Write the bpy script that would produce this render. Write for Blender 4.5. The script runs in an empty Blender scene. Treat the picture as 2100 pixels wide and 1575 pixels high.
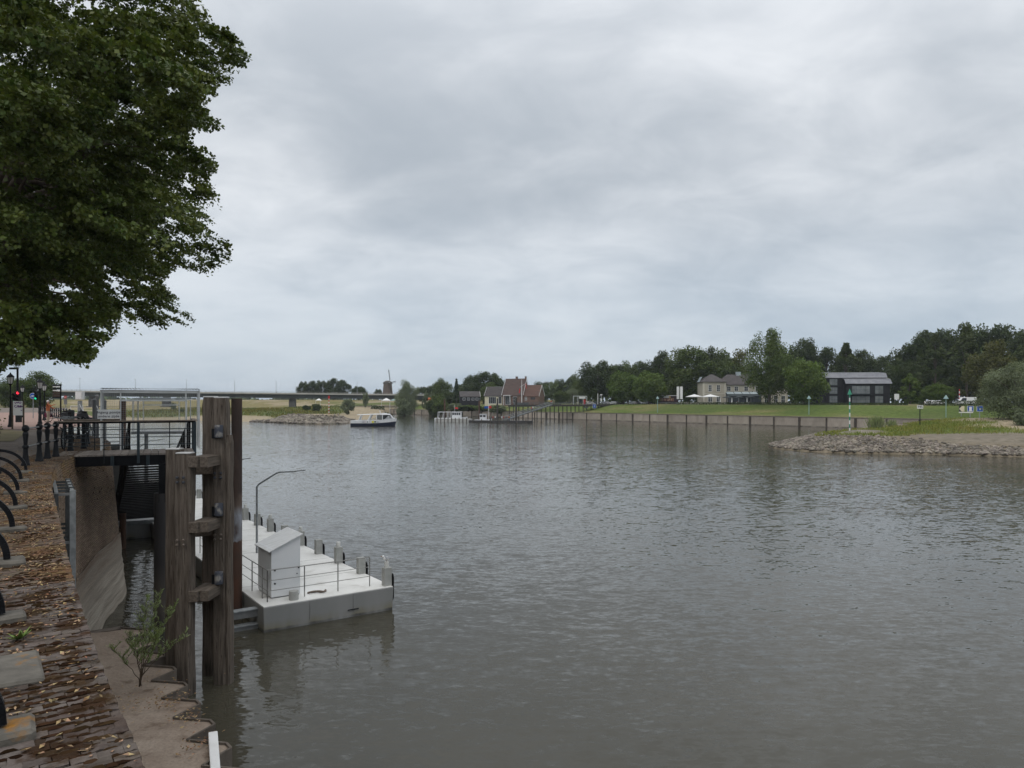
import bpy, math, random
import numpy as np
from mathutils import Vector, Matrix
random.seed(7)
RNG = np.random.default_rng(11)
SC = bpy.context.scene
COL = SC.collection
R = math.radians
HC = 7.5          # camera height above the river
FX = 1500.0       # focal length of the photograph in its own pixels
QZ = 5.85         # quay pavement level

# ---------------------------------------------------------------- camera
cam_data = bpy.data.cameras.new("camera")
cam = bpy.data.objects.new("camera", cam_data)
COL.objects.link(cam)
cam.location = (0, 0, HC)
cam.rotation_euler = (R(90), 0, 0)
cam_data.sensor_width = 36.0
cam_data.lens = 36.0 * FX / 2100.0
cam_data.shift_y = 36.5 / 2100.0
cam_data.clip_start = 0.05
cam_data.clip_end = 20000
SC.camera = cam

# ---------------------------------------------------------------- sky
SUN_EL, SUN_AZ = R(52), R(200)      # behind the camera, a little to the right
world = bpy.data.worlds.new("World")
SC.world = world
world.use_nodes = True
wt = world.node_tree
wt.nodes.clear()
def WN(t, **kw):
    n = wt.nodes.new(t)
    for k, v in kw.items():
        setattr(n, k, v)
    return n
def wl(a, b):
    wt.links.new(a, b)
def wmath(op, a, b=None, clamp=False):
    n = WN('ShaderNodeMath', operation=op, use_clamp=clamp)
    for i, x in enumerate((a, b)):
        if x is None:
            continue
        if isinstance(x, (int, float)):
            n.inputs[i].default_value = x
        else:
            wl(x, n.inputs[i])
    return n.outputs[0]
def wmix(f, a, b):
    n = WN('ShaderNodeMix', data_type='RGBA')
    if isinstance(f, (int, float)):
        n.inputs[0].default_value = f
    else:
        wl(f, n.inputs[0])
    for i, x in ((6, a), (7, b)):
        if isinstance(x, tuple):
            n.inputs[i].default_value = (*x, 1)
        else:
            wl(x, n.inputs[i])
    return n.outputs[2]
def wramp(f, stops):
    n = WN('ShaderNodeMapRange', interpolation_type='SMOOTHSTEP')
    wl(f, n.inputs[0])
    n.inputs[1].default_value, n.inputs[2].default_value = stops
    return n.outputs[0]
tc = WN('ShaderNodeTexCoord')
sx = WN('ShaderNodeSeparateXYZ')
wl(tc.outputs['Generated'], sx.inputs[0])
elz = wmath('MAXIMUM', sx.outputs[2], 0.0)
den = wmath('ADD', elz, 0.30)
cx = WN('ShaderNodeCombineXYZ')
wl(wmath('DIVIDE', sx.outputs[0], den), cx.inputs[0])
wl(wmath('DIVIDE', sx.outputs[1], den), cx.inputs[1])
def cloud_noise(scale, detail, rough, dist, loc, stretch=(1, 1, 1)):
    mp = WN('ShaderNodeMapping')
    mp.inputs[1].default_value = loc
    mp.inputs[3].default_value = stretch
    wl(cx.outputs[0], mp.inputs[0])
    n = WN('ShaderNodeTexNoise')
    n.inputs['Scale'].default_value = scale
    n.inputs['Detail'].default_value = detail
    n.inputs['Roughness'].default_value = rough
    n.inputs['Distortion'].default_value = dist
    wl(mp.outputs[0], n.inputs['Vector'])
    return n.outputs[0]
SKY_LOC = (32.5342, 20.2926, 7.5212)
big = cloud_noise(1.0, 5, 0.5, 0.35, SKY_LOC, (0.8, 1.0, 1))
fine = cloud_noise(4.2, 8, 0.58, 0.4, (7.3, 2.2, 0.4), (0.85, 1.0, 1))
f = wmath('ADD', wmath('MULTIPLY', big, 0.72), wmath('MULTIPLY', fine, 0.28))
cov = wramp(f, (0.36, 0.69))
K = 10.0     # the background runs at strength 0.1
def kk(c):
    return tuple(x * K for x in c)
dark_up, lit_up = kk((0.43, 0.475, 0.525)), kk((0.84, 0.865, 0.895))
low_dark, low_lit = kk((0.385, 0.47, 0.565)), kk((0.57, 0.635, 0.70))
up = wmix(cov, dark_up, lit_up)
lo = wmix(cov, low_dark, low_lit)
grad = wramp(elz, (0.0, 0.30))
clouds = wmix(grad, lo, up)
zen = wramp(elz, (0.30, 0.95))
clouds = wmix(zen, clouds, wmix(cov, kk((1.20, 1.23, 1.28)), kk((1.60, 1.61, 1.64))))
sky = WN('ShaderNodeTexSky', sky_type='NISHITA', sun_disc=False)
sky.sun_elevation, sky.sun_rotation = SUN_EL, SUN_AZ
sky.air_density, sky.dust_density = 1.0, 2.0
col = wmix(0.93, sky.outputs[0], clouds)
bg = WN('ShaderNodeBackground')
bg.inputs[1].default_value = 0.1
wl(col, bg.inputs[0])
wo = WN('ShaderNodeOutputWorld')
wl(bg.outputs[0], wo.inputs[0])

# ---------------------------------------------------------------- sun behind cloud
sun_data = bpy.data.lights.new("sun", 'SUN')
sun_data.energy = 0.55
sun_data.angle = R(25)
sun_data.color = (1.0, 0.96, 0.90)
sun = bpy.data.objects.new("sun", sun_data)
COL.objects.link(sun)
# direction towards the sun: azimuth measured from +Y clockwise, as the sky texture does
sd = Vector((math.sin(SUN_AZ) * math.cos(SUN_EL), math.cos(SUN_AZ) * math.cos(SUN_EL), math.sin(SUN_EL)))
sun.rotation_euler = sd.to_track_quat('Z', 'Y').to_euler()
sun.location = (0, 0, 200)

SC.view_settings.view_transform = 'Standard'
SC.view_settings.look = 'None'
SC.view_settings.exposure = 0.14
SC.view_settings.gamma = 1.0
SC.view_settings.use_curve_mapping = False
try:
    SC.cycles.max_bounces = 8
    SC.cycles.diffuse_bounces = 3
    SC.cycles.glossy_bounces = 3
    SC.cycles.transmission_bounces = 4
    SC.cycles.volume_bounces = 0
    SC.cycles.use_denoising = True
except Exception:
    pass

# ---------------------------------------------------------------- helpers
def P(px, py, Y):
    """world point seen at a photograph pixel, at distance Y"""
    return Vector(((px - 1050) / FX * Y, Y, HC - (py - 824) / FX * Y))
def G(px, py, z):
    """world point at height z seen at a photograph pixel"""
    Y = (HC - z) * FX / (py - 824)
    return Vector(((px - 1050) / FX * Y, Y, z))

def frame_from(d, up=(0, 0, 1)):
    d = Vector(d).normalized()
    u = Vector(up)
    if abs(d.dot(u)) > 0.98:
        u = Vector((0, 1, 0))
    s = d.cross(u).normalized()
    return d, s, s.cross(d).normalized()

class MB:
    def __init__(self):
        self.v, self.f, self.m = [], [], []
    def add(self, vs, fs, m=0):
        o = len(self.v)
        self.v.extend(tuple(p) for p in vs)
        self.f.extend(tuple(i + o for i in q) for q in fs)
        self.m.extend([m] * len(fs))
        return self
    def hull8(self, vs, m=0):
        return self.add(vs, [(0, 3, 2, 1), (4, 5, 6, 7), (0, 1, 5, 4), (1, 2, 6, 5), (2, 3, 7, 6), (3, 0, 4, 7)], m)
    def box(self, c, d, m=0, rz=0.0, jit=0.0):
        c = Vector(c)
        x, y, z = d[0] / 2, d[1] / 2, d[2] / 2
        M = Matrix.Rotation(rz, 3, 'Z')
        vs = [M @ Vector(p) + c for p in ((-x, -y, -z), (x, -y, -z), (x, y, -z), (-x, y, -z), (-x, -y, z), (x, -y, z), (x, y, z), (-x, y, z))]
        if jit:
            vs = [p + Vector((random.uniform(-jit, jit), random.uniform(-jit, jit), random.uniform(-jit, jit))) for p in vs]
        return self.hull8(vs, m)
    def bar(self, a, b, w, h=None, m=0, up=(0, 0, 1)):
        h = w if h is None else h
        a, b = Vector(a), Vector(b)
        d, s, u = frame_from(b - a, up)
        s, u = s * w / 2, u * h / 2
        return self.hull8([a - s - u, a + s - u, b + s - u, b - s - u, a - s + u, a + s + u, b + s + u, b - s + u], m)
    def tube(self, pts, r, n=8, m=0, caps=True):
        pts = [Vector(p) for p in pts]
        rs = r if isinstance(r, (list, tuple)) else [r] * len(pts)
        rings, side = [], None
        for i, p in enumerate(pts):
            d = (pts[min(i + 1, len(pts) - 1)] - pts[max(i - 1, 0)]).normalized()
            if side is None:
                side = frame_from(d)[1]
            else:
                side = (side - d * side.dot(d)).normalized()
            u = d.cross(side)
            rings.append([p + (side * math.cos(2 * math.pi * k / n) + u * math.sin(2 * math.pi * k / n)) * rs[i] for k in range(n)])
        vs = [q for ring in rings for q in ring]
        fs = []
        for i in range(len(pts) - 1):
            for k in range(n):
                a, b = i * n + k, i * n + (k + 1) % n
                fs.append((a, b, b + n, a + n))
        if caps:
            fs.append(tuple(range(n - 1, -1, -1)))
            fs.append(tuple(range((len(pts) - 1) * n, len(pts) * n)))
        return self.add(vs, fs, m)
    def lathe(self, prof, c=(0, 0, 0), n=12, m=0, sx=1.0, sy=1.0):
        c = Vector(c)
        vs, fs = [], []
        for r, z in prof:
            for k in range(n):
                a = 2 * math.pi * k / n
                vs.append(c + Vector((r * math.cos(a) * sx, r * math.sin(a) * sy, z)))
        for i in range(len(prof) - 1):
            for k in range(n):
                a, b = i * n + k, i * n + (k + 1) % n
                fs.append((a, b, b + n, a + n))
        fs.append(tuple(range(n - 1, -1, -1)))
        fs.append(tuple(range((len(prof) - 1) * n, len(prof) * n)))
        return self.add(vs, fs, m)
    def ext(self, poly, vec, m=0):
        poly = [Vector(p) for p in poly]
        vec = Vector(vec)
        n = len(poly)
        vs = poly + [p + vec for p in poly]
        fs = [tuple(range(n - 1, -1, -1)), tuple(range(n, 2 * n))] + [(i, (i + 1) % n, (i + 1) % n + n, i + n) for i in range(n)]
        return self.add(vs, fs, m)
    def sheet(self, poly, m=0):
        return self.add(poly, [tuple(range(len(poly)))], m)
    def ball(self, c, r, n=8, k=6, m=0, s=(1, 1, 1)):
        c = Vector(c)
        vs = [c + Vector((0, 0, -r * s[2]))]
        for i in range(1, k):
            a = math.pi * i / k - math.pi / 2
            for j in range(n):
                b = 2 * math.pi * j / n
                vs.append(c + Vector((r * math.cos(a) * math.cos(b) * s[0], r * math.cos(a) * math.sin(b) * s[1], r * math.sin(a) * s[2])))
        vs.append(c + Vector((0, 0, r * s[2])))
        fs = [(0, 1 + (j + 1) % n, 1 + j) for j in range(n)]
        for i in range(k - 2):
            for j in range(n):
                a, b = 1 + i * n + j, 1 + i * n + (j + 1) % n
                fs.append((a, b, b + n, a + n))
        t = len(vs) - 1
        fs += [(1 + (k - 2) * n + j, 1 + (k - 2) * n + (j + 1) % n, t) for j in range(n)]
        return self.add(vs, fs, m)
    def rock(self, c, r, m=0):
        """an irregular stone of 20 triangles"""
        c = Vector(c)
        M = Matrix.Rotation(random.uniform(0, 6.28), 3, 'Z') @ Matrix.Rotation(random.uniform(-0.5, 0.5), 3, 'X')
        sc = Vector((random.uniform(0.75, 1.4), random.uniform(0.7, 1.1), random.uniform(0.5, 0.85)))
        vs = []
        for p in ICO_V:
            k = r * random.uniform(0.72, 1.15)
            vs.append(c + M @ Vector((p[0] * sc.x * k, p[1] * sc.y * k, p[2] * sc.z * k)))
        return self.add(vs, ICO_F, m)
    def build(self, name, mats, parent=None, smooth=False, bevel=0.0, seg=1):
        me = bpy.data.meshes.new(name)
        vs = self.v
        if parent is not None:
            M = chain(parent).inverted()
            vs = [tuple(M @ Vector(p)) for p in vs]
        me.from_pydata(vs, [], self.f)
        if not isinstance(mats, (list, tuple)):
            mats = [mats]
        for mm in mats:
            me.materials.append(mm)
        if len(mats) > 1:
            me.polygons.foreach_set('material_index', self.m)
        if smooth:
            me.polygons.foreach_set('use_smooth', [True] * len(me.polygons))
            if smooth == 'auto':
                me.set_sharp_from_angle(angle=R(40))
        me.update()
        o = bpy.data.objects.new(name, me)
        COL.objects.link(o)
        if parent is not None:
            o.parent = parent
        if bevel:
            b = o.modifiers.new('bevel', 'BEVEL')
            b.width, b.segments, b.limit_method = bevel, seg, 'ANGLE'
        return o

_g = (1 + 5 ** 0.5) / 2
ICO_V = [Vector(p).normalized() for p in ((-1, _g, 0), (1, _g, 0), (-1, -_g, 0), (1, -_g, 0), (0, -1, _g), (0, 1, _g), (0, -1, -_g), (0, 1, -_g), (_g, 0, -1), (_g, 0, 1), (-_g, 0, -1), (-_g, 0, 1))]
ICO_F = [(0, 11, 5), (0, 5, 1), (0, 1, 7), (0, 7, 10), (0, 10, 11), (1, 5, 9), (5, 11, 4), (11, 10, 2), (10, 7, 6), (7, 1, 8), (3, 9, 4), (3, 4, 2), (3, 2, 6), (3, 6, 8), (3, 8, 9), (4, 9, 5), (2, 4, 11), (6, 2, 10), (8, 6, 7), (9, 8, 1)]

def chain(o):
    M = Matrix.Identity(4)
    while o is not None:
        M = o.matrix_basis @ M
        o = o.parent
    return M
def tag(o, label=None, cat=None, group=None, kind=None):
    if label: o['label'] = label
    if cat: o['category'] = cat
    if group: o['group'] = group
    if kind: o['kind'] = kind
    return o
def thing(name, label, cat, loc=(0, 0, 0), rz=0.0, group=None):
    o = bpy.data.objects.new(name, None)
    o.empty_display_size = 0.3
    COL.objects.link(o)
    o.location = loc
    o.rotation_euler = (0, 0, rz)
    return tag(o, label, cat, group)
def copy_tree(o, loc=None, rz=None, scale=None, label=None, parent=None):
    c = o.copy()
    COL.objects.link(c)
    if parent is not None:
        c.parent = parent
    if loc is not None: c.location = loc
    if rz is not None: c.rotation_euler = (0, 0, rz)
    if scale is not None: c.scale = scale
    if label: c['label'] = label
    for ch in o.children:
        copy_tree(ch, parent=c)
    return c

# ---------------------------------------------------------------- materials
def mat(name, c1, c2=None, scale=4.0, rough=0.75, metal=0.0, bump=0.0, bscale=None, stretch=(1, 1, 1), detail=5.0,
        island=0.0, objr=0.0, spec=0.3, band=(0.35, 0.65), spots=None, dist=0.0, bdist=0.02, attr=None, transl=0.0, zramp=None, coord='Object', grain=0.0):
    m = bpy.data.materials.new(name)
    m.use_nodes = True
    nt = m.node_tree
    nt.nodes.clear()
    N = nt.nodes.new
    L = nt.links.new
    out = N('ShaderNodeOutputMaterial')
    bs = N('ShaderNodeBsdfPrincipled')
    bs.inputs['Roughness'].default_value = rough
    bs.inputs['Metallic'].default_value = metal
    bs.inputs['Specular IOR Level'].default_value = spec
    t = N('ShaderNodeTexCoord')
    mp = N('ShaderNodeMapping')
    mp.inputs[3].default_value = stretch
    if coord == 'World':
        gp = N('ShaderNodeNewGeometry')
        L(gp.outputs['Position'], mp.inputs[0])
    else:
        L(t.outputs[coord], mp.inputs[0])
    def noise(sc, dt=detail, ds=dist, rr=0.55):
        n = N('ShaderNodeTexNoise')
        n.inputs['Scale'].default_value = sc
        n.inputs['Detail'].default_value = dt
        n.inputs['Roughness'].default_value = rr
        n.inputs['Distortion'].default_value = ds
        L(mp.outputs[0], n.inputs['Vector'])
        return n.outputs[0]
    def rng(f, a, b, lo=0.0, hi=1.0):
        n = N('ShaderNodeMapRange')
        L(f, n.inputs[0])
        for i, x in enumerate((a, b, lo, hi)):
            n.inputs[i + 1].default_value = x
        return n.outputs[0]
    def mix(f, a, b, blend='MIX'):
        n = N('ShaderNodeMix')
        n.data_type = 'RGBA'
        n.blend_type = blend
        if isinstance(f, (int, float)): n.inputs[0].default_value = f
        else: L(f, n.inputs[0])
        for i, x in ((6, a), (7, b)):
            if isinstance(x, tuple): n.inputs[i].default_value = (*x, 1)
            else: L(x, n.inputs[i])
        return n.outputs[2]
    c = c1
    if attr:
        a = N('ShaderNodeAttribute')
        a.attribute_name = attr
        c = a.outputs['Color']
    if zramp:
        sp = N('ShaderNodeSeparateXYZ')
        g = N('ShaderNodeNewGeometry')
        L(g.outputs['Position'], sp.inputs[0])
        nz = N('ShaderNodeMath'); nz.operation = 'MULTIPLY_ADD'
        L(noise(zramp.get('ns', 3.0)), nz.inputs[0])
        nz.inputs[1].default_value = zramp.get('amp', 0.6)
        L(sp.outputs[2], nz.inputs[2])
        for (z0, z1, colr) in zramp['stops']:
            c = mix(rng(nz.outputs[0], z0, z1), c, colr)
    if c2 is not None:
        if attr:
            c = mix(rng(noise(scale), band[0], band[1], 0.0, 1.0), c, mix(1.0, c, c2, 'MULTIPLY'))
        else:
            c = mix(rng(noise(scale), band[0], band[1]), c, c2)
    if spots:
        sc_, lo_, hi_, cc = spots
        c = mix(rng(noise(sc_, 6), lo_, hi_), c, cc)
    val = None
    if grain:
        val = rng(noise(scale * 14, 3), 0.25, 0.75, 1 - grain, 1 + grain)
        n = N('ShaderNodeHueSaturation')
        L(val, n.inputs['Value'])
        if isinstance(c, tuple): n.inputs['Color'].default_value = (*c, 1)
        else: L(c, n.inputs['Color'])
        c = n.outputs[0]
    if island or objr:
        h = N('ShaderNodeHueSaturation')
        if island:
            g = N('ShaderNodeNewGeometry')
            src, k = g.outputs['Random Per Island'], island
        else:
            g = N('ShaderNodeObjectInfo')
            src, k = g.outputs['Random'], objr
        L(rng(src, 0, 1, 1 - k, 1 + k), h.inputs['Value'])
        w = N('ShaderNodeTexWhiteNoise'); w.noise_dimensions = '1D'
        L(src, w.inputs['W'])
        L(rng(w.outputs[0], 0, 1, 0.5 - k * 0.05, 0.5 + k * 0.05), h.inputs['Hue'])
        if isinstance(c, tuple): h.inputs['Color'].default_value = (*c, 1)
        else: L(c, h.inputs['Color'])
        c = h.outputs[0]
    if isinstance(c, tuple): bs.inputs['Base Color'].default_value = (*c, 1)
    else: L(c, bs.inputs['Base Color'])
    if bump:
        b = N('ShaderNodeBump')
        b.inputs['Strength'].default_value = bump
        b.inputs['Distance'].default_value = bdist
        L(noise(bscale or scale * 3, 6), b.inputs['Height'])
        L(b.outputs[0], bs.inputs['Normal'])
    if transl:
        tr = N('ShaderNodeBsdfTranslucent')
        if isinstance(c, tuple): tr.inputs[0].default_value = (*c, 1)
        else: L(mix(1.0, c, (1.25, 1.3, 0.55), 'MULTIPLY'), tr.inputs[0])
        ms = N('ShaderNodeMixShader')
        ms.inputs[0].default_value = transl
        L(bs.outputs[0], ms.inputs[1])
        L(tr.outputs[0], ms.inputs[2])
        L(ms.outputs[0], out.inputs[0])
    else:
        L(bs.outputs[0], out.inputs[0])
    return m
def glow(name, c, s):
    m = bpy.data.materials.new(name)
    m.use_nodes = True
    b = m.node_tree.nodes['Principled BSDF']
    b.inputs['Base Color'].default_value = (*c, 1)
    b.inputs['Emission Color'].default_value = (*c, 1)
    b.inputs['Emission Strength'].default_value = s
    return m
def glassy(name, c, rough=0.08):
    return mat(name, c, tuple(x * 1.5 + 0.01 for x in c), scale=0.6, rough=rough, spec=0.6)

M = {}
M['black_iron'] = mat('black_iron', (0.006, 0.0065, 0.008), (0.011, 0.012, 0.014), 9, 0.5, bump=0.15, bscale=60, bdist=0.003, spec=0.15)
M['black_steel'] = mat('black_steel', (0.010, 0.013, 0.015), (0.02, 0.023, 0.026), 5, 0.55, spec=0.15)
M['blue_steel'] = mat('blue_steel', (0.022, 0.032, 0.038), (0.036, 0.048, 0.055), 3, 0.55, spec=0.2)
M['galv'] = mat('galvanised_steel', (0.20, 0.215, 0.22), (0.30, 0.32, 0.325), 8, 0.5, metal=0.25)
M['dull_steel'] = mat('dull_steel', (0.15, 0.155, 0.155), (0.22, 0.225, 0.225), 4, 0.5, metal=0.3)
M['white_paint'] = mat('white_paint', (0.66, 0.66, 0.64), (0.74, 0.74, 0.73), 3, 0.5)
M['offwhite_metal'] = mat('offwhite_metal', (0.52, 0.53, 0.52), (0.62, 0.63, 0.62), 3, 0.5)
M['rail_grey'] = mat('rail_grey', (0.20, 0.20, 0.19), (0.28, 0.275, 0.26), 5, 0.5, metal=0.2)
M['blue_sign'] = mat('blue_sign', (0.01, 0.075, 0.33), None, rough=0.45)
M['red_paint'] = mat('red_paint', (0.5, 0.03, 0.035), (0.42, 0.03, 0.03), 4, 0.5)
M['green_paint'] = mat('green_paint', (0.02, 0.20, 0.12), (0.03, 0.24, 0.14), 4, 0.5)
M['grey_green'] = mat('grey_green_paint', (0.22, 0.33, 0.31), (0.26, 0.37, 0.35), 3, 0.5)
M['dark_glass'] = glassy('dark_glass', (0.02, 0.024, 0.028))
M['mid_glass'] = glassy('mid_glass', (0.12, 0.13, 0.13), 0.12)
M['black_rubber'] = mat('black_rubber', (0.008, 0.008, 0.009), (0.014, 0.014, 0.014), 12, 0.8, spec=0.1)
M['lettering'] = mat('lettering_black', (0.03, 0.03, 0.04), None, rough=0.6)
M['cream'] = mat('cream_paint', (0.62, 0.58, 0.42), (0.55, 0.51, 0.37), 1.5, 0.7)
# ================================================================ water
def water_material():
    m = bpy.data.materials.new('river_water')
    m.use_nodes = True
    nt = m.node_tree
    N, L = nt.nodes.new, nt.links.new
    bs = nt.nodes['Principled BSDF']
    bs.inputs['Roughness'].default_value = 0.05
    bs.inputs['IOR'].default_value = 1.333
    bs.inputs['Specular IOR Level'].default_value = 0.5
    t = N('ShaderNodeTexCoord')
    def noise(scale, stretch, rot, detail, rough=0.5, dist=0.0, loc=(0, 0, 0)):
        mp = N('ShaderNodeMapping')
        mp.inputs[1].default_value = loc
        mp.inputs[2].default_value = (0, 0, rot)
        mp.inputs[3].default_value = stretch
        L(t.outputs['Object'], mp.inputs[0])
        n = N('ShaderNodeTexNoise')
        n.inputs['Scale'].default_value = scale
        n.inputs['Detail'].default_value = detail
        n.inputs['Roughness'].default_value = rough
        n.inputs['Distortion'].default_value = dist
        L(mp.outputs[0], n.inputs['Vector'])
        return n.outputs[0]
    def mth(op, a, b):
        n = N('ShaderNodeMath'); n.operation = op
        for i, x in enumerate((a, b)):
            if isinstance(x, (int, float)): n.inputs[i].default_value = x
            else: L(x, n.inputs[i])
        return n.outputs[0]
    def rng(f, a, b, lo, hi):
        n = N('ShaderNodeMapRange')
        L(f, n.inputs[0])
        for i, x in enumerate((a, b, lo, hi)): n.inputs[i + 1].default_value = x
        return n.outputs[0]
    # wave slopes from several scales of noise, combined into a normal
    def slope(scale, stretch, rot, detail, amp, loc=(0, 0, 0)):
        mp = N('ShaderNodeMapping')
        mp.inputs[1].default_value = loc
        mp.inputs[2].default_value = (0, 0, rot)
        mp.inputs[3].default_value = stretch
        L(t.outputs['Object'], mp.inputs[0])
        n = N('ShaderNodeTexNoise')
        n.inputs['Scale'].default_value = scale
        n.inputs['Detail'].default_value = detail
        n.inputs['Roughness'].default_value = 0.55
        n.inputs['Distortion'].default_value = 0.6
        L(mp.outputs[0], n.inputs['Vector'])
        v = N('ShaderNodeVectorMath'); v.operation = 'SUBTRACT'
        L(n.outputs['Color'], v.inputs[0]); v.inputs[1].default_value = (0.5, 0.5, 0.5)
        w = N('ShaderNodeVectorMath'); w.operation = 'MULTIPLY'
        L(v.outputs[0], w.inputs[0]); w.inputs[1].default_value = (amp * 0.55, amp, 0)
        return w.outputs[0]
    def vadd(a, b):
        v = N('ShaderNodeVectorMath'); v.operation = 'ADD'
        L(a, v.inputs[0]); L(b, v.inputs[1])
        return v.outputs[0]
    tot = vadd(vadd(slope(0.5, (0.5, 1.0, 1), 0.25, 2, 0.045), slope(1.7, (0.42, 1.0, 1), 0.12, 3, 0.085, (3, 1, 0))), vadd(slope(3.6, (0.42, 1.0, 1), -0.08, 2, 0.31, (1, 7, 0)), slope(9.0, (0.5, 1.0, 1), 0.1, 2, 0.28, (5, 2, 0))))
    patch = noise(0.04, (1.0, 1.8, 1), 0.5, 3, 0.5, 0.8, (4, 9, 0))
    sc = N('ShaderNodeVectorMath'); sc.operation = 'SCALE'
    L(tot, sc.inputs[0]); L(rng(patch, 0.36, 0.64, 0.72, 1.12), sc.inputs['Scale'])
    up = N('ShaderNodeVectorMath'); up.operation = 'ADD'
    L(sc.outputs[0], up.inputs[0]); up.inputs[1].default_value = (0, 0, 1)
    nm = N('ShaderNodeVectorMath'); nm.operation = 'NORMALIZE'
    L(up.outputs[0], nm.inputs[0])
    L(nm.outputs[0], bs.inputs['Normal'])
    mx = N('ShaderNodeMix'); mx.data_type = 'RGBA'
    L(rng(noise(0.12, (1, 1, 1), 0, 3), 0.3, 0.7, 0, 1), mx.inputs[0])
    mx.inputs[6].default_value = (0.046, 0.043, 0.031, 1)
    mx.inputs[7].default_value = (0.058, 0.054, 0.040, 1)
    L(mx.outputs[2], bs.inputs['Base Color'])
    return m
M['water'] = water_material()
w = MB()
w.sheet([(-4000, -60, 0), (4000, -60, 0), (4000, 4500, 0), (-4000, 4500, 0)])
river = w.build('river_water', M['water'])
tag(river, 'grey green river with small ripples', 'river', kind='structure')

# ================================================================ terrain
def grid_mesh(name, X, Y, Z, colr, mats, label, cat, kind='structure', smooth=True):
    n, k = X.shape
    me = bpy.data.meshes.new(name)
    co = np.stack([X, Y, Z], -1).reshape(-1, 3)
    idx = np.arange(n * k).reshape(n, k)
    q = np.stack([idx[:-1, :-1], idx[:-1, 1:], idx[1:, 1:], idx[1:, :-1]], -1).reshape(-1, 4)
    me.vertices.add(len(co)); me.vertices.foreach_set('co', co.ravel())
    me.loops.add(q.size); me.loops.foreach_set('vertex_index', q.ravel())
    me.polygons.add(len(q)); me.polygons.foreach_set('loop_start', np.arange(0, q.size, 4))
    me.polygons.foreach_set('use_smooth', np.ones(len(q), dtype=bool))
    me.update(calc_edges=True)
    if colr is not None:
        a = me.attributes.new('soil', 'FLOAT_COLOR', 'POINT')
        rgba = np.concatenate([colr.reshape(-1, 3), np.ones((len(co), 1))], 1)
        a.data.foreach_set('color', rgba.ravel())
    me.materials.append(mats)
    o = bpy.data.objects.new(name, me)
    COL.objects.link(o)
    return tag(o, label, cat, kind=kind)
def seg_dist(X, Y, poly, closed=True):
    d = np.full(X.shape, 1e9)
    n = len(poly)
    for i in range(n if closed else n - 1):
        (ax, ay), (bx, by) = poly[i], poly[(i + 1) % n]
        vx, vy = bx - ax, by - ay
        t = np.clip(((X - ax) * vx + (Y - ay) * vy) / (vx * vx + vy * vy), 0, 1)
        d = np.minimum(d, np.hypot(X - ax - t * vx, Y - ay - t * vy))
    return d
def inside(X, Y, poly):
    r = np.zeros(X.shape, bool)
    n = len(poly)
    for i in range(n):
        (ax, ay), (bx, by) = poly[i], poly[(i + 1) % n]
        if ay == by: continue
        c = ((ay > Y) != (by > Y))
        r ^= c & (X < (bx - ax) * (Y - ay) / (by - ay) + ax)
    return r
def inside1(x, y, poly):
    r = False
    for i in range(len(poly)):
        (ax, ay), (bx, by) = poly[i - 1], poly[i]
        if (ay > y) != (by > y) and x < (bx - ax) * (y - ay) / (by - ay) + ax: r = not r
    return r
_VT = {}
def vnoise(X, Y, s, seed=0):
    """smooth value noise"""
    if seed not in _VT: _VT[seed] = np.random.default_rng(seed).random((256, 256))
    T = _VT[seed]
    x, y = X / s + 1000, Y / s + 1000
    xi, yi = np.floor(x).astype(int), np.floor(y).astype(int)
    fx, fy = x - xi, y - yi
    fx, fy = fx * fx * (3 - 2 * fx), fy * fy * (3 - 2 * fy)
    g = lambda a, b: T[a % 256, b % 256]
    return (g(xi, yi) * (1 - fx) + g(xi + 1, yi) * fx) * (1 - fy) + (g(xi, yi + 1) * (1 - fx) + g(xi + 1, yi + 1) * fx) * fy
def fbm(X, Y, s, seed=0):
    return (vnoise(X, Y, s, seed) * 4 + vnoise(X, Y, s / 2.1, seed + 1) * 2 + vnoise(X, Y, s / 4.3, seed + 2)) / 7
def smooth(x, a, b):
    t = np.clip((x - a) / (b - a), 0, 1)
    return t * t * (3 - 2 * t)
def lerp3(A, B, t):
    return A * (1 - t[..., None]) + np.asarray(B) * t[..., None]
SAND, GRASS, DRY, STONE, RED = (0.36, 0.295, 0.205), (0.12, 0.14, 0.045), (0.25, 0.205, 0.095), (0.13, 0.115, 0.095), (0.19, 0.105, 0.06)
M['soil'] = mat('soil', (1, 1, 1), (0.62, 0.64, 0.6), 0.9, 0.95, bump=0.5, bscale=1.7, bdist=0.15, attr='soil', spec=0.1, grain=0.14)

# wall of the far bank: polyline of its water side
WALL_A, WALL_B = np.array([-75.0, 452.0]), np.array([90.0, 220.0])
WD = (WALL_B - WALL_A) / np.linalg.norm(WALL_B - WALL_A)
WN_ = np.array([-WD[1], WD[0]])            # away from the river
if WN_[0] < 0: WN_ = -WN_
WTOP = 2.9
def bank_z(t, s):
    z = WTOP + 0.1 * smooth(t, 0, 2) + 3.45 * smooth(t, 3, 30) + 0.35 * smooth(t, 34, 60)
    lowl = smooth(s, 205, 120)          # the left half stays a little lower
    return z - 0.5 * lowl * smooth(t, 5, 30)
def st(x, y):
    d = np.stack([np.asarray(x) - WALL_A[0], np.asarray(y) - WALL_A[1]], -1)
    return d @ WD, d @ WN_
LEFT = [(-2500, 420), (-600, 340), (-300, 304), (-157, 289), (-112, 284), (-98, 273), (-87, 264), (-77, 253), (-67, 247), (-58, 249), (-53.5, 257), (-55, 278), (-62, 325), (-71, 400), (-76, 452), (60, 640), (300, 900), (300, 4200), (-4000, 4200), (-4000, 500)]
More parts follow.
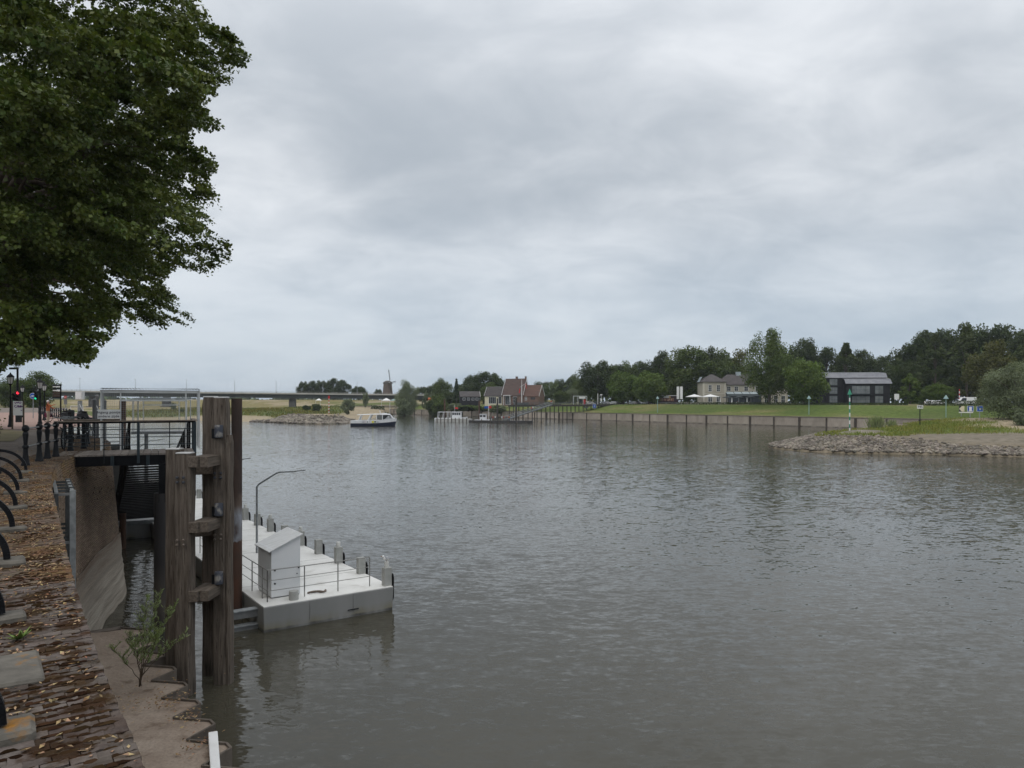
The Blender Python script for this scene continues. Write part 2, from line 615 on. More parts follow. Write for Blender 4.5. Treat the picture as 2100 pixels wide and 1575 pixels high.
def left_z(X, Y):
    d = seg_dist(X, Y, LEFT[:15], False)
    ins = inside(X, Y, LEFT)
    g = np.exp(-((X + 76) ** 2 / 26 ** 2 + (Y - 262) ** 2 / 17 ** 2) * 1.0)
    wd = 48 - 38 * np.clip(g * 1.3, 0, 1)
    z = 3.0 * smooth(d, -2, wd) + 1.5 * smooth(d, 40, 150) + 4.6 * smooth(Y, 470, 545) + 3.6 * np.exp(-((X + 84) / 34) ** 2) * smooth(Y, 380, 422) * smooth(Y, 545, 470) + 0.5 * (fbm(X, Y, 22, 3) - 0.5) * smooth(d, 2, 20)
    return np.where(ins, z, -0.35 * np.minimum(d, 6) - 0.02), d, ins, g
def ground(x, y):
    s, t = st(x, y)
    if t > 0 and s > -20:
        return float(bank_z(np.float64(t), np.float64(s)))
    z, d, i, g = left_z(np.array([[x]], float), np.array([[y]], float))
    return float(z[0, 0])

U = np.linspace(-0.80, 0.12, 300)
V = np.concatenate([np.geomspace(240, 300, 60), np.geomspace(301, 520, 110)[1:], np.geomspace(530, 4200, 60)])
Vg, Ug = np.meshgrid(V, U, indexing='ij')
Xg = Ug * Vg
Zg, D_, I_, Gg = left_z(Xg, Vg)
cc = np.zeros(Xg.shape + (3,)) + np.array(SAND)
n1, n2 = fbm(Xg, Vg, 30, 9), fbm(Xg, Vg, 9, 14)
cc = lerp3(cc, GRASS, smooth(D_ + (n1 - 0.5) * 26, 20, 30))
cc = lerp3(cc, DRY, smooth(D_ + (n2 - 0.5) * 50, 62, 90) * 0.85)
cc = lerp3(cc, SAND, smooth(n1, 0.56, 0.66) * smooth(D_, 30, 60) * 0.8)
cc = lerp3(cc, (0.16, 0.15, 0.075), smooth(Vg, 520, 900))
cc = lerp3(cc, STONE, smooth(Gg, 0.33, 0.5) * (Zg < 2.7))
cc = lerp3(cc, RED, smooth(Gg, 0.12, 0.3) * smooth(n2, 0.5, 0.65) * (Zg > 2.2) * 0.6)
grid_mesh('floodplain_ground', Xg, Vg, Zg, cc, M['soil'], 'low grassy floodplain with sandy beaches along the river', 'floodplain')

# the far bank behind its quay wall
S = np.concatenate([np.linspace(-70, 0, 12), np.linspace(6, 560, 120)])
T = np.concatenate([np.linspace(0, 45, 40), np.geomspace(48, 900, 30)])
Tg, Sg = np.meshgrid(T, S, indexing='ij')
Xb = WALL_A[0] + Sg * WD[0] + Tg * WN_[0]
Yb = WALL_A[1] + Sg * WD[1] + Tg * WN_[1]
Zb = bank_z(Tg, Sg)
Zb = np.where(Sg < 0, 3.6 + (Zb - 3.6) * smooth(Sg, -60, 0), Zb)
n1, n2 = fbm(Xb, Yb, 14, 21), fbm(Xb, Yb, 5, 31)
cb = np.zeros(Xb.shape + (3,)) + np.array((0.108, 0.145, 0.034))
cb = lerp3(cb, (0.20, 0.175, 0.08), smooth(n1 * 0.6 + n2 * 0.4, 0.46, 0.62) * 0.75)
n3 = fbm(Xb, Yb, 24, 77)
cb = lerp3(cb, (0.075, 0.11, 0.027), smooth(n3, 0.52, 0.66) * 0.7)
cb = lerp3(cb, (0.20, 0.17, 0.08), np.exp(-(Tg / 4.0) ** 2) * smooth(n2, 0.3, 0.6) * 0.7)
cb = lerp3(cb, (0.17, 0.14, 0.085), smooth(Tg, 30, 33) * smooth(Tg, 60, 40) * smooth(n1, 0.35, 0.55))
cb = lerp3(cb, (0.14, 0.125, 0.09), smooth(Sg, 150, 165) * smooth(Sg, 235, 222) * smooth(Tg, 30, 34))
cb = lerp3(cb, (0.06, 0.075, 0.03), smooth(Tg, 75, 110))
grid_mesh('river_bank_ground', Xb, Yb, Zb, cb, M['soil'], 'grass bank rising behind the far quay wall', 'river bank')

# the groyne on the near right
GROYNE = [(43.5, 124), (42.3, 117), (44, 111), (49.5, 105.6), (59.6, 104.2), (69, 99.3), (92, 86), (125, 62), (210, 20), (320, 120), (170, 178), (118, 190), (98, 191), (74, 168), (56, 142), (47, 130)]
gx, gy = np.linspace(36, 190, 250), np.linspace(60, 205, 230)
Yr, Xr = np.meshgrid(gy, gx, indexing='ij')
D2 = seg_dist(Xr, Yr, GROYNE)
I2 = inside(Xr, Yr, GROYNE)
def groyne_z(X, Y, d, ins):
    z = 2.15 * smooth(d, -2.5, 9.5) + 0.9 * smooth(d, 9, 26) + 0.5 * (fbm(X, Y, 9, 5) - 0.5) * smooth(d, 4, 12)
    mound = 0.55 * np.exp(-((X - 57.3) ** 2 / 4.2 ** 2 + (Y - 120.5) ** 2 / 2.0 ** 2))
    dune = 1.3 * smooth(X, 76, 96) * np.exp(-((Y - 142) / 16) ** 2)
    return np.where(ins, z + mound + dune, -0.4 * np.minimum(d, 6) - 0.03)
Zr = groyne_z(Xr, Yr, D2, I2)
n1, n2 = fbm(Xr, Yr, 8, 41), fbm(Xr, Yr, 2.6, 51)
cr = np.zeros(Xr.shape + (3,)) + np.array((0.20, 0.165, 0.12))
DG = D2 - 6.5 * smooth(Xr, 57, 70)
cr = lerp3(cr, (0.215, 0.185, 0.145), smooth(Xr, 58, 66) * smooth(D2, 4.0, 6.0))
cr = lerp3(cr, (0.125, 0.165, 0.042), smooth(DG + (n1 - 0.5) * 7, 8.5, 11))
cr = lerp3(cr, (0.17, 0.145, 0.045), smooth(n1 * 0.5 + n2 * 0.5, 0.50, 0.62) * smooth(DG, 8, 11) * 0.8)
cr = lerp3(cr, SAND, smooth(Xr + (n1 - 0.5) * 14 - 0.32 * (Yr - 120), 77, 84) * smooth(D2, 5, 9))
cr = lerp3(cr, (0.23, 0.205, 0.165), np.exp(-((Xr - 57.3) ** 2 / 3.9 ** 2 + (Yr - 119.7) ** 2 / 1.9 ** 2) ** 3))
grid_mesh('groyne_ground', Xr, Yr, Zr, cr, M['soil'], 'stone groyne with grass and sand reaching into the river', 'groyne')
def groyne_h(x, y):
    X, Y = np.array([[x]], float), np.array([[y]], float)
    return float(groyne_z(X, Y, seg_dist(X, Y, GROYNE), inside(X, Y, GROYNE))[0, 0])

# ---- loose stones on both groynes
M['stone'] = mat('groyne_stone', (0.125, 0.11, 0.092), (0.235, 0.205, 0.168), 0.5, 0.9, island=0.42, bump=0.3, bscale=8)
def scatter_stones(name, poly, zfun, n, ymax, rr, label, dmax=10.5, xr=(36, 112), pick=None):
    mb = MB()
    ys = [p[1] for p in poly]
    N_ = n * 14
    x = RNG.uniform(*xr, N_); y = RNG.uniform(min(ys), ymax, N_)
    ok = inside(x, y, poly)
    x, y = x[ok], y[ok]
    d = seg_dist(x, y, poly)
    lim = dmax - (6.0 * np.clip((x - 56) / 10, 0, 1) if poly is GROYNE else 0)
    ok = d < lim * RNG.uniform(0.55, 1.0, len(x))
    if pick is not None: ok &= pick(x, y)
    x, y, d = x[ok][:n], y[ok][:n], d[ok][:n]
    z = zfun(x, y)
    for k in range(len(x)):
        r = random.uniform(*rr) * (1.15 - 0.35 * d[k] / dmax)
        if random.random() < 0.08: r *= 1.5
        mb.rock((x[k], y[k], z[k] + r * 0.15), r)
    o = mb.build(name, M['stone'])
    return tag(o, label, 'stones', kind='stuff')
scatter_stones('rubble_stones', GROYNE, lambda x, y: groyne_z(x, y, seg_dist(x, y, GROYNE), inside(x, y, GROYNE)), 8600, 150, (0.11, 0.30), 'pale rubble stones covering the water side of the near groyne')
def lz(x, y):
    return left_z(x, y)[0]
scatter_stones('rubble_stones', LEFT[3:14] + [(-90, 330)], lz, 1700, 292, (0.35, 0.75), 'brown rubble stones on the low groyne behind the ferry', 9.5, (-116, -50), pick=lambda x, y: ((x + 76) / 30) ** 2 + ((y - 258) / 22) ** 2 < 1)

# ---- grass blades and weeds
def blades(name, pts, hs, mat_, label, lean=0.35, wd=0.06):
    pts = np.asarray(pts); hs = np.asarray(hs)
    n = len(pts)
    a = RNG.random(n) * 6.28
    side = np.stack([np.cos(a), np.sin(a), np.zeros(n)], -1) * (hs * wd)[:, None]
    lv = np.stack([RNG.normal(0, lean, n), RNG.normal(0, lean, n), np.ones(n)], -1) * hs[:, None]
    V_ = np.stack([pts - side, pts + side, pts + lv * 0.6 + side * 0.8, pts + lv * 0.6 - side * 0.8], 1)
    T_ = np.stack([pts + lv * 0.6 - side * 0.8, pts + lv * 0.6 + side * 0.8, pts + lv + side * 0.1, pts + lv - side * 0.1], 1)
    return quads(name, np.concatenate([V_, T_]), mat_, label)
def quads(name, V4, mat_, label=None, cat='grass', kind='stuff', parent=None):
    n = len(V4)
    me = bpy.data.meshes.new(name)
    me.vertices.add(n * 4); me.vertices.foreach_set('co', V4.reshape(-1))
    me.loops.add(n * 4); me.loops.foreach_set('vertex_index', np.arange(n * 4))
    me.polygons.add(n); me.polygons.foreach_set('loop_start', np.arange(0, n * 4, 4))
    me.update(calc_edges=True)
    me.materials.append(mat_)
    o = bpy.data.objects.new(name, me)
    COL.objects.link(o)
    if parent is not None: o.parent = parent
    if label: tag(o, label, cat, kind=kind)
    return o
M['grass'] = mat('grass_blades', (0.135, 0.185, 0.04), (0.23, 0.205, 0.065), 0.25, 0.8, island=0.35, transl=0.3)
M['grass2'] = mat('weeds', (0.085, 0.115, 0.03), (0.20, 0.155, 0.05), 0.12, 0.8, island=0.4, transl=0.3)
pp, hh = [], []
x = RNG.uniform(42, 110, 60000); y = RNG.uniform(104, 180, 60000)
X, Y = x[None], y[None]
d = seg_dist(X, Y, GROYNE)[0]; ins = inside(X, Y, GROYNE)[0]
nn = fbm(X, Y, 8, 41)[0]
ok = ins & (d - 6.5 * smooth(x, 57, 70) + (nn - 0.5) * 7 > 8.0) & (x + (nn - 0.5) * 14 - 0.32 * (y - 120) < 79 + RNG.exponential(1.5, len(x))) & (((x - 57.3) / 4.2) ** 2 + ((y - 119.6) / 2.0) ** 2 > 1)
x, y, d, nn = x[ok], y[ok], d[ok], nn[ok]
z = groyne_z(x[None], y[None], d[None], np.ones((1, len(x)), bool))[0]
blades('groyne_grass', np.stack([x, y, z], -1)[:24000], (RNG.uniform(0.15, 0.5, len(x)) * (0.6 + nn))[:24000], M['grass'], 'rough grass and weeds on top of the near groyne', wd=0.12)
x = RNG.uniform(-175, -40, 24000); y = RNG.uniform(248, 430, 24000)
z, d, ins, g = left_z(x[None], y[None])
nn = fbm(x[None], y[None], 30, 9)[0]
ok = ins[0] & (d[0] + (nn - 0.5) * 26 > 24)
blades('floodplain_grass', np.stack([x, y, z[0]], -1)[ok], RNG.uniform(0.3, 1.0, ok.sum()), M['grass2'], 'tall weeds and grass on the low floodplain', wd=0.2)

# ---- embankment wall of the far bank, panel by panel
M['pink_wall'] = mat('far_wall_panel', (0.40, 0.345, 0.285), (0.29, 0.25, 0.205), 0.5, 0.9, stretch=(1, 1, 0.35), bump=0.3, bscale=3, objr=0.1,
                     zramp=dict(stops=[(0.55, 0.2, (0.05, 0.045, 0.035))], amp=0.3, ns=0.6))
M['dark_post'] = mat('far_wall_post', (0.05, 0.042, 0.035), (0.08, 0.065, 0.05), 1, 0.9)
wallo = thing('embankment_wall', 'long brownish pink quay wall with dark posts along the far grass bank', 'wall', (WALL_B[0], WALL_B[1], 0))
def wp(s, t, z): return (WALL_A[0] + s * WD[0] + t * WN_[0], WALL_A[1] + s * WD[1] + t * WN_[1], z)
S0, pitch = -4.0, 8.9
k = 0
while S0 + k * pitch < 345:
    a, b = S0 + k * pitch, S0 + (k + 1) * pitch
    mb = MB()
    for z0, z1, off in ((-1.5, 1.62, -0.06), (1.70, 2.84, 0.0)):
        mb.hull8([wp(a + 0.2, off, z0), wp(b - 0.2, off, z0), wp(b - 0.2, 0.7, z0), wp(a + 0.2, 0.7, z0), wp(a + 0.2, off, z1), wp(b - 0.2, off, z1), wp(b - 0.2, 0.7, z1), wp(a + 0.2, 0.7, z1)])
    mb.hull8([wp(a + 0.2, 0.05, 1.62), wp(b - 0.2, 0.05, 1.62), wp(b - 0.2, 0.6, 1.62), wp(a + 0.2, 0.6, 1.62), wp(a + 0.2, 0.05, 1.70), wp(b - 0.2, 0.05, 1.70), wp(b - 0.2, 0.6, 1.70), wp(a + 0.2, 0.6, 1.70)])
    mb.build('panel', M['pink_wall'], wallo)
    big = k % 2 == 0
    h = 0.34 if big else 0.2
    mb = MB().hull8([wp(a - h, -0.28, -1.5), wp(a + h, -0.28, -1.5), wp(a + h, 0.5, -1.5), wp(a - h, 0.5, -1.5), wp(a - h, -0.28, 2.75), wp(a + h, -0.28, 2.75), wp(a + h, 0.5, 2.75), wp(a - h, 0.5, 2.75)])
    mb.build('post', M['dark_post'], wallo)
    k += 1
mb = MB().hull8([wp(S0, -0.14, 2.84), wp(345, -0.14, 2.84), wp(345, 0.8, 2.84), wp(S0, 0.8, 2.84), wp(S0, -0.14, 3.02), wp(345, -0.14, 3.02), wp(345, 0.8, 3.02), wp(S0, 0.8, 3.02)])
mb.build('coping', mat('wall_coping', (0.20, 0.17, 0.14), (0.13, 0.11, 0.09), 1, 0.9), wallo)

# ================================================================ near quay
E = [(3.0, -3.2), (1.6, -1.3), (0.2, 0.7), (-1.65, 3.3), (-2.92, 5.09), (-4.7, 7.75), (-6.5, 10.5), (-8.8, 14.0), (-10.8, 17.2), (-12.6, 20.5), (-14.3, 24.6), (-15.8, 28.8), (-19.6, 34.5), (-26, 42.5), (-46, 74), (-72, 118), (-120, 200)]
# smooth resampling
def resample(pts, step):
    pts = [Vector((*p, 0)) for p in pts]
    out = []
    n = len(pts)
    for i in range(n - 1):
        p0, p1, p2, p3 = pts[max(i - 1, 0)], pts[i], pts[i + 1], pts[min(i + 2, n - 1)]
        L_ = (p2 - p1).length
        k = max(2, int(L_ / 0.25))
        for j in range(k):
            t = j / k
            t1 = (p2 - p0) * 0.5; t2 = (p3 - p1) * 0.5
            sc1 = L_ / max(t1.length, 1e-6) ; sc2 = L_ / max(t2.length, 1e-6)
            t1, t2 = t1 * min(sc1, 1.5), t2 * min(sc2, 1.5)
            h = (2 * t**3 - 3 * t**2 + 1, t**3 - 2 * t**2 + t, -2 * t**3 + 3 * t**2, t**3 - t**2)
            out.append(p1 * h[0] + t1 * h[1] + p2 * h[2] + t2 * h[3])
    out.append(pts[-1])
    # even arc length
    res, acc = [out[0]], 0.0
    for a, b in zip(out, out[1:]):
        seg = (b - a).length
        while acc + seg >= step:
            r = (step - acc) / seg
            a = a.lerp(b, r)
            seg = (b - a).length
            res.append(a.copy())
            acc = 0.0
        acc += seg
    return res
EDGE = resample(E, 0.085)
def edge_frame(i):
    a, b = EDGE[max(i - 6, 0)], EDGE[min(i + 6, len(EDGE) - 1)]
    t = (b - a).normalized()
    return EDGE[i], t, Vector((t.y, -t.x, 0))     # point, tangent, outward to the river
def edge_at_Y(y):
    return min(range(len(EDGE)), key=lambda i: abs(EDGE[i].y - y) if i < 2000 else 1e9)

M['pavers'] = mat('quay_pavers', (0.125, 0.105, 0.09), (0.185, 0.155, 0.135), 3.0, 0.9, bump=0.4, bscale=16, detail=8, spots=(0.35, 0.45, 0.7, (0.12, 0.095, 0.07)), grain=0.25)
M['cycle_path'] = mat('cycle_path_paving', (0.24, 0.155, 0.125), (0.30, 0.20, 0.165), 1.0, 0.9, detail=7)
M['verge'] = mat('dry_verge', (0.19, 0.15, 0.085), (0.13, 0.12, 0.055), 0.5, 0.95, bump=0.5, bscale=8)
inner = [p for p in EDGE[::6]]
poly = []
for i in range(0, len(EDGE), 6):
    p, t, n = edge_frame(i)
    poly.append((p - n * 0.95))
mb = MB()
for a, b in zip(poly, poly[1:]):
    mb.sheet([(a.x, a.y, QZ - 0.015), (b.x, b.y, QZ - 0.015), (b.x - 500, b.y + 60, QZ - 0.015), (a.x - 500, a.y + 60, QZ - 0.015)])
pv = mb.build('quay_pavement', M['pavers'])
tag(pv, 'dark brick paved promenade behind the quay railing', 'pavement', kind='structure')
zt = QZ
mb = MB().sheet([(-27.0, 44, zt + .004), (-33.5, 60, zt + .004), (-52, 90, zt + .004), (-68, 112, zt + .004), (-90, 112, zt + .004), (-60, 70, zt + .004), (-44, 52, zt + .004), (-33, 43, zt + .004)])
tag(mb.build('cycle_path', M['cycle_path']), 'pinkish brick cycle path on the promenade', 'path', kind='structure')
mb = MB().sheet([(-20.8, 30.5, zt + .004), (-26.6, 40.2, zt + .004), (-30.0, 43.4, zt + .004), (-60, 62, zt + .004), (-60, 30, zt + .004)])
tag(mb.build('grass_verge', M['verge']), 'dry grass verge round the foot of the linden tree', 'verge', kind='structure')

# ---- the quay wall: battered foot, brick face, brick-on-edge capping
M['wall_foot'] = mat('wall_foot', (0.36, 0.32, 0.26), (0.21, 0.18, 0.145), 1.1, 0.9, stretch=(0.25, 0.25, 5.0), bump=0.7, bscale=5, bdist=0.05,
                     zramp=dict(stops=[(1.5, 2.6, (0.14, 0.10, 0.07)), (0.5, 0.1, (0.13, 0.11, 0.085))], amp=0.9, ns=0.8))
M['face_brick'] = mat('face_brick', (0.15, 0.106, 0.073), (0.225, 0.168, 0.12), 0.7, 0.92, island=0.2, bump=0.4, bscale=30,
                      zramp=dict(stops=[(5.3, 6.3, (0.22, 0.125, 0.035))], amp=1.0, ns=1.2))
M['joint'] = mat('brick_joint', (0.014, 0.011, 0.009), (0.022, 0.017, 0.013), 3, 0.95)
M['cap_joint'] = mat('capping_moss', (0.03, 0.018, 0.010), (0.055, 0.032, 0.016), 5, 0.98, bump=0.8, bscale=40, bdist=0.02)
M['cap_brick'] = mat('capping_brick', (0.062, 0.044, 0.035), (0.135, 0.115, 0.102), 2.2, 0.95, objr=0.22, bump=1.0, bscale=26, bdist=0.02, spec=0.15,
                     spots=(3.6, 0.50, 0.58, (0.040, 0.022, 0.010)), coord='World', grain=0.2)
M['cap_brick_far'] = mat('capping_brick_far', (0.078, 0.052, 0.034), (0.12, 0.09, 0.066), 1.3, 0.92, island=0.3, bump=0.7, bscale=35, bdist=0.012,
                     spots=(1.6, 0.5, 0.62, (0.10, 0.055, 0.022)))
quay = thing('quay_wall', 'tall battered brick quay wall with leaf-strewn brick capping along the promenade', 'wall', (EDGE[60].x, EDGE[60].y, 0))
def wall_off(z):
    return 0.085 * max(0, 5.7 - z) + 0.03 * max(0, 1.4 - z)
mb = MB()
NI = [i for i in range(0, len(EDGE), 6) if EDGE[i].y < 110]
levels = [-1.2 + 0.09 * k for k in range(41)]
rib = [random.uniform(-0.018, 0.018) for _ in levels]
for i in NI:
    p, t, n = edge_frame(i)
    for z, rb in zip(levels, rib):
        o = wall_off(z) + rb + 0.03 * (vnoise(np.array(i * 0.085), np.array(z), 0.8, 5) - 0.5) * 2 + 0.03 * random.random()
        if z < 0.75:      # eroded, uneven foot
            o += 0.08 * float(vnoise(np.array(i * 0.085), np.array(z * 0.4), 0.9, 77) - 0.5)
        mb.v.append(tuple(p + n * o + Vector((0, 0, z))))
k = len(levels)
for a in range(len(NI) - 1):
    for b in range(k - 1):
        q = a * k + b
        mb.f.append((q, q + k, q + k + 1, q + 1)); mb.m.append(0)
mb.build('foot', M['wall_foot'], quay, smooth=True)
mb = MB()     # mortar body behind the bricks, and the bed of the capping
for a, b in zip(NI, NI[1:]):
    (p, t, n), (p2, t2, n2) = edge_frame(a), edge_frame(b)
    for za, zb in ((2.2, 4.0), (4.0, 5.60)):
        mb.sheet([p + n * (wall_off(za) - 0.05) + Vector((0, 0, za)), p2 + n2 * (wall_off(za) - 0.05) + Vector((0, 0, za)), p2 + n2 * (wall_off(zb) - 0.05) + Vector((0, 0, zb)), p + n * (wall_off(zb) - 0.05) + Vector((0, 0, zb))])
mb.build('mortar', M['joint'], quay)
mb = MB()
for a, b in zip(NI, NI[1:]):
    (p, t, n), (p2, t2, n2) = edge_frame(a), edge_frame(b)
    mb.hull8([p - n * 1.15 + Vector((0, 0, 5.5)), p - n * 0.05 + Vector((0, 0, 5.5)), p2 - n2 * 0.05 + Vector((0, 0, 5.5)), p2 - n2 * 1.15 + Vector((0, 0, 5.5)),
              p - n * 1.15 + Vector((0, 0, 5.840)), p - n * 0.05 + Vector((0, 0, 5.840)), p2 - n2 * 0.05 + Vector((0, 0, 5.840)), p2 - n2 * 1.15 + Vector((0, 0, 5.840))])
mb.build('capping_bed', M['cap_joint'], quay)
# brick courses of the face
mb = MB()
i0, i1 = edge_at_Y(13.0), edge_at_Y(33.5)
step = 3
for c in range(53):
    z = 2.25 + c * 0.068
    for i in range(i0 + (c % 2), i1, step):
        p, t, n = edge_frame(i)
        o = wall_off(z) + random.uniform(-0.003, 0.003)
        if random.random() < 0.05 and z > 4: o -= 0.03
        h = 0.039
        L_ = 0.085 * step * 0.5 - 0.002
        a, b = p - t * L_, p + t * L_
        e = random.uniform(-0.004, 0.004)
        v = [a + n * (o - 0.09), b + n * (o - 0.09), b + n * (o + e), a + n * (o - e)]
        mb.add([q + Vector((0, 0, z)) for q in v] + [q + Vector((0, 0, z + h)) for q in v], [(2, 3, 7, 6), (4, 5, 6, 7), (0, 3, 2, 1), (1, 2, 6, 5), (3, 0, 4, 7)])
o = mb.build('brick', M['face_brick'], quay)
tag(o, kind='stuff')
# capping: rows of bricks laid across the wall top
var = []
for k in range(12):
    b = MB()
    L_, W_, H_ = 0.1115, 0.075, 0.06
    vs = []
    for z in (-H_, 0):
        for y in (-W_ / 2, W_ / 2):
            for x in (-L_ / 2, -L_ / 6, L_ / 6, L_ / 2):
                vs.append((x + random.uniform(-.004, .004), y + random.uniform(-.005, .005), z + (random.uniform(-.006, .003) if z == 0 else 0)))
    fs = []
    for x in range(3):
        fs += [(8 + x, 9 + x, 13 + x, 12 + x), (x, x + 1, 9 + x, 8 + x), (4 + x, 12 + x, 13 + x, 5 + x)]
    fs += [(0, 8, 12, 4), (3, 7, 15, 11)]
    b.add(vs, fs)
    var.append(b)
rows = []
for i in range(edge_at_Y(0.6), edge_at_Y(33.0)):
    p, t, n = edge_frame(i)
    dz_row = random.gauss(0, 0.003)
    for j in range(11):
        half = (i % 2 == 1 and j == 0)
        x = (0.029 if half else 0.056 + j * 0.113 - (0.056 if i % 2 else 0.0)) + random.uniform(-0.004, 0.004)
        if x > 1.25: continue
        c = p - n * x + Vector((0, 0, QZ + dz_row + random.uniform(-0.005, 0.004)))
        v = c - Vector((0, 0, HC))
        seen = c.y > 2.9 and abs(c.x / c.y) < 0.72
        rows.append((0 if seen else 1, v.length, c, n, 0.49 if half else 1.0))
rows.sort(key=lambda r: (r[0], r[1]))
meshes = []
for b in var:
    me = bpy.data.meshes.new('brick')
    me.from_pydata(b.v, [], b.f)
    me.materials.append(M['cap_brick'])
    meshes.append(me)
qi = chain(quay).inverted()
far = MB()
for k, (s_, d_, c, n, hs_) in enumerate(rows):
    a = math.atan2(n.y, n.x) + random.uniform(-0.02, 0.02)
    Mx = Matrix.Translation(c) @ Matrix.Rotation(a, 4, 'Z') @ Matrix.Rotation(random.uniform(-0.03, 0.03), 4, 'X') @ Matrix.Diagonal((hs_, 1, 1, 1))
    if k < 299:
        o = bpy.data.objects.new('brick', random.choice(meshes))
        COL.objects.link(o)
        o.parent = quay
        o.matrix_basis = qi @ Mx
    else:
        b = random.choice(var)
        far.add([Mx @ Vector(v) for v in b.v], b.f)
tag(far.build('brick', M['cap_brick_far'], quay), kind='stuff')

# moss cushions in the joints of the capping
M['moss'] = mat('joint_moss', (0.020, 0.0115, 0.007), (0.046, 0.027, 0.015), 3, 1.0, island=0.3, spec=0.0, coord='World')
mb = MB()
ia, ib = edge_at_Y(2.4), edge_at_Y(16)
for k in range(6000):
    i = int(random.triangular(ia, ib, ia))
    p, t, n = edge_frame(i)
    x = random.uniform(0.02, 1.1)
    q = p - n * x
    if float(vnoise(np.array(q.x), np.array(q.y), 0.22, 91)) < random.uniform(0.3, 0.7): continue
    if x < 0.06: continue
    c = q + t * 0.0425 + Vector((0, 0, QZ - 0.004))
    l, w_, h_ = random.uniform(0.012, 0.048), random.uniform(0.006, 0.022), random.uniform(0.004, 0.014)
    vs = []
    for kx, ky, kz in ((-1, 0, 0), (-.75, -1, 0), (.8, -.9, 0), (1, 0, 0), (.75, 1, 0), (-.8, .9, 0), (-.45, 0, 1), (.4, .1, 1)):
        vs.append(c + n * (kx * l * random.uniform(.8, 1.2)) + t * (ky * w_ * random.uniform(.7, 1.3)) + Vector((0, 0, kz * h_)))
    mb.add(vs, [(0, 1, 6), (1, 2, 7, 6), (2, 3, 7), (3, 4, 7), (4, 5, 6, 7), (5, 0, 6)])
tag(mb.build('moss', M['moss'], quay), kind='stuff')

# ---- sandy ledge held by zigzag sheet piling
M['ledge_sand'] = mat('ledge_sand', (0.225, 0.175, 0.135), (0.30, 0.245, 0.195), 1.3, 0.95, bump=0.55, bscale=9, bdist=0.05, detail=8, spots=(2.2, 0.58, 0.7, (0.15, 0.11, 0.08)), grain=0.16)
M['sheet_pile'] = mat('sheet_pile', (0.085, 0.07, 0.057), (0.14, 0.118, 0.097), 1.6, 0.85, bump=0.5, bscale=25, spots=(3.0, 0.55, 0.7, (0.075, 0.06, 0.05)))
ev, nv = Vector((0.583, -0.812, 0)), Vector((0.812, 0.583, 0))
tip0 = Vector((-6.93, 16.24, 0)) - ev * 7.2 - nv * 0.62
zig2 = []
for k in range(15):
    b = tip0 + ev * (k * 1.27)
    # saw-tooth seen in the photograph: a long flank out to the tip, then a short return
    zig2 += [b, b + ev * 0.60 + nv * 0.60, b + ev * 0.86 + nv * 0.62]
LZ = 0.78
mb = MB()
inner_pts = [z_ - nv * 5.2 for z_ in zig2]
nn_ = 10
for i, (a, b) in enumerate(zip(zig2, inner_pts)):
    for j in range(nn_ + 1):
        q = a.lerp(b, j / nn_)
        h = LZ - 0.05 + (0.03 + 0.28 * (j / nn_)) + 0.10 * (float(vnoise(np.array(q.x), np.array(q.y), 0.9, 8)) - 0.5) * min(1, j)
        mb.v.append((q.x, q.y, h))
for i in range(len(zig2) - 1):
    for j in range(nn_):
        q = i * (nn_ + 1) + j
        mb.f.append((q, q + nn_ + 1, q + nn_ + 2, q + 1)); mb.m.append(0)
tag(mb.build('sand_ledge', M['ledge_sand'], smooth=True), 'sandy ledge between the quay wall and the sheet piling', 'ledge', kind='structure')
spw = thing('sheet_piling', 'zigzag sheet pile edge holding the sandy ledge below the quay wall', 'sheet piling', (zig2[6].x, zig2[6].y, 0))
for i in range(len(zig2) - 1):
    a, b = zig2[i], zig2[i + 1]
    mb = MB()
    mb.bar(a + Vector((0, 0, -0.2)), b + Vector((0, 0, -0.2)), 0.05, 2.02)
    mb.build('sheet_panel', M['sheet_pile'], spw)
# back end of the ledge
mb = MB().bar(zig2[0] + Vector((0, 0, -0.25)), zig2[0] - nv * 4.5 + Vector((0, 0, -0.25)), 0.3, 2.1)
mb.build('end_panel', M['sheet_pile'], spw)
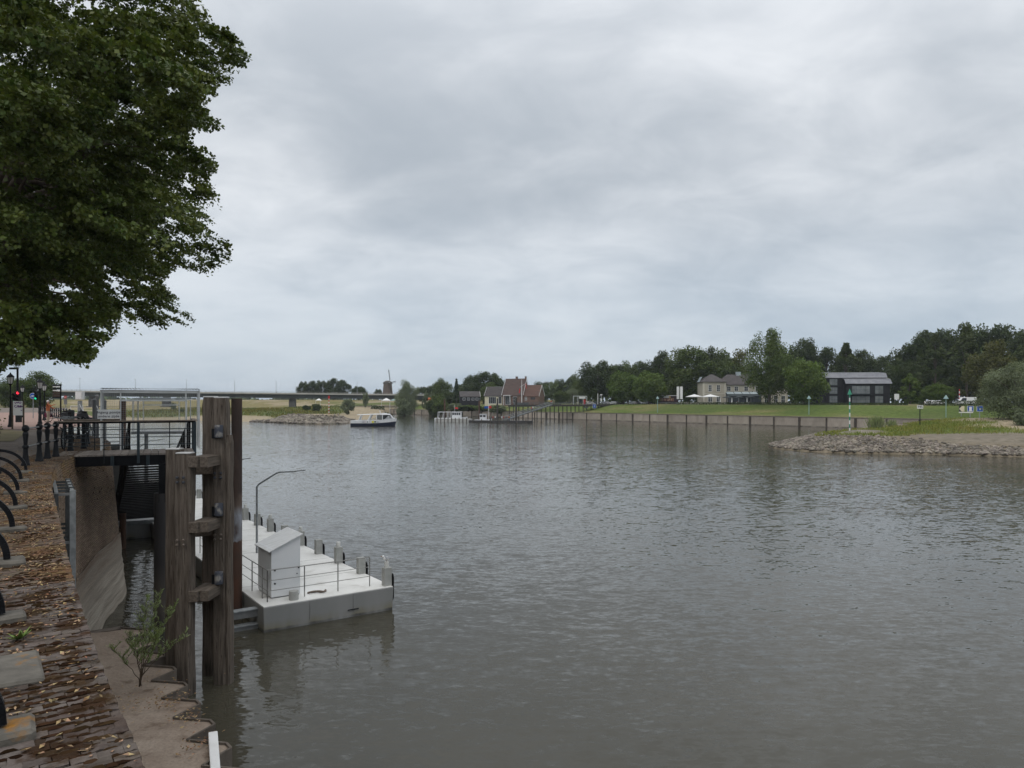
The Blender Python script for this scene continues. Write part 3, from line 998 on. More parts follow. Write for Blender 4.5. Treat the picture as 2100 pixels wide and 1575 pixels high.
# ================================================================ railing with arched stays on the capping
def at_arc(i, inward, z=QZ):
    p, t, n = edge_frame(int(round(i)))
    q = p - n * inward
    return Vector((q.x, q.y, z)), t, n
M['lichen_stone'] = mat('lichen_stone', (0.085, 0.078, 0.066), (0.14, 0.128, 0.108), 7, 0.9, bump=0.7, bscale=30, bdist=0.015, spots=(4.5, 0.58, 0.68, (0.26, 0.12, 0.018)))
rail1 = thing('quay_railing', 'black iron railing with arched stays standing on the brick capping', 'railing', (-9, 12, QZ))
i_first = min(range(400), key=lambda i: (EDGE[i] - Vector((-2.10, 3.95, 0))).length)
feet = [i_first - 27.3 + k * 27.0 for k in range(0, 11)]
posts = []
for k, i in enumerate(feet):
    if EDGE[int(i)].y > 19.2: break
    foot, t, n = at_arc(i, 0.535)
    post, _, _ = at_arc(i, 1.08)
    posts.append(post)
    hgt = 1.06 if EDGE[int(i)].y < 17.8 else 0.86
    mb = MB().lathe([(0.075, -0.02), (0.075, 0.10), (0.05, 0.14), (0.046, 0.5), (0.052, 0.52), (0.052, 0.56), (0.042, 0.6), (0.04, hgt - 0.16), (0.056, hgt - 0.14), (0.056, hgt - 0.10), (0.03, hgt - 0.08), (0.045, hgt - 0.04), (0.03, hgt), (0.0, hgt + 0.012)], post, 12)
    mb.build('post', M['black_iron'], rail1, smooth='auto')
    mb = MB()
    pts = []
    d = foot - post
    for j in range(15):
        a = math.pi / 2 * j / 14
        pts.append(post + d * math.sin(a) + Vector((0, 0, 0.06 + 0.47 * math.cos(a))))
    side = Vector((-d.y, d.x, 0)).normalized()
    hw, th = 0.034, 0.030
    for a, b in zip(pts, pts[1:]):
        da = (b - a).normalized(); u = da.cross(side)
        mb.hull8([a - side * hw - u * th, a + side * hw - u * th, b + side * hw - u * th, b - side * hw - u * th, a - side * hw + u * th, a + side * hw + u * th, b + side * hw + u * th, b - side * hw + u * th])
    mb.build('stay', M['black_iron'], rail1)
    # the stone the stay stands on belongs to the wall
    c = foot - n * 0.03 + Vector((0, 0, -0.035))
    rz = math.atan2(n.y, n.x)
    mb = MB().box(c + Vector((0, 0, 0.0)), (0.36, 0.26, 0.17), 0, rz, 0.012)
    mb.build('foot_stone', M['lichen_stone'], quay, bevel=0.02)
# a flat grey slab let into the capping between the first two feet
c, t, n = at_arc(feet[1] + 12.5, 0.52, QZ + 0.0)
MB().box(c + Vector((0, 0, -0.03)), (0.42, 0.62, 0.10), 0, math.atan2(n.y, n.x), 0.01).build('slab', M['lichen_stone'], quay, bevel=0.015)
mb = MB()
for a, b in zip(posts, posts[1:]):
    for h in (0.92, 0.54):
        mb.tube([a + Vector((0, 0, h if (b.y < 18.4) else h - 0.15)), b + Vector((0, 0, h - (0.15 if b.y > 18.4 else 0)))], 0.018, 8)
mb.build('rail', M['black_iron'], rail1)

# ---- cast iron bollard posts joined by round bars
def iron_post_mesh():
    mb = MB().lathe([(0.105, 0.0), (0.105, 0.04), (0.085, 0.08), (0.072, 0.22), (0.06, 0.30), (0.055, 0.44), (0.075, 0.46), (0.075, 0.51), (0.045, 0.54), (0.048, 0.60), (0.068, 0.80), (0.066, 0.84), (0.045, 0.88), (0.07, 0.90), (0.086, 0.95), (0.080, 1.00), (0.05, 1.035), (0.02, 1.05), (0.0, 1.052)], (0, 0, 0), 12)
    return mb
def post_row(name, label, pts, group=None, rails=True):
    t = thing(name, label, 'railing', pts[0], 0, group)
    first = None
    for p in pts:
        if first is None:
            mb = iron_post_mesh()
            mb.v = [tuple(Vector(v) + Vector(p)) for v in mb.v]
            first = mb.build('post', M['black_iron'], t, smooth='auto')
        else:
            o = first.copy(); COL.objects.link(o); o.parent = t
            o.location = Vector(p) - Vector(pts[0])
    if rails:
        for h in (0.955, 0.49):
            mb = MB()
            for a, b in zip(pts, pts[1:]):
                mb.tube([Vector(a) + Vector((0, 0, h)), Vector(b) + Vector((0, 0, h))], 0.02, 8)
            mb.build('rail', M['dull_steel'], t)
    return t
V3 = lambda x, y, z=QZ: Vector((x, y, z))
post_row('bollard_railing', 'four squat black iron posts with round bars before the wooden walkway', [V3(-12.57, 18.9), V3(-13.12, 20.3), V3(-13.5, 21.25), V3(-13.72, 22.0)])
post_row('bollard_railing', 'black iron posts with round bars behind the wooden walkway', [V3(-14.85, 24.6), V3(-15.05, 25.7), V3(-15.75, 27.0), V3(-16.6, 28.6), V3(-17.7, 30.2), V3(-19.2, 32.4)])
far_pts = []
for k in range(17):
    a, b = Vector((-37.5, 62.0, QZ)), Vector((-66.0, 102.0, QZ))
    far_pts.append(a.lerp(b, k / 16))
post_row('bollard_railing', 'distant row of dark posts along the curve of the promenade', far_pts)
# leaf litter on the capping
M['litter'] = mat('fallen_leaves', (0.16, 0.085, 0.038), (0.33, 0.235, 0.135), 3, 0.9, island=0.65, transl=0.1)
def litter(name, n, picker, size, label):
    V_ = []
    for _ in range(n):
        p = picker()
        s = random.uniform(*size)
        a = random.uniform(0, 6.28)
        u = Vector((math.cos(a), math.sin(a), random.uniform(-0.35, 0.35))) * s
        v = Vector((-math.sin(a), math.cos(a), random.uniform(-0.3, 0.3))) * s * random.uniform(0.3, 0.6)
        l = Vector((0, 0, s * random.uniform(0.05, 0.4)))
        V_.append([p - u, p - v * 1.0 + l * .5, p + l, p + v + l * .5])
        V_.append([p - v + l * .5, p + u + l * random.uniform(0, 1.2), p + v + l * .5, p + l])
    return quads(name, np.array([[tuple(q) for q in f] for f in V_]), M['litter'], label, 'leaves')
i_a, i_b = edge_at_Y(2.2), edge_at_Y(22)
def pick_cap():
    while True:
        i = int(random.triangular(i_a, i_b, i_a + 130))
        p, t, n = edge_frame(i)
        x = random.uniform(0.03, 1.3)
        q = p - n * x
        if float(vnoise(np.array(q.x), np.array(q.y), 0.35, 61)) + 0.35 * float(vnoise(np.array(q.x), np.array(q.y), 1.6, 62)) > random.uniform(0.25, 1.0):
            return Vector((q.x, q.y, QZ + 0.006))
litter('leaf_litter', 7500, pick_cap, (0.009, 0.027), 'dry tan leaves scattered over the brick capping')
def pick_ledge():
    while True:
        k = random.random()
        c = random.choice([(-8.6, 16.8, .5), (-8.1, 16.1, .35), (-6.9, 15.4, .18), (-6.1, 14.2, .2), (-7.6, 16.3, .2)])
        q = Vector((random.gauss(c[0], c[2]), random.gauss(c[1], c[2] * 1.3), LZ + 0.09))
        return q
litter('leaf_litter', 420, pick_ledge, (0.02, 0.05), 'orange brown leaves caught on the sandy ledge')
def pick_pave():
    q = Vector((random.uniform(-19, -12), random.uniform(15, 32), QZ + 0.004))
    return q
litter('leaf_litter', 500, lambda: next(q for q in iter(pick_pave, None) if q.x < -13.2 - (q.y - 22) * 0.4), (0.02, 0.05), 'dry leaves scattered over the promenade paving')
# ---- small plants
M['sapling_leaf'] = mat('sapling_leaf', (0.20, 0.26, 0.12), (0.30, 0.35, 0.21), 2, 0.75, island=0.3, transl=0.35)
M['twig'] = mat('twig_bark', (0.07, 0.05, 0.035), (0.11, 0.085, 0.06), 20, 0.9)
sap = thing('willow_sapling', 'slender grey green willow sapling growing on the sandy ledge', 'sapling', (-8.62, 16.95, LZ + .08))
stems, leaves = MB(), []
bp = Vector((-8.62, 16.95, LZ + .08))
def leafy(pts, t0, n):
    m_ = len(pts) - 1
    for _ in range(n):
        t = random.uniform(t0, 1.0)
        j = min(int(t * m_), m_ - 1)
        p = pts[j].lerp(pts[j + 1], t * m_ - j)
        ax = (pts[j + 1] - pts[j]).normalized()
        b = random.uniform(0, 6.28)
        d = (Vector((math.cos(b), math.sin(b), random.uniform(-0.1, 0.5))) + ax * 1.1).normalized()
        l = random.uniform(0.06, 0.115)
        sd_ = d.cross(Vector((random.random(), random.random(), random.random()))).normalized() * l * 0.12
        leaves.append([p, p + d * l * .5 + sd_, p + d * l, p + d * l * .5 - sd_])
for k, (a, h, sp) in enumerate(((0.2, 2.5, .35), (1.9, 2.35, .25), (5.6, 1.7, .85), (0.5, 2.15, .7), (3.4, 1.15, .75), (2.8, 1.35, .45), (4.6, 1.3, .45), (0.0, 1.35, .95))):
    ln = Vector((math.cos(a), math.sin(a), 0)) * sp + Vector((0.12, 0, 0))
    h0 = 0.05 if k < 3 else random.uniform(.1, .35)
    pts = [bp + Vector((0, 0, h0)) + ln * (t ** 1.25) + Vector((random.gauss(0, .02), random.gauss(0, .02), h * t * (1 - 0.1 * t) - h0 * t)) for t in np.linspace(0, 1, 10)]
    stems.tube(pts, [0.013 * (1 - t * 0.85) * (0.5 + h / 4) for t in np.linspace(0, 1, 10)], 5)
    leafy(pts, .45, int(50 * h))
    for _ in range(int(10 * h)):
        t = random.uniform(.28, .95); j = int(t * 8)
        s0 = pts[j].lerp(pts[j + 1], t * 9 - j if t * 9 - j < 1 else 1)
        b = random.uniform(0, 6.28)
        L_ = random.uniform(.15, .42) * (1.15 - t * .5)
        tw = [s0 + (Vector((math.cos(b), math.sin(b), 1.1)).normalized() * L_ * u_) + Vector((0, 0, .05 * u_ * u_)) for u_ in (0, .35, .7, 1)]
        stems.tube(tw, [.005, .004, .003, .0015], 4)
        leafy(tw, .1, int(40 * L_ + 6))
stems.build('stem', M['twig'], sap, smooth=True)
L4 = np.array([[tuple(q - bp) for q in f] for f in leaves])
quads('foliage', L4, M['sapling_leaf'], parent=sap)
weed = thing('weed', 'small bright green weed sprouting between the capping bricks', 'weed', at_arc(feet[1] + 20, 0.42)[0])
wv = []
wl_ = Vector(weed.location)
for k in range(34):
    a = random.uniform(0, 6.28); l = random.uniform(0.03, 0.12)
    d = Vector((math.cos(a), math.sin(a), random.uniform(0.25, 1.1))).normalized() * l
    s_ = Vector((-math.sin(a), math.cos(a), 0)) * l * 0.12
    wv.append([(0, 0, 0), tuple(d * .5 + s_), tuple(d), tuple(d * .5 - s_)])
quads('leaf_tuft', np.array(wv), mat('weed_leaf', (0.10, 0.17, 0.03), (0.16, 0.2, 0.05), 4, 0.7, island=0.2), parent=weed)

# ================================================================ walkway from the quay
M['deck_wood'] = mat('grey_deck_wood', (0.17, 0.145, 0.125), (0.25, 0.22, 0.195), 2.2, 0.85, stretch=(6, 1, 1), bump=0.35, bscale=12, objr=0.18)
M['handrail_wood'] = mat('handrail_wood', (0.16, 0.13, 0.105), (0.24, 0.20, 0.165), 2.0, 0.8, stretch=(1, 8, 8), bump=0.3)
M['beam_black'] = mat('beam_black', (0.005, 0.0055, 0.0065), (0.009, 0.0095, 0.011), 3, 0.7, spec=0.08)
wu, wv_ = Vector((0.902, 0.432, 0)), Vector((-0.432, 0.902, 0))
W0 = Vector((-13.95, 22.3, 0))
WL, WWD = 3.95, 2.35
def wk(s, t, z): return W0 + wu * s + wv_ * t + Vector((0, 0, z))
walk = thing('walkway', 'wooden plank walkway with dark railings reaching out from the quay', 'walkway', wk(0, 0, QZ))
np_ = 18
pw = WL / np_
for k in range(np_):
    mb = MB()
    a, b = k * pw + 0.008, (k + 1) * pw - 0.008
    dz = random.uniform(-0.006, 0.006)
    mb.hull8([wk(a, 0.0, QZ - 0.05 + dz), wk(b, 0.0, QZ - 0.05 + dz), wk(b, WWD, QZ - 0.05 + dz), wk(a, WWD, QZ - 0.05 + dz), wk(a, 0.0, QZ + dz), wk(b, 0.0, QZ + dz), wk(b, WWD, QZ + dz), wk(a, WWD, QZ + dz)])
    mb.build('plank', M['deck_wood'], walk)
for t in (0.06, 1.2, WWD - 0.06):
    mb = MB().bar(wk(0.55, t, QZ - 0.21), wk(WL, t, QZ - 0.21), 0.12, 0.30)
    mb.build('beam', M['beam_black'], walk)
for k, s in enumerate((1.55, 2.55, 3.55)):
    MB().bar(wk(s, -0.03, QZ - 0.36), wk(s, -0.03, QZ - 0.06), 0.10, 0.03).build('stiffener', M['blue_steel'], walk)
def fence_run(p_at, s0, s1, posts_s, thick, t, rails=(0.28, 0.53, 0.78), hand=True, cap_w=0.16, hcol='handrail_wood'):
    for s in posts_s:
        wd = 0.10 if s in thick else 0.035
        MB().bar(p_at(s, t, QZ - 0.30 if t <= 0 else QZ - 0.02), p_at(s, t, QZ + 1.0), wd, wd * 0.8, up=tuple(wu)).build('post', M['blue_steel'] if s in thick else M['black_steel'], walk)
    for h in rails:
        MB().tube([p_at(s0, t, QZ + h), p_at(s1, t, QZ + h)], 0.012, 8).build('rail', M['blue_steel'], walk)
    if hand:
        MB().bar(p_at(s0 - 0.03, t, QZ + 1.045), p_at(s1 + 0.03, t, QZ + 1.045), cap_w, 0.035).build('handrail', M[hcol], walk)
        MB().bar(p_at(s0, t, QZ + 1.0), p_at(s1, t, QZ + 1.0), 0.06, 0.055).build('under_rail', M['beam_black'], walk)
fence_run(wk, 0.02, WL, (0.02, 1.32, 2.28, 3.18, WL - 0.02), (2.28, WL - 0.02), -0.02)
fence_run(wk, 0.02, 1.75, (0.02, 0.9, 1.72), (1.72,), WWD - 0.02)
end = lambda s, t, z: wk(WL - 0.01, s, z)
for s in (0.62, 1.15, 1.7, 2.3):
    MB().bar(wk(WL - 0.01, s, QZ - 0.25), wk(WL - 0.01, s, QZ + 1.0), 0.09, 0.05, up=tuple(wu)).build('post', M['blue_steel'], walk)
for h in (0.28, 0.53, 0.78):
    MB().tube([wk(WL - 0.01, 0, QZ + h), wk(WL - 0.01, 2.3, QZ + h)], 0.012, 8).build('rail', M['blue_steel'], walk)
MB().bar(wk(WL - 0.01, -0.05, QZ + 1.045), wk(WL - 0.01, 2.33, QZ + 1.045), 0.14, 0.035).build('handrail', M['handrail_wood'], walk)
# big pile carrying the walkway
M['dark_pile'] = mat('dark_pile', (0.022, 0.021, 0.022), (0.04, 0.037, 0.035), 1.2, 0.6, stretch=(1, 1, .3), zramp=dict(stops=[(2.6, 1.0, (0.13, 0.11, 0.09)), (0.6, 0.2, (0.05, 0.042, 0.035))], amp=0.5))
pl = thing('support_pile', 'thick dark steel pile with black head carrying the walkway', 'pile', (-11.15, 23.3, 0))
MB().tube([(-11.15, 23.3, -1.5), (-11.15, 23.3, 4.6)], 0.235, 24).build('shaft', M['dark_pile'], pl, smooth='auto')
MB().box((-11.05, 23.6, 4.93), (0.62, 0.9, 1.22), 0, R(25)).build('head_box', M['beam_black'], pl)

# ---- mesh gate shelter on the outer side of the walkway
M['wire'] = mat('galvanised_wire', (0.30, 0.31, 0.31), None, rough=0.5, metal=0.3)
M['corrugated'] = mat('corrugated_roof', (0.20, 0.23, 0.25), (0.28, 0.31, 0.33), 3, 0.5)
def gate(label, o, u, v, wdt, hgt, dep, z0, mesh_step=0.066, sign=False):
    t = thing('gate_shelter', label, 'gate shelter', (o.x, o.y, z0))
    pt = lambda s, d, h: o + u * s + v * d + Vector((0, 0, z0 + h))
    for s, d in ((0, 0), (wdt, 0), (0.0, dep), (wdt, dep)):
        MB().bar(pt(s, d, 0), pt(s, d, hgt), 0.06, 0.06, up=tuple(u)).build('post', M['offwhite_metal'], t)
    for s in (wdt * 0.19, wdt * 0.86):
        MB().bar(pt(s, 0, 0), pt(s, 0, hgt - 0.06), 0.05, 0.04, up=tuple(u)).build('post', M['offwhite_metal'], t)
    MB().bar(pt(0, 0, hgt - 0.07), pt(wdt, 0, hgt - 0.07), 0.06, 0.08).build('lintel', M['offwhite_metal'], t)
    MB().bar(pt(0, dep, hgt - 0.04), pt(wdt, dep, hgt - 0.04), 0.06, 0.08).build('lintel', M['offwhite_metal'], t)
    MB().bar(pt(wdt * .19, 0, hgt - 0.36), pt(wdt * .86, 0, hgt - 0.36), 0.05, 0.06).build('lintel', M['offwhite_metal'], t)
    for s in (0, wdt):
        MB().bar(pt(s, 0, hgt - 0.06), pt(s, dep, hgt - 0.03), 0.05, 0.06).build('side_bar', M['offwhite_metal'], t)
    # corrugated sheet
    mb = MB(); n = int(wdt / 0.09) * 4
    for k in range(n + 1):
        s = -0.03 + (wdt + 0.06) * k / n
        h = hgt + 0.03 + 0.022 * math.sin(k * math.pi / 2)
        mb.v += [tuple(pt(s, -0.08, h - 0.0)), tuple(pt(s, dep + 0.08, h + 0.03)), tuple(pt(s, -0.08, h + 0.006)), tuple(pt(s, dep + 0.08, h + 0.036))]
    for k in range(n):
        a = 4 * k
        mb.f += [(a, a + 1, a + 5, a + 4), (a + 2, a + 6, a + 7, a + 3), (a, a + 4, a + 6, a + 2)]; mb.m += [0, 0, 0]
    mb.build('roof', M['corrugated'], t)
    mb = MB()
    wr = 0.0045
    k = 0
    while k * mesh_step < wdt:
        mb.bar(pt(k * mesh_step, 0.03, 0.06), pt(k * mesh_step, 0.03, hgt - 0.1), wr, wr, up=tuple(u)); k += 1
    k = 1
    while k * mesh_step < hgt - 0.1:
        mb.bar(pt(0, 0.03, k * mesh_step), pt(wdt, 0.03, k * mesh_step), wr, wr); k += 1
    tag(mb.build('wire_mesh', M['wire'], t), kind='stuff')
    return t, pt
GO = wk(1.1, WWD - 0.1, 0)
g1, pt1 = gate('white mesh gate shelter with corrugated roof on the wooden walkway', GO, wu, wv_, 3.05, 2.06, 0.9, QZ)
def text_mesh(name, s, size, M4, mat_, parent, depth=0.004, align='CENTER', spacing=1.0, bold=0.0):
    cu = bpy.data.curves.new(name, 'FONT')
    cu.body = s
    cu.size = size
    cu.align_x, cu.align_y = align, 'CENTER'
    cu.extrude = depth
    cu.offset = bold
    cu.space_character = spacing
    tmp = bpy.data.objects.new('tmp', cu)
    COL.objects.link(tmp)
    dg = bpy.context.evaluated_depsgraph_get()
    me = bpy.data.meshes.new_from_object(tmp.evaluated_get(dg))
    bpy.data.objects.remove(tmp)
    me.name = name
    me.materials.clear(); me.materials.append(mat_)
    me.transform(chain(parent).inverted() @ M4 if parent else M4)
    o = bpy.data.objects.new(name, me)
    COL.objects.link(o)
    if parent: o.parent = parent
    return o
def facing(loc, u):
    """matrix of an upright board: x along u, z up, front towards the camera side"""
    u = Vector((u.x, u.y, 0)).normalized()
    n = Vector((u.y, -u.x, 0))
    return Matrix(((u.x, 0, n.x, loc[0]), (u.y, 0, n.y, loc[1]), (0, 1, n.z, loc[2]), (0, 0, 0, 1)))
sg = thing('text_sign', 'white board with black text on the mesh gate posts', 'sign', pt1(0.22, -0.07, 1.22))
c = pt1(0.23, -0.07, 1.23)
MB().bar(c - wu * 0.34, c + wu * 0.34, 0.015, 0.31).build('board', M['white_paint'], sg)
for i, s in enumerate(('Ingang pontje', 'andere zijde')):
    text_mesh('lettering', s, 0.118, facing(c - wv_ * 0.012 + Vector((0, 0, 0.062 - 0.135 * i)), wu), M['lettering'], sg, 0.002, spacing=1.08, bold=0.001)

# ---- gangway going down to the landing pontoon
M['gangway_dark'] = mat('gangway_dark', (0.007, 0.007, 0.0075), (0.013, 0.0125, 0.012), 4, 0.85, spec=0.05)
gang = thing('gangway', 'dark stepped gangway descending from the walkway to the water', 'gangway', wk(2.9, WWD, QZ))
GA, GB = wk(2.9, WWD, QZ - 0.05), Vector((-20.6, 40.0, 1.15))
gd = (GB - GA); gh = Vector((gd.x, gd.y, 0)).normalized()
gs = Vector((gh.y, -gh.x, 0))
for sgn in (-1, 1):
    o_ = gs * sgn * 0.95
    MB().bar(GA + o_, GB + o_, 0.07, 0.34).build('stringer', M['gangway_dark'], gang)
    up_ = Vector((0, 0, 1.02))
    MB().bar(GA + o_ + up_, GB + o_ + up_, 0.07, 0.07).build('handrail', M['gangway_dark'], gang)
    for k in range(13):
        q = GA.lerp(GB, k / 12) + o_
        MB().bar(q, q + up_, 0.05, 0.05, up=tuple(gh)).build('baluster', M['gangway_dark'], gang)
    for h in (0.3, 0.55, 0.8):
        MB().tube([GA + o_ + Vector((0, 0, h)), GB + o_ + Vector((0, 0, h))], 0.012, 6).build('rail', M['gangway_dark'], gang)
# closed side panel at the head of the gangway, river side
a, b = GA + gs * 0.93, GA.lerp(GB, 0.16) + gs * 0.93
MB().hull8([a, b, b + gs * .02, a + gs * .02, a + Vector((0, 0, 0.98)), b + Vector((0, 0, 0.98)), b + gs * .02 + Vector((0, 0, .98)), a + gs * .02 + Vector((0, 0, .98))]).build('side_panel', M['gangway_dark'], gang)
nt_ = 34
for k in range(nt_):
    q = GA.lerp(GB, (k + 0.5) / nt_)
    MB().bar(q - gs * 0.92 + Vector((0, 0, -0.03)), q + gs * 0.92 + Vector((0, 0, -0.03)), gd.length / nt_ * 0.84, 0.045, up=(0, 0, 1)).build('tread', M['gangway_dark'], gang)
lp = thing('landing_pontoon', 'low grey float under the foot of the dark gangway', 'pontoon', (-20.6, 41.0, 0))
M['pont_side'] = mat('pontoon_side', (0.215, 0.218, 0.21), (0.255, 0.255, 0.248), 1.0, 0.55, stretch=(1, 1, .3), zramp=dict(stops=[(0.42, 0.12, (0.185, 0.165, 0.105)), (0.17, 0.12, (0.028, 0.027, 0.022))], amp=0.14, ns=2))
M['pont_deck'] = mat('pontoon_deck', (0.66, 0.655, 0.62), (0.74, 0.735, 0.705), 0.9, 0.7, detail=7, spots=(1.3, 0.55, 0.8, (0.48, 0.465, 0.42)))
rz = math.atan2(gh.y, gh.x)
MB().box((-21.2, 42.6, 0.2), (4.8, 2.5, 1.2), 0, rz).build('hull', M['pont_side'], lp, bevel=0.03)
MB().box((-21.2, 42.6, 0.83), (4.9, 2.6, 0.06), 0, rz).build('deck', M['dull_steel'], lp)
MB().bar(GB - gs * 1.1 + Vector((0, 0, -.25)), GB + gs * 1.1 + Vector((0, 0, -.25)), 0.3, 0.22).build('crossbeam', M['dull_steel'], lp)
# ---- second, pale lattice gangway further along
g2 = thing('gangway', 'pale lattice gangway further along the quay wall', 'gangway', (-20.3, 36, 5.2))
A2, B2 = Vector((-20.1, 36.2, 5.35)), Vector((-25.6, 48.4, 1.1))
d2 = (B2 - A2); h2 = Vector((d2.x, d2.y, 0)).normalized(); s2 = Vector((h2.y, -h2.x, 0))
for sgn in (-1, 1):
    o_ = s2 * sgn * 0.7; up_ = Vector((0, 0, 1.05))
    MB().bar(A2 + o_, B2 + o_, 0.09, 0.2).build('stringer', M['galv'], g2)
    MB().bar(A2 + o_ + up_, B2 + o_ + up_, 0.06, 0.06).build('handrail', M['galv'], g2)
    mb = MB()
    for k in range(14):
        q, q2 = A2.lerp(B2, k / 14) + o_, A2.lerp(B2, (k + 1) / 14) + o_
        mb.bar(q, q + up_, 0.035, 0.035, up=tuple(h2))
        mb.bar(q if k % 2 else q + up_, q2 + up_ if k % 2 else q2, 0.03, 0.03)
    mb.build('lattice', M['galv'], g2)
MB().hull8([A2 - s2 * .7, A2 + s2 * .7, B2 + s2 * .7, B2 - s2 * .7] + [q + Vector((0, 0, .05)) for q in (A2 - s2 * .7, A2 + s2 * .7, B2 + s2 * .7, B2 - s2 * .7)]).build('deck', M['dull_steel'], g2)
lp2 = thing('landing_pontoon', 'grey float with white railing beyond the gangways', 'pontoon', (-27, 52, 0))
MB().box((-27.5, 52.5, 0.3), (8, 3.4, 1.4), 0, math.atan2(h2.y, h2.x)).build('hull', M['pont_side'], lp2)
mb = MB()
for k in range(9):
    q = Vector((-26.0, 48.6, 1.0)) + h2 * k * 0.9
    mb.bar(q, q + Vector((0, 0, 1.0)), 0.04, 0.04, up=tuple(h2))
for h in (0.5, 1.0):
    mb.bar(Vector((-26.0, 48.6, 1.0 + h)), Vector((-26.0, 48.6, 1.0 + h)) + h2 * 7.2, 0.04, 0.04)
mb.build('railing', M['white_paint'], lp2)
# further gate shelter, on its own little platform on piles
M['rust'] = mat('rusty_steel', (0.062, 0.036, 0.026), (0.09, 0.052, 0.036), 2.5, 0.85, bump=0.3, bscale=14, spots=(1.2, 0.6, 0.75, (0.17, 0.12, 0.09)))
o2 = Vector((-22.9, 44.2, 0))
g3, pt3 = gate('farther mesh gate shelter with corrugated roof beyond the walkway', o2, Vector((0.985, 0.17, 0)), Vector((-0.17, 0.985, 0)), 3.05, 1.95, 0.9, 5.72, 0.08)
plat = thing('platform', 'small dark steel platform under the farther mesh gate shelter', 'platform', (-21.5, 45, 5.6))
MB().box((-21.4, 45.0, 5.63), (3.3, 1.6, 0.16), 0, R(10)).build('deck', M['dull_steel'], plat)
for x_ in (-22.6, -20.3):
    MB().tube([(x_, 45.2, -1.5), (x_, 45.2, 5.55)], 0.11, 12).build('leg', M['dull_steel'], plat)

# ================================================================ mooring piles
def pile(label, x, y, top, r, mat_, cap=0.0, name='mooring_pile', cm=None):
    t = thing(name, label, 'pile', (x, y, 0))
    MB().tube([(x, y, -1.5), (x, y, top)], r, 24).build('shaft', mat_, t, smooth='auto')
    if cap:
        MB().lathe([(r + 0.015, top - 0.06), (r + 0.015, top + 0.01), (r * 0.85, top + cap * .5), (r * .3, top + cap), (0.0, top + cap)], (x, y, 0), 24).build('cap', cm or mat_, t, smooth='auto')
    return t
M['pile_paint'] = mat('painted_pile', (0.040, 0.029, 0.025), (0.065, 0.043, 0.034), 2.5, 0.8, bump=0.3, bscale=14, stretch=(1, 1, .45),
                      zramp=dict(stops=[(4.75, 4.62, (0.13, 0.10, 0.08)), (4.35, 3.95, (0.33, 0.36, 0.40)), (3.12, 3.08, (0.095, 0.046, 0.03)), (0.7, 0.3, (0.05, 0.035, 0.025))], amp=0.75, ns=1.9))
pile('rusty mooring pile with worn white band beside the wooden dolphin', -9.56, 25.4, 7.62, 0.18, M['pile_paint'])
M['pile_grey'] = mat('grey_pile', (0.075, 0.08, 0.083), (0.11, 0.112, 0.112), 1.5, 0.6)
pile('reddish brown rusty pile behind the mesh gate sign', -19.9, 37.4, 7.55, 0.155, M['rust'])
pile('dark grey mooring pile with pointed cap, nearer the cabinet', -30.6, 53.6, 7.62, 0.135, M['pile_grey'], 0.12)
pile('dark grey mooring pile with small cap, nearer the mesh gate', -27.6, 49.5, 7.55, 0.14, M['pile_grey'], 0.1)
pile('paler grey mooring pile standing behind the other grey piles', -36.0, 63.5, 8.0, 0.13, M['pile_grey'], 0.12)

# ================================================================ wooden dolphin
M['timber'] = mat('weathered_timber', (0.064, 0.050, 0.039), (0.14, 0.116, 0.094), 2.6, 0.9, stretch=(7, 7, 0.45), bump=0.6, bscale=7, bdist=0.03, detail=8, spots=(5.0, 0.60, 0.66, (0.035, 0.027, 0.021)),
                  zramp=dict(stops=[(0.62, 0.40, (0.026, 0.021, 0.016))], amp=0.35, ns=3), grain=0.2)
M['timber_h'] = mat('weathered_beam', (0.07, 0.055, 0.043), (0.14, 0.116, 0.094), 2.6, 0.9, stretch=(7, 0.5, 7), bump=0.3, bscale=7, bdist=0.02, detail=8)
M['zinc'] = mat('zinc_cap', (0.45, 0.45, 0.44), (0.55, 0.55, 0.54), 5, 0.5)
M['bolt'] = mat('bolt_head', (0.20, 0.17, 0.14), (0.10, 0.075, 0.06), 20, 0.6, metal=0.3)
M['bolt_dark'] = mat('bolt_dark', (0.035, 0.04, 0.05), (0.06, 0.06, 0.065), 20, 0.6)
dol = thing('wooden_dolphin', 'weathered timber mooring dolphin of tall paired posts and cross beams', 'dolphin', (-8.1, 19.2, 0))
def timber(cx_, cy_, w_, d_, z0, z1, taper=0.0, m='timber', name='post', rz=0.0):
    mb = MB()
    x, y = w_ / 2, d_ / 2
    zs = [z0] + list(np.linspace(0.2, z1 - (0.22 if taper else 0.02), 12)) + [z1]
    Mr = Matrix.Rotation(rz, 3, 'Z')
    rings = []
    for k, z in enumerate(zs):
        f = 1 - taper if k == len(zs) - 1 else 1.0
        j = lambda: random.uniform(-0.013, 0.013)
        c_ = 0.05
        pr = [(-x + c_, -y), (x - c_, -y), (x, -y + c_), (x, y - c_), (x - c_, y), (-x + c_, y), (-x, y - c_), (-x, -y + c_)]
        rings.append([Mr @ Vector((px * f + j(), py * f + j(), 0)) + Vector((cx_, cy_, z)) for px, py in pr])
    for rg in rings: mb.v += [tuple(q) for q in rg]
    for k in range(len(zs) - 1):
        for j in range(8):
            a, b = k * 8 + j, k * 8 + (j + 1) % 8
            mb.f.append((a, b, b + 8, a + 8)); mb.m.append(0)
    n = (len(zs) - 1) * 8
    mb.f.append(tuple(range(n, n + 8))); mb.m.append(0)
    return mb.build(name, M[m], dol)
timber(-8.40, 18.80, 0.42, 0.36, -1.5, 6.17)
timber(-8.92, 19.35, 0.38, 0.36, -1.5, 6.24)
timber(-7.76, 19.55, 0.36, 0.36, -1.5, 7.60, 0.14)
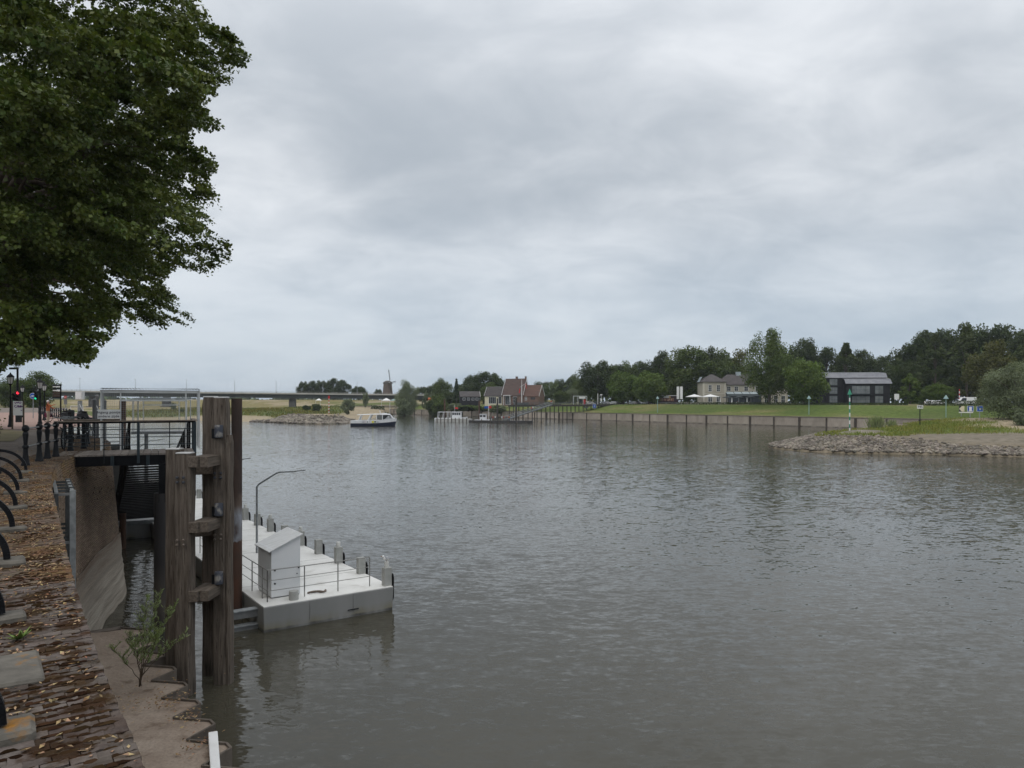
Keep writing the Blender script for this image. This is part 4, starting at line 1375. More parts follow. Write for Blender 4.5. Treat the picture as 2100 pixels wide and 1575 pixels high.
timber(-8.30, 20.15, 0.36, 0.34, -1.5, 7.62, 0.10)
timber(-7.54, 19.52, 0.15, 0.30, -1.5, 6.62, 0.35, name='rubbing_strip')
for x_, y_, z_, w_ in ((-8.40, 18.80, 6.175, 0.36), (-8.92, 19.35, 6.245, 0.34), (-7.76, 19.55, 7.605, 0.30), (-8.30, 20.15, 7.625, 0.30)):
    MB().box((x_, y_, z_ + 0.012), (w_, 0.31, 0.035), 0, 0).build('post_cap', M['zinc'], dol, bevel=0.008)
for z_ in (5.965, 4.30, 2.54):
    for k in range(2):
        x0 = -8.205 + k * 0.245
        mb = MB().box((x0 + 0.11, 19.05 + k * 0.10, z_), (0.235, 0.95, 0.27), 0, R(-2), 0.006)
        mb.build('cross_beam', M['timber_h'], dol, bevel=0.006)
    mb = MB().bar((-8.85, 19.55, z_ - 0.29), (-7.75, 20.1, z_ - 0.29), 0.24, 0.27)
    mb.build('cross_beam', M['timber_h'], dol, bevel=0.012)
def bolts(cx_, y_, z_, m):
    mb = MB()
    for dx in (-0.07, 0.09):
        for dz in (-0.06, 0.06):
            mb.tube([(cx_ + dx, y_ + 0.02, z_ + dz), (cx_ + dx, y_ - 0.025, z_ + dz), (cx_ + dx, y_ - 0.04, z_ + dz)], [0.036, 0.036, 0.02], 8)
    mb.build('bolts', M[m], dol)
bolts(-8.42, 18.54, 5.52, 'bolt_dark'); bolts(-7.80, 19.37, 5.55, 'bolt_dark')
bolts(-8.42, 18.54, 3.93, 'bolt'); bolts(-7.80, 19.37, 3.92, 'bolt')
M['peg'] = mat('mooring_peg', (0.045, 0.05, 0.065), (0.22, 0.21, 0.195), 5, 0.65, band=(0.5, 0.62), bump=0.3)
for z_ in (6.72, 4.66, 2.86):
    x_, y_ = -7.72, 19.26
    pg = MB().lathe([(0.10, -0.16), (0.112, -0.12), (0.105, 0.0), (0.108, 0.15), (0.10, 0.17), (0.0, 0.17)], (x_, y_, z_), 16)
    pgo = pg.build('mooring_peg', M['peg'], dol, smooth='auto')
    b = MB().box((x_ - 0.10, y_ + 0.085, z_ - 0.06), (0.24, 0.03, 0.26)).bar((x_ - 0.1, y_ + 0.08, z_ - 0.08), (x_, y_, z_ - 0.08), 0.10, 0.10)
    b.build('bracket', M['black_iron'], pgo)

# ---- steel fender frames hanging on the wall
ff = thing('fender_frame', 'grey galvanised steel fender frame fixed to the brick wall face', 'fender frame', (-9.7, 16.2, 3.0))
M['fender_dark'] = mat('fender_dark', (0.045, 0.05, 0.052), (0.08, 0.086, 0.088), 5, 0.6)
fu = Vector((-0.545, 0.838, 0)); fn = Vector((0.838, 0.545, 0))
for k in range(5):
    q = Vector((-9.55, 15.9, 0)) + fu * (k * 0.72)
    MB().bar(q + Vector((0, 0, -0.3)), q + Vector((0, 0, 5.58)), 0.115, 0.10, up=tuple(fu)).build('post', M['galv'] if k == 0 else M['fender_dark'], ff)
    q2 = q - fn * 0.30
    MB().bar(q2 + Vector((0, 0, 0.3)), q2 + Vector((0, 0, 5.52)), 0.075, 0.075, up=tuple(fu)).build('post', M['fender_dark'], ff)
    for z_ in (5.5, 4.45, 3.95, 2.6):
        MB().bar(q + Vector((0, 0, z_)), q2 + Vector((0, 0, z_)) - fn * 0.12, 0.06, 0.05).build('brace', M['dull_steel'] if k == 0 else M['fender_dark'], ff)
for z_ in (5.53,):
    for o_ in (0.0, 0.30):
        MB().bar(Vector((-9.55, 15.9, z_)) - fn * o_, Vector((-9.55, 15.9, z_)) - fn * o_ + fu * 2.95, 0.07, 0.05).build('top_bar', M['galv'], ff)
# the white steel tube leaning at the near end of the ledge
tb = MB().bar((-5.93, 14.5, 0.90), (-5.35, 13.2, 0.76), 0.17, 0.14)
tag(tb.build('steel_tube', M['white_paint'], bevel=0.01), 'white square steel tube lying at the tip of the sand ledge', 'steel tube')

# ================================================================ grey pontoon
pa, pb = Vector((0.815, 0.580, 0)), Vector((-0.5795, 0.815, 0))
PC = Vector((-8.06, 23.7, 0))
PW, PL, PZ = 4.65, 46.0, 0.84
def pn(a, b, z): return PC + pa * a + pb * b + Vector((0, 0, z))
pont = thing('pontoon', 'long pale grey steel ferry pontoon with bollards along its river edge', 'pontoon', PC)
MB().hull8([pn(0.05, 0.05, -.5), pn(PW - .05, .05, -.5), pn(PW - .05, PL, -.5), pn(.05, PL, -.5), pn(0, 0, PZ - .02), pn(PW, 0, PZ - .02), pn(PW, PL, PZ - .02), pn(0, PL, PZ - .02)]).build('hull', M['pont_side'], pont, bevel=0.02)
mb = MB()
nx, ny = 4, 30
mb.hull8([pn(.02, .02, PZ - .019), pn(PW - .02, .02, PZ - .019), pn(PW - .02, PL - .02, PZ - .019), pn(.02, PL - .02, PZ - .019), pn(.02, .02, PZ), pn(PW - .02, .02, PZ), pn(PW - .02, PL - .02, PZ), pn(.02, PL - .02, PZ)])
mb.build('deck', M['pont_deck'], pont)
M['bollard'] = mat('bollard_paint', (0.29, 0.295, 0.275), (0.36, 0.36, 0.34), 3, 0.6)
M['bollard_top'] = mat('bollard_top', (0.50, 0.50, 0.47), (0.58, 0.58, 0.55), 3, 0.6)
rzp = math.atan2(pa.y, pa.x)
for k in range(18):
    c_ = pn(PW - 0.14, 0.28 + 2.27 * k, PZ)
    hgt = 0.62 if k % 2 else 0.66
    mb = MB().box(c_ + Vector((0, 0, hgt / 2)), (0.29, 0.25, hgt), 0, rzp)
    b = mb.build('bollard', M['bollard'], pont, bevel=0.012)
    if k % 2 == 0:
        MB().lathe([(0.085, hgt - .01), (0.085, hgt + 0.19), (0.08, hgt + 0.205), (0.0, hgt + 0.207)], c_, 14).build('bollard_head', M['bollard_top'], b, smooth='auto')
    f = MB()
    top = 0.30
    pts = [c_ + pa * 0.15 + Vector((0, 0, z_)) + pa * o_ for z_, o_ in ((top + .1, 0.0), (top + .06, .07), (top - .05, .09), (-.45, .09), (-.55, .06), (-.58, 0.0))]
    f.tube(pts, 0.05, 8)
    f.build('fender', M['black_rubber'], b, smooth='auto')
# weld seams and stains of the hull, drain pipes on the deck
M['weld'] = mat('weld_seam', (0.17, 0.17, 0.165), (0.22, 0.215, 0.21), 5, 0.6)
for a_ in (1.55, 3.1):
    MB().bar(pn(a_, 0.012, 0.16), pn(a_, -0.004, PZ - .03), 0.014, 0.012).build('weld_seam', M['weld'], pont)
for b_ in range(3, 46, 3):
    MB().bar(pn(0.03, b_, PZ + .001), pn(PW - .03, b_, PZ + .001), 0.022, 0.005).build('weld_seam', M['bollard'], pont)
MB().bar(pn(2.9, -0.012, 0.27), pn(3.3, -0.012, 0.27), 0.02, 0.03).build('draught_mark', M['black_steel'], pont)
# tubular railing at the near end
def prail(pts, m):
    for q in pts: MB().tube([q, q + Vector((0, 0, 1.05))], 0.021, 8).build('railing_post', M[m], pont, smooth='auto')
    for h in (1.05, 0.70, 0.36):
        MB().tube([q + Vector((0, 0, h)) for q in pts], 0.017 if h > 1 else 0.012, 8).build('railing_bar', M[m], pont, smooth='auto')
prail([pn(0.30, 0.55, PZ), pn(1.55, 0.52, PZ), pn(2.75, 0.52, PZ), pn(3.95, 0.52, PZ)], 'rail_grey')
prail([pn(0.30, 0.55, PZ), pn(0.30, 1.1, PZ), pn(0.30, 2.3, PZ), pn(0.30, 4.2, PZ), pn(0.30, 6.2, PZ), pn(.3, 8.2, PZ), pn(.3, 10.2, PZ)], 'rail_grey')
MB().lathe([(0.16, 0), (0.16, 0.28), (0.15, 0.30), (0, 0.30)], pn(1.12, 0.35, PZ), 18).build('mooring_stub', M['bollard'], pont, smooth='auto')
for z_ in (0.52, 0.02):
    MB().bar(pn(-1.3, 0.75, z_), pn(0.02, 0.75, z_), 0.22, 0.24).build('mooring_arm', M['dull_steel'], pont)
    MB().bar(pn(-1.3, 0.75, z_ + .13), pn(0.02, 0.75, z_ + .13), 0.32, 0.03).build('mooring_arm', M['galv'], pont)
mb = MB()
for s in (0.0, 0.45):
    mb.tube([pn(3.2 + s, 29.3, PZ), pn(3.2 + s, 29.3, PZ + 1.5)], 0.025, 8)
mb.tube([pn(3.2, 29.3, PZ + 1.5), pn(3.65, 29.3, PZ + 1.5)], 0.025, 8)
mb.build('ladder_frame', M['offwhite_metal'], pont)
# rope left on the deck
mb = MB()
rp = [pn(1.75 + 0.11 * k, 0.75 + 0.12 * math.sin(k * 1.1), PZ + 0.03 + (0.015 if k % 3 == 0 else 0)) for k in range(7)]
mb.tube(rp, 0.03, 6)
mb.tube([q + pa * 0.05 - pb * 0.08 + Vector((0, 0, .03)) for q in rp[:6]], 0.028, 6)
tag(mb.build('rope', mat('rope', (0.13, 0.10, 0.08), (0.2, 0.16, 0.13), 20, 0.9), smooth=True), 'short brown rope lying on the deck beside the white cabinet', 'rope')
# white cabinet
M['cab_white'] = mat('cabinet_white', (0.63, 0.65, 0.66), (0.69, 0.70, 0.705), 1.5, 0.5, spots=(5, 0.66, 0.74, (0.55, 0.55, 0.54)))
M['cab_roof'] = mat('cabinet_roof', (0.55, 0.56, 0.55), (0.66, 0.67, 0.67), 2.5, 0.5, stretch=(1, 5, 1))
cab = thing('utility_cabinet', 'white steel cabinet with sloping roof on the near end of the pontoon', 'cabinet', pn(0.75, 1.3, PZ))
a0, a1, b0, b1 = 0.52, 1.52, 0.85, 2.35
MB().hull8([pn(a0, b0, PZ + .04), pn(a1, b0, PZ + .04), pn(a1, b1, PZ + .04), pn(a0, b1, PZ + .04), pn(a0, b0, PZ + 1.66), pn(a1, b0, PZ + 2.06), pn(a1, b1, PZ + 2.06), pn(a0, b1, PZ + 1.66)]).build('body', M['cab_white'], cab, bevel=0.01)
MB().hull8([pn(a0 + .03, b0 + .03, PZ), pn(a1 - .03, b0 + .03, PZ), pn(a1 - .03, b1 - .03, PZ), pn(a0 + .03, b1 - .03, PZ), pn(a0 + .03, b0 + .03, PZ + .05), pn(a1 - .03, b0 + .03, PZ + .05), pn(a1 - .03, b1 - .03, PZ + .05), pn(a0 + .03, b1 - .03, PZ + .05)]).build('plinth', M['dull_steel'], cab)
MB().hull8([pn(a0 - .10, b0 - .08, PZ + 1.585), pn(a1 + .06, b0 - .08, PZ + 2.085), pn(a1 + .06, b1 + .08, PZ + 2.085), pn(a0 - .10, b1 + .08, PZ + 1.585), pn(a0 - .10, b0 - .08, PZ + 1.615), pn(a1 + .06, b0 - .08, PZ + 2.115), pn(a1 + .06, b1 + .08, PZ + 2.115), pn(a0 - .10, b1 + .08, PZ + 1.615)]).build('roof', M['cab_roof'], cab)
mb = MB()
for a_, z_ in ((a0 + .12, .95), (a1 - .06, .95), (a0 + .12, .5), (a1 - .12, .75)):
    c_ = pn(a_, b0, PZ + z_)
    mb.tube([c_ + pb * .01, c_ - pb * 0.02], 0.03 if z_ != .75 else 0.018, 10)
mb.build('lock', M['black_iron'], cab)
# pontoon lamps
def lamp(label, b_, z0=PZ):
    q = pn(2.35, b_, z0)
    t = thing('pontoon_lamp', label, 'lamp post', q, 0, 'bent lamp posts on the pontoon')
    arm = Vector((1, -0.05, 0))
    MB().tube([q, q + Vector((0, 0, 2.9)), q + Vector((0, 0, 3.02)) + arm * .08, q + arm * 0.85 + Vector((0, 0, 3.50)), q + arm * 1.0 + Vector((0, 0, 3.56)), q + arm * 1.75 + Vector((0, 0, 3.60))], [0.05, 0.045, 0.042, 0.036, 0.035, 0.03], 10).build('pole', M['galv'], t, smooth='auto')
    MB().bar(q + arm * 1.72 + Vector((0, 0, 3.61)), q + arm * 2.15 + Vector((0, 0, 3.66)), 0.16, 0.035).build('lamp_head', M['dull_steel'], t)
    return t
lamp('bent grey lamp post rising behind the white cabinet', 8.8)
lamp('bent grey lamp post half hidden behind the rusty pile', 17.1)
lamp('bent grey lamp post seen through the walkway railing', 41.0)
# gull on the corner bollard
gl = thing('gull', 'small white gull perched on the corner bollard', 'bird', pn(PW - .14, .28, PZ + .87))
c_ = pn(PW - .14, .28, PZ + .87)
mb = MB()
mb.ball(c_ + Vector((0, 0, .10)), 0.075, 12, 8, 0, (1.9, .85, .85)).ball(c_ + Vector((-.13, 0, .17)), 0.045, 10, 8, 0)
mb.build('body', M['white_paint'], gl, smooth=True)
MB().hull8([c_ + Vector(v) for v in ((-.02, -.07, .10), (.24, -.03, .12), (.24, .03, .12), (-.02, .07, .10), (-.05, -.06, .165), (.22, -.02, .14), (.22, .02, .14), (-.05, .06, .165))]).build('wing', mat('gull_wing', (.3, .31, .33), None), gl)
MB().tube([c_ + Vector((-.17, 0, .17)), c_ + Vector((-.22, 0, .162))], [0.014, 0.004], 6).build('beak', mat('beak', (.3, .1, .02), None), gl)
mb = MB()
for s in (-.025, .025): mb.tube([c_ + Vector((0, s, 0)), c_ + Vector((0, s, .06))], 0.007, 6)
mb.build('leg', mat('gull_leg', (.25, .1, .04), None), gl)
# ================================================================ trees
M['bark'] = mat('bark', (0.075, 0.058, 0.045), (0.125, 0.10, 0.08), 3, 0.95, stretch=(3, 3, .6), bump=0.8, bscale=8, bdist=0.06)
M['linden_leaf'] = mat('linden_leaf', (0.048, 0.075, 0.015), (0.125, 0.150, 0.036), 0.7, 0.55, island=0.4, transl=0.2, spec=0.3)
def leaf_quads(C, size, up=0.35, out=None, curl=0.25):
    """a bent diamond per leaf centre"""
    n = len(C)
    nrm = RNG.normal(size=(n, 3)); nrm[:, 2] += up * 2
    if out is not None: nrm += out * 0.8
    nrm /= np.linalg.norm(nrm, axis=1)[:, None]
    t = RNG.normal(size=(n, 3)); t[:, 2] -= 0.6
    t -= nrm * (t * nrm).sum(1)[:, None]
    t /= np.linalg.norm(t, axis=1)[:, None]
    s = np.cross(nrm, t)
    sz = (size * RNG.uniform(0.7, 1.25, n))[:, None]
    return np.stack([C - t * sz * .5, C + s * sz * .46 - nrm * sz * curl * .3, C + t * sz * .55 - nrm * sz * curl * .2, C - s * sz * .46 - nrm * sz * curl * .3], 1)
SIL = np.array([(-3000, -3000), (600, -3000), (440, -160), (425, -40), (440, 0), (452, 35), (482, 78), (516, 112), (500, 138), (472, 165), (440, 200), (432, 228), (456, 262), (430, 277), (392, 262), (402, 292), (425, 308), (449, 338), (424, 372), (450, 402), (456, 440), (474, 470), (470, 540), (432, 572), (392, 552), (352, 552), (336, 575), (344, 596), (372, 610), (402, 648), (386, 692), (350, 727), (296, 694), (262, 682), (256, 600), (246, 650), (242, 690), (214, 704), (192, 728), (170, 752), (140, 740), (100, 733), (60, 738), (30, 752), (18, 745), (-30, 800), (-3000, 820)], float)
SIL_ = [tuple(p) for p in SIL]
def linden(label, tx, ty, zc, rh, rz_, nb, leaves_per, size, seed, trunk_r, sil=True):
    rg = np.random.default_rng(seed)
    t = thing('linden_tree', label, 'tree', (tx, ty, QZ), 0, 'lindens along the promenade')
    cen = np.array((tx, ty, zc))
    bl = []
    tries = 0
    while len(bl) < nb and tries < 60000:
        tries += 1
        d = rg.normal(size=3); d /= np.linalg.norm(d)
        k = rg.uniform(0.08, 1.0) ** 0.5
        # superellipsoid, flat underside
        q = d / (np.abs(d) ** 4.0).sum() ** (1 / 4.0)
        p = cen + q * np.array((rh, rh, rz_)) * k
        if p[1] < 3: continue
        if sil:
            px = 1050 + FX * p[0] / p[1]; py = 824 - FX * (p[2] - HC) / p[1]
            if not inside1(px + 18, py, SIL_) or not inside1(px, py + 18, SIL_): continue
        bl.append(p)
    bl = np.array(bl)
    Cs, Os = [], []
    for p in bl:
        nl = int(leaves_per * rg.uniform(0.7, 1.3))
        if p[0] < -0.78 * p[1] or p[2] > HC + 0.66 * p[1]: nl = int(nl * 0.3)
        r = rg.uniform(0.75, 1.25)
        # drooping sprays that point away from the trunk
        outv = p - cen; outv[2] *= 0.3; outv /= np.linalg.norm(outv) + 1e-6
        side = np.cross(outv, (0, 0, 1)); side /= np.linalg.norm(side) + 1e-6
        upv = np.cross(side, outv)
        ns = 10
        sc_ = rg.normal(size=(ns, 3)); sc_ /= np.linalg.norm(sc_, axis=1)[:, None]
        sc_ *= rg.random((ns, 1)) ** 0.4
        sub = rg.integers(0, ns, nl)
        L_ = sc_[sub] + rg.normal(size=(nl, 3)) * np.array((0.17, 0.17, 0.09))
        q = L_[:, :1] * outv * r * 1.15 + L_[:, 1:2] * side * r + L_[:, 2:] * upv * r * 0.62
        q[:, 2] -= 0.28 * (L_[:, 0] + 0.4) ** 2 * r
        d = L_ / (np.linalg.norm(L_, axis=1)[:, None] + 1e-6)
        Cs.append(p + q); Os.append(d)
    C = np.concatenate(Cs); O = np.concatenate(Os)
    if sil:
        px = 1050 + FX * C[:, 0] / C[:, 1]; py = 824 - FX * (C[:, 2] - HC) / C[:, 1]
        jx, jy = RNG.normal(0, 4, len(C)), RNG.normal(0, 4, len(C))
        ok = inside(px + jx, py + jy, SIL)
        C, O = C[ok], O[ok]
    base = np.array((tx, ty, QZ))
    quads('crown', leaf_quads(C, size, 0.55, O) - base, M['linden_leaf'], parent=t)
    mb = MB()
    b = Vector((tx, ty, QZ))
    h0 = 4.3
    mb.tube([b + Vector((0, 0, z)) for z in (-0.1, 0.15, 0.5, 1.5, h0, h0 + 3, h0 + 8, h0 + 14)], [trunk_r * 1.7, trunk_r * 1.35, trunk_r * 1.12, trunk_r, trunk_r * .95, trunk_r * .75, trunk_r * .45, trunk_r * .12], 14)
    mb.build('trunk', M['bark'], t, smooth=True)
    mb = MB()
    for k in rg.permutation(len(bl))[:min(len(bl), 46)]:
        e = Vector(bl[k])
        z0 = b.z + rg.uniform(3.6, 12)
        s = Vector((tx, ty, min(z0, e.z + 1.0)))
        mid = s.lerp(e, 0.5) + Vector((0, 0, rg.uniform(0.2, 1.0)))
        pts = [s] + [s.lerp(e, u_) + Vector((rg.normal(0, .22), rg.normal(0, .22), .9 * math.sin(u_ * 3.14) + rg.normal(0, .15))) for u_ in (.2, .4, .6, .8)] + [e]
        mb.tube(pts, [0.13, 0.10, 0.075, 0.05, 0.03, 0.01], 6)
    mb.build('limbs', M['bark'], t, smooth=True)
    return t
linden('huge dark linden overhanging the quay, its crown nearest to the river', -18.2, 24.2, 17.0, 10.4, 8.9, 620, 820, 0.125, 3, 0.48)
linden('dark linden behind the nearest one, hidden trunk beside the promenade', -25.0, 33.6, 16.6, 9.4, 8.3, 230, 640, 0.13, 5, 0.42)
lt = linden('dark linden whose trunk stands at the edge of the dry verge', -31.6, 43.6, 16.4, 8.8, 7.6, 200, 560, 0.15, 8, 0.62)
sh = MB()
b_ = Vector((-31.0, 43.2, QZ))
V_ = b_ + Vector((0.3, 0, 0))
pts = np.array([(-31.0 + RNG.normal(0, .35), 43.0 + RNG.normal(0, .3), QZ + abs(RNG.normal(0, .45))) for _ in range(700)])
o = quads('basal_shoots', leaf_quads(pts, 0.14) - np.array((-31.6, 43.6, QZ)), M['linden_leaf'], parent=lt)

# ---- kinds of distant trees, built once and copied
def leafmat(name, a, b, isl=0.28, tr=0.2): return mat(name, a, b, 0.11, 0.65, island=isl, objr=0.0, transl=tr, spec=0.15)
LM = dict(dark=leafmat('leaf_dark', (0.036, 0.055, 0.017), (0.066, 0.088, 0.027)),
          mid=leafmat('leaf_mid', (0.062, 0.092, 0.022), (0.10, 0.128, 0.036)),
          bright=leafmat('leaf_bright', (0.082, 0.132, 0.024), (0.115, 0.158, 0.036)),
          olive=leafmat('leaf_olive', (0.085, 0.092, 0.026), (0.115, 0.112, 0.038)),
          lime=leafmat('leaf_lime', (0.062, 0.098, 0.021), (0.105, 0.135, 0.036)),
          willow=leafmat('leaf_willow', (0.13, 0.16, 0.09), (0.18, 0.205, 0.13)),
          conifer=leafmat('leaf_conifer', (0.024, 0.042, 0.018), (0.04, 0.06, 0.024)),
          spruce=leafmat('leaf_spruce', (0.048, 0.068, 0.022), (0.078, 0.095, 0.032)))
def crown_points(kind, rg):
    """clump centres and radii in a unit tree: height 1, crown half width 0.5 (scaled later)"""
    out = []
    if kind in ('round', 'tall', 'sparse', 'broad'):
        nb = {'round': 84, 'tall': 92, 'sparse': 48, 'broad': 92}[kind]
        z0, z1 = {'round': (0.06, 0.96), 'tall': (0.04, 0.97), 'sparse': (0.16, 0.95), 'broad': (0.05, 0.95)}[kind]
        zc, rz_ = (z0 + z1) / 2, (z1 - z0) / 2
        lob = [(rg.uniform(0, 6.28), rg.uniform(-0.5, 0.8), rg.uniform(0.10, 0.22)) for _ in range(6)]
        for _ in range(nb):
            d = rg.normal(size=3); d /= np.linalg.norm(d)
            k = rg.uniform(0.3, 1.0) ** 0.5
            a = math.atan2(d[1], d[0])
            f_ = 0.86
            for la, lz_, lk in lob:
                f_ += lk * math.exp(-((math.cos(a - la) - 1) ** 2) * 3 - (d[2] - lz_) ** 2 * 4)
            f_ *= {'round': 1.0, 'tall': 1.0 - 0.12 * d[2], 'sparse': 1.0, 'broad': 1.0 + 0.06 * d[2]}[kind]
            out.append((d[0] * 0.43 * k * f_, d[1] * 0.43 * k * f_, zc + d[2] * rz_ * 0.92 * k, rg.uniform(0.105, 0.175)))
    elif kind == 'cone':
        for _ in range(80):
            z = rg.uniform(0.03, 0.97)
            r = (1 - z) ** 0.85 * 0.46
            a = rg.uniform(0, 6.28)
            k = rg.uniform(0.35, 1.0) ** 0.5
            out.append((math.cos(a) * r * k, math.sin(a) * r * k, z, 0.05 + 0.07 * (1 - z)))
    elif kind == 'egg':
        for _ in range(80):
            z = rg.uniform(0.06, 0.97)
            r = 0.5 * math.sin(math.pi * min(1, (z + 0.08)) ** 0.75) ** 0.8
            a = rg.uniform(0, 6.28)
            k = rg.uniform(0.35, 1.0) ** 0.5
            out.append((math.cos(a) * r * k, math.sin(a) * r * k, z, 0.085))
    elif kind == 'bush':
        for _ in range(40):
            d = rg.normal(size=3); d /= np.linalg.norm(d)
            k = rg.uniform(0.3, 1.0) ** 0.5
            out.append((d[0] * 0.4 * k, d[1] * 0.4 * k, max(0.05, 0.5 + d[2] * 0.42 * k), rg.uniform(0.11, 0.18)))
    return out
def tree_proto(kind, leaf, H, Wd, seed, per=110, lsize=0.55, thin=0.05):
    if kind in ('round', 'tall', 'broad'): per, lsize = int(per * 1.55), lsize * 0.80
    """real-size tree standing at the origin; returns the two meshes"""
    rg = np.random.default_rng(seed)
    cl = crown_points(kind, rg)
    Cs, Os = [], []
    for x, y, z, r in cl:
        n = int(per * rg.uniform(0.7, 1.3))
        d = rg.normal(size=(n, 3)); d[:, 2] = d[:, 2] * 0.85 + 0.2 if kind not in ('cone',) else d[:, 2] * 0.5
        d /= np.linalg.norm(d, axis=1)[:, None]
        rad = rg.random(n) ** 0.35
        q = d * rad[:, None] * np.array((r * Wd * 1.0, r * Wd * 1.0, r * min(H, Wd * 1.3) * (0.9 if kind != 'cone' else 0.5)))
        if kind in ('cone',): q[:, 2] -= 0.25 * np.hypot(q[:, 0], q[:, 1])
        Cs.append(np.array((x * Wd, y * Wd, z * H)) + q); Os.append(d)
    C, O = np.concatenate(Cs), np.concatenate(Os)
    V4 = leaf_quads(C, lsize, 0.5, O)
    V4[:, :, 2] = np.maximum(V4[:, :, 2], 0.05)
    o = quads('crown', V4, LM[leaf])
    cm = o.data
    bpy.data.objects.remove(o)
    mb = MB()
    top = H * 0.8
    if kind != 'bush':
        r0 = thin * Wd * 0.5 + 0.1
        mb.tube([(0, 0, -0.3), (0, 0, 0.3), (0, 0, H * .2), (rg.uniform(-.2, .2), rg.uniform(-.2, .2), H * .5), (0, 0, top)], [r0 * 1.4, r0, r0 * .85, r0 * .55, r0 * .1], 8)
        for k in range(9):
            x, y, z, r = cl[rg.integers(len(cl))]
            if kind == 'cone': continue
            e = Vector((x * Wd, y * Wd, z * H)); s = Vector((0, 0, min(e.z * .6, H * .5)))
            mb.tube([s, s.lerp(e, .5) + Vector((0, 0, .05 * H * .3)), e], [r0 * .4, r0 * .25, .03], 5)
    else:
        for k in range(6):
            a = rg.uniform(0, 6.28)
            mb.tube([(0, 0, -.1), (math.cos(a) * Wd * .2, math.sin(a) * Wd * .2, H * .6)], [.07, .02], 5)
    o = mb.build('trunk', M['bark'], smooth=True)
    tm = o.data
    bpy.data.objects.remove(o)
    return cm, tm, H, Wd
PROTO = {}
def proto(key, *a, **k): PROTO[key] = tree_proto(*a, **k)
proto('dark1', 'round', 'dark', 20, 14, 101, 120, 0.62); proto('dark2', 'tall', 'dark', 22, 13, 102, 120, 0.62); proto('dark3', 'broad', 'dark', 20, 17, 103, 130, 0.66)
proto('mid1', 'round', 'mid', 19, 14, 104, 120, 0.60); proto('mid2', 'tall', 'mid', 22, 14, 105, 125, 0.62); proto('mid3', 'broad', 'mid', 19, 17, 106, 130, 0.62)
proto('bright1', 'round', 'bright', 12, 11, 107, 150, 0.48); proto('bright2', 'broad', 'bright', 12, 12, 108, 150, 0.48)
proto('lime', 'round', 'lime', 26, 19, 121, 150, 0.6); proto('olive1', 'tall', 'olive', 20, 14, 109, 120, 0.6); proto('olive2', 'sparse', 'olive', 20, 13, 110, 120, 0.55); proto('sparse1', 'sparse', 'mid', 20, 13, 111, 110, 0.55)
proto('willow1', 'round', 'willow', 11, 11, 112, 300, 0.24); proto('willow2', 'egg', 'willow', 12, 9, 113, 200, 0.34)
proto('conifer1', 'cone', 'conifer', 16, 8, 114, 90, 0.5); proto('spruce1', 'egg', 'spruce', 24, 13, 115, 120, 0.6); proto('spruce2', 'egg', 'bright', 10, 8, 116, 110, 0.42)
proto('bush1', 'bush', 'lime', 4, 5, 117, 150, 0.3); proto('bush2', 'bush', 'willow', 5, 6, 118, 190, 0.26); proto('bush3', 'bush', 'dark', 4, 6, 119, 150, 0.3)
TREES_MADE = []
KB = float(WALL_B @ WN_)
def BK(px, t):
    """point seen at column px, t metres behind the far quay wall"""
    m_ = (px - 1050) / FX
    Y = (t + KB) / (m_ * WN_[0] + WN_[1])
    return m_ * Y, Y
def tree(key, px, top, Y, wpx, label, cat='tree', name='broadleaf_tree', group=None, zoff=0.0, X=None, base=None):
    X = (px - 1050) / FX * Y if X is None else X
    z = ground(X, Y) + zoff if base is None else base
    H = HC - (top - 824) / FX * Y - z
    Wd = wpx / FX * Y
    cm, tm, h0, w0 = PROTO[key]
    t = thing(name, label, cat, (X, Y, z), random.uniform(0, 6.28), group)
    t.scale = (Wd / w0, Wd / w0, H / h0)
    for nm, me in (('crown', cm), ('trunk', tm)):
        o = bpy.data.objects.new(nm, me)
        COL.objects.link(o)
        o.parent = t
    return t
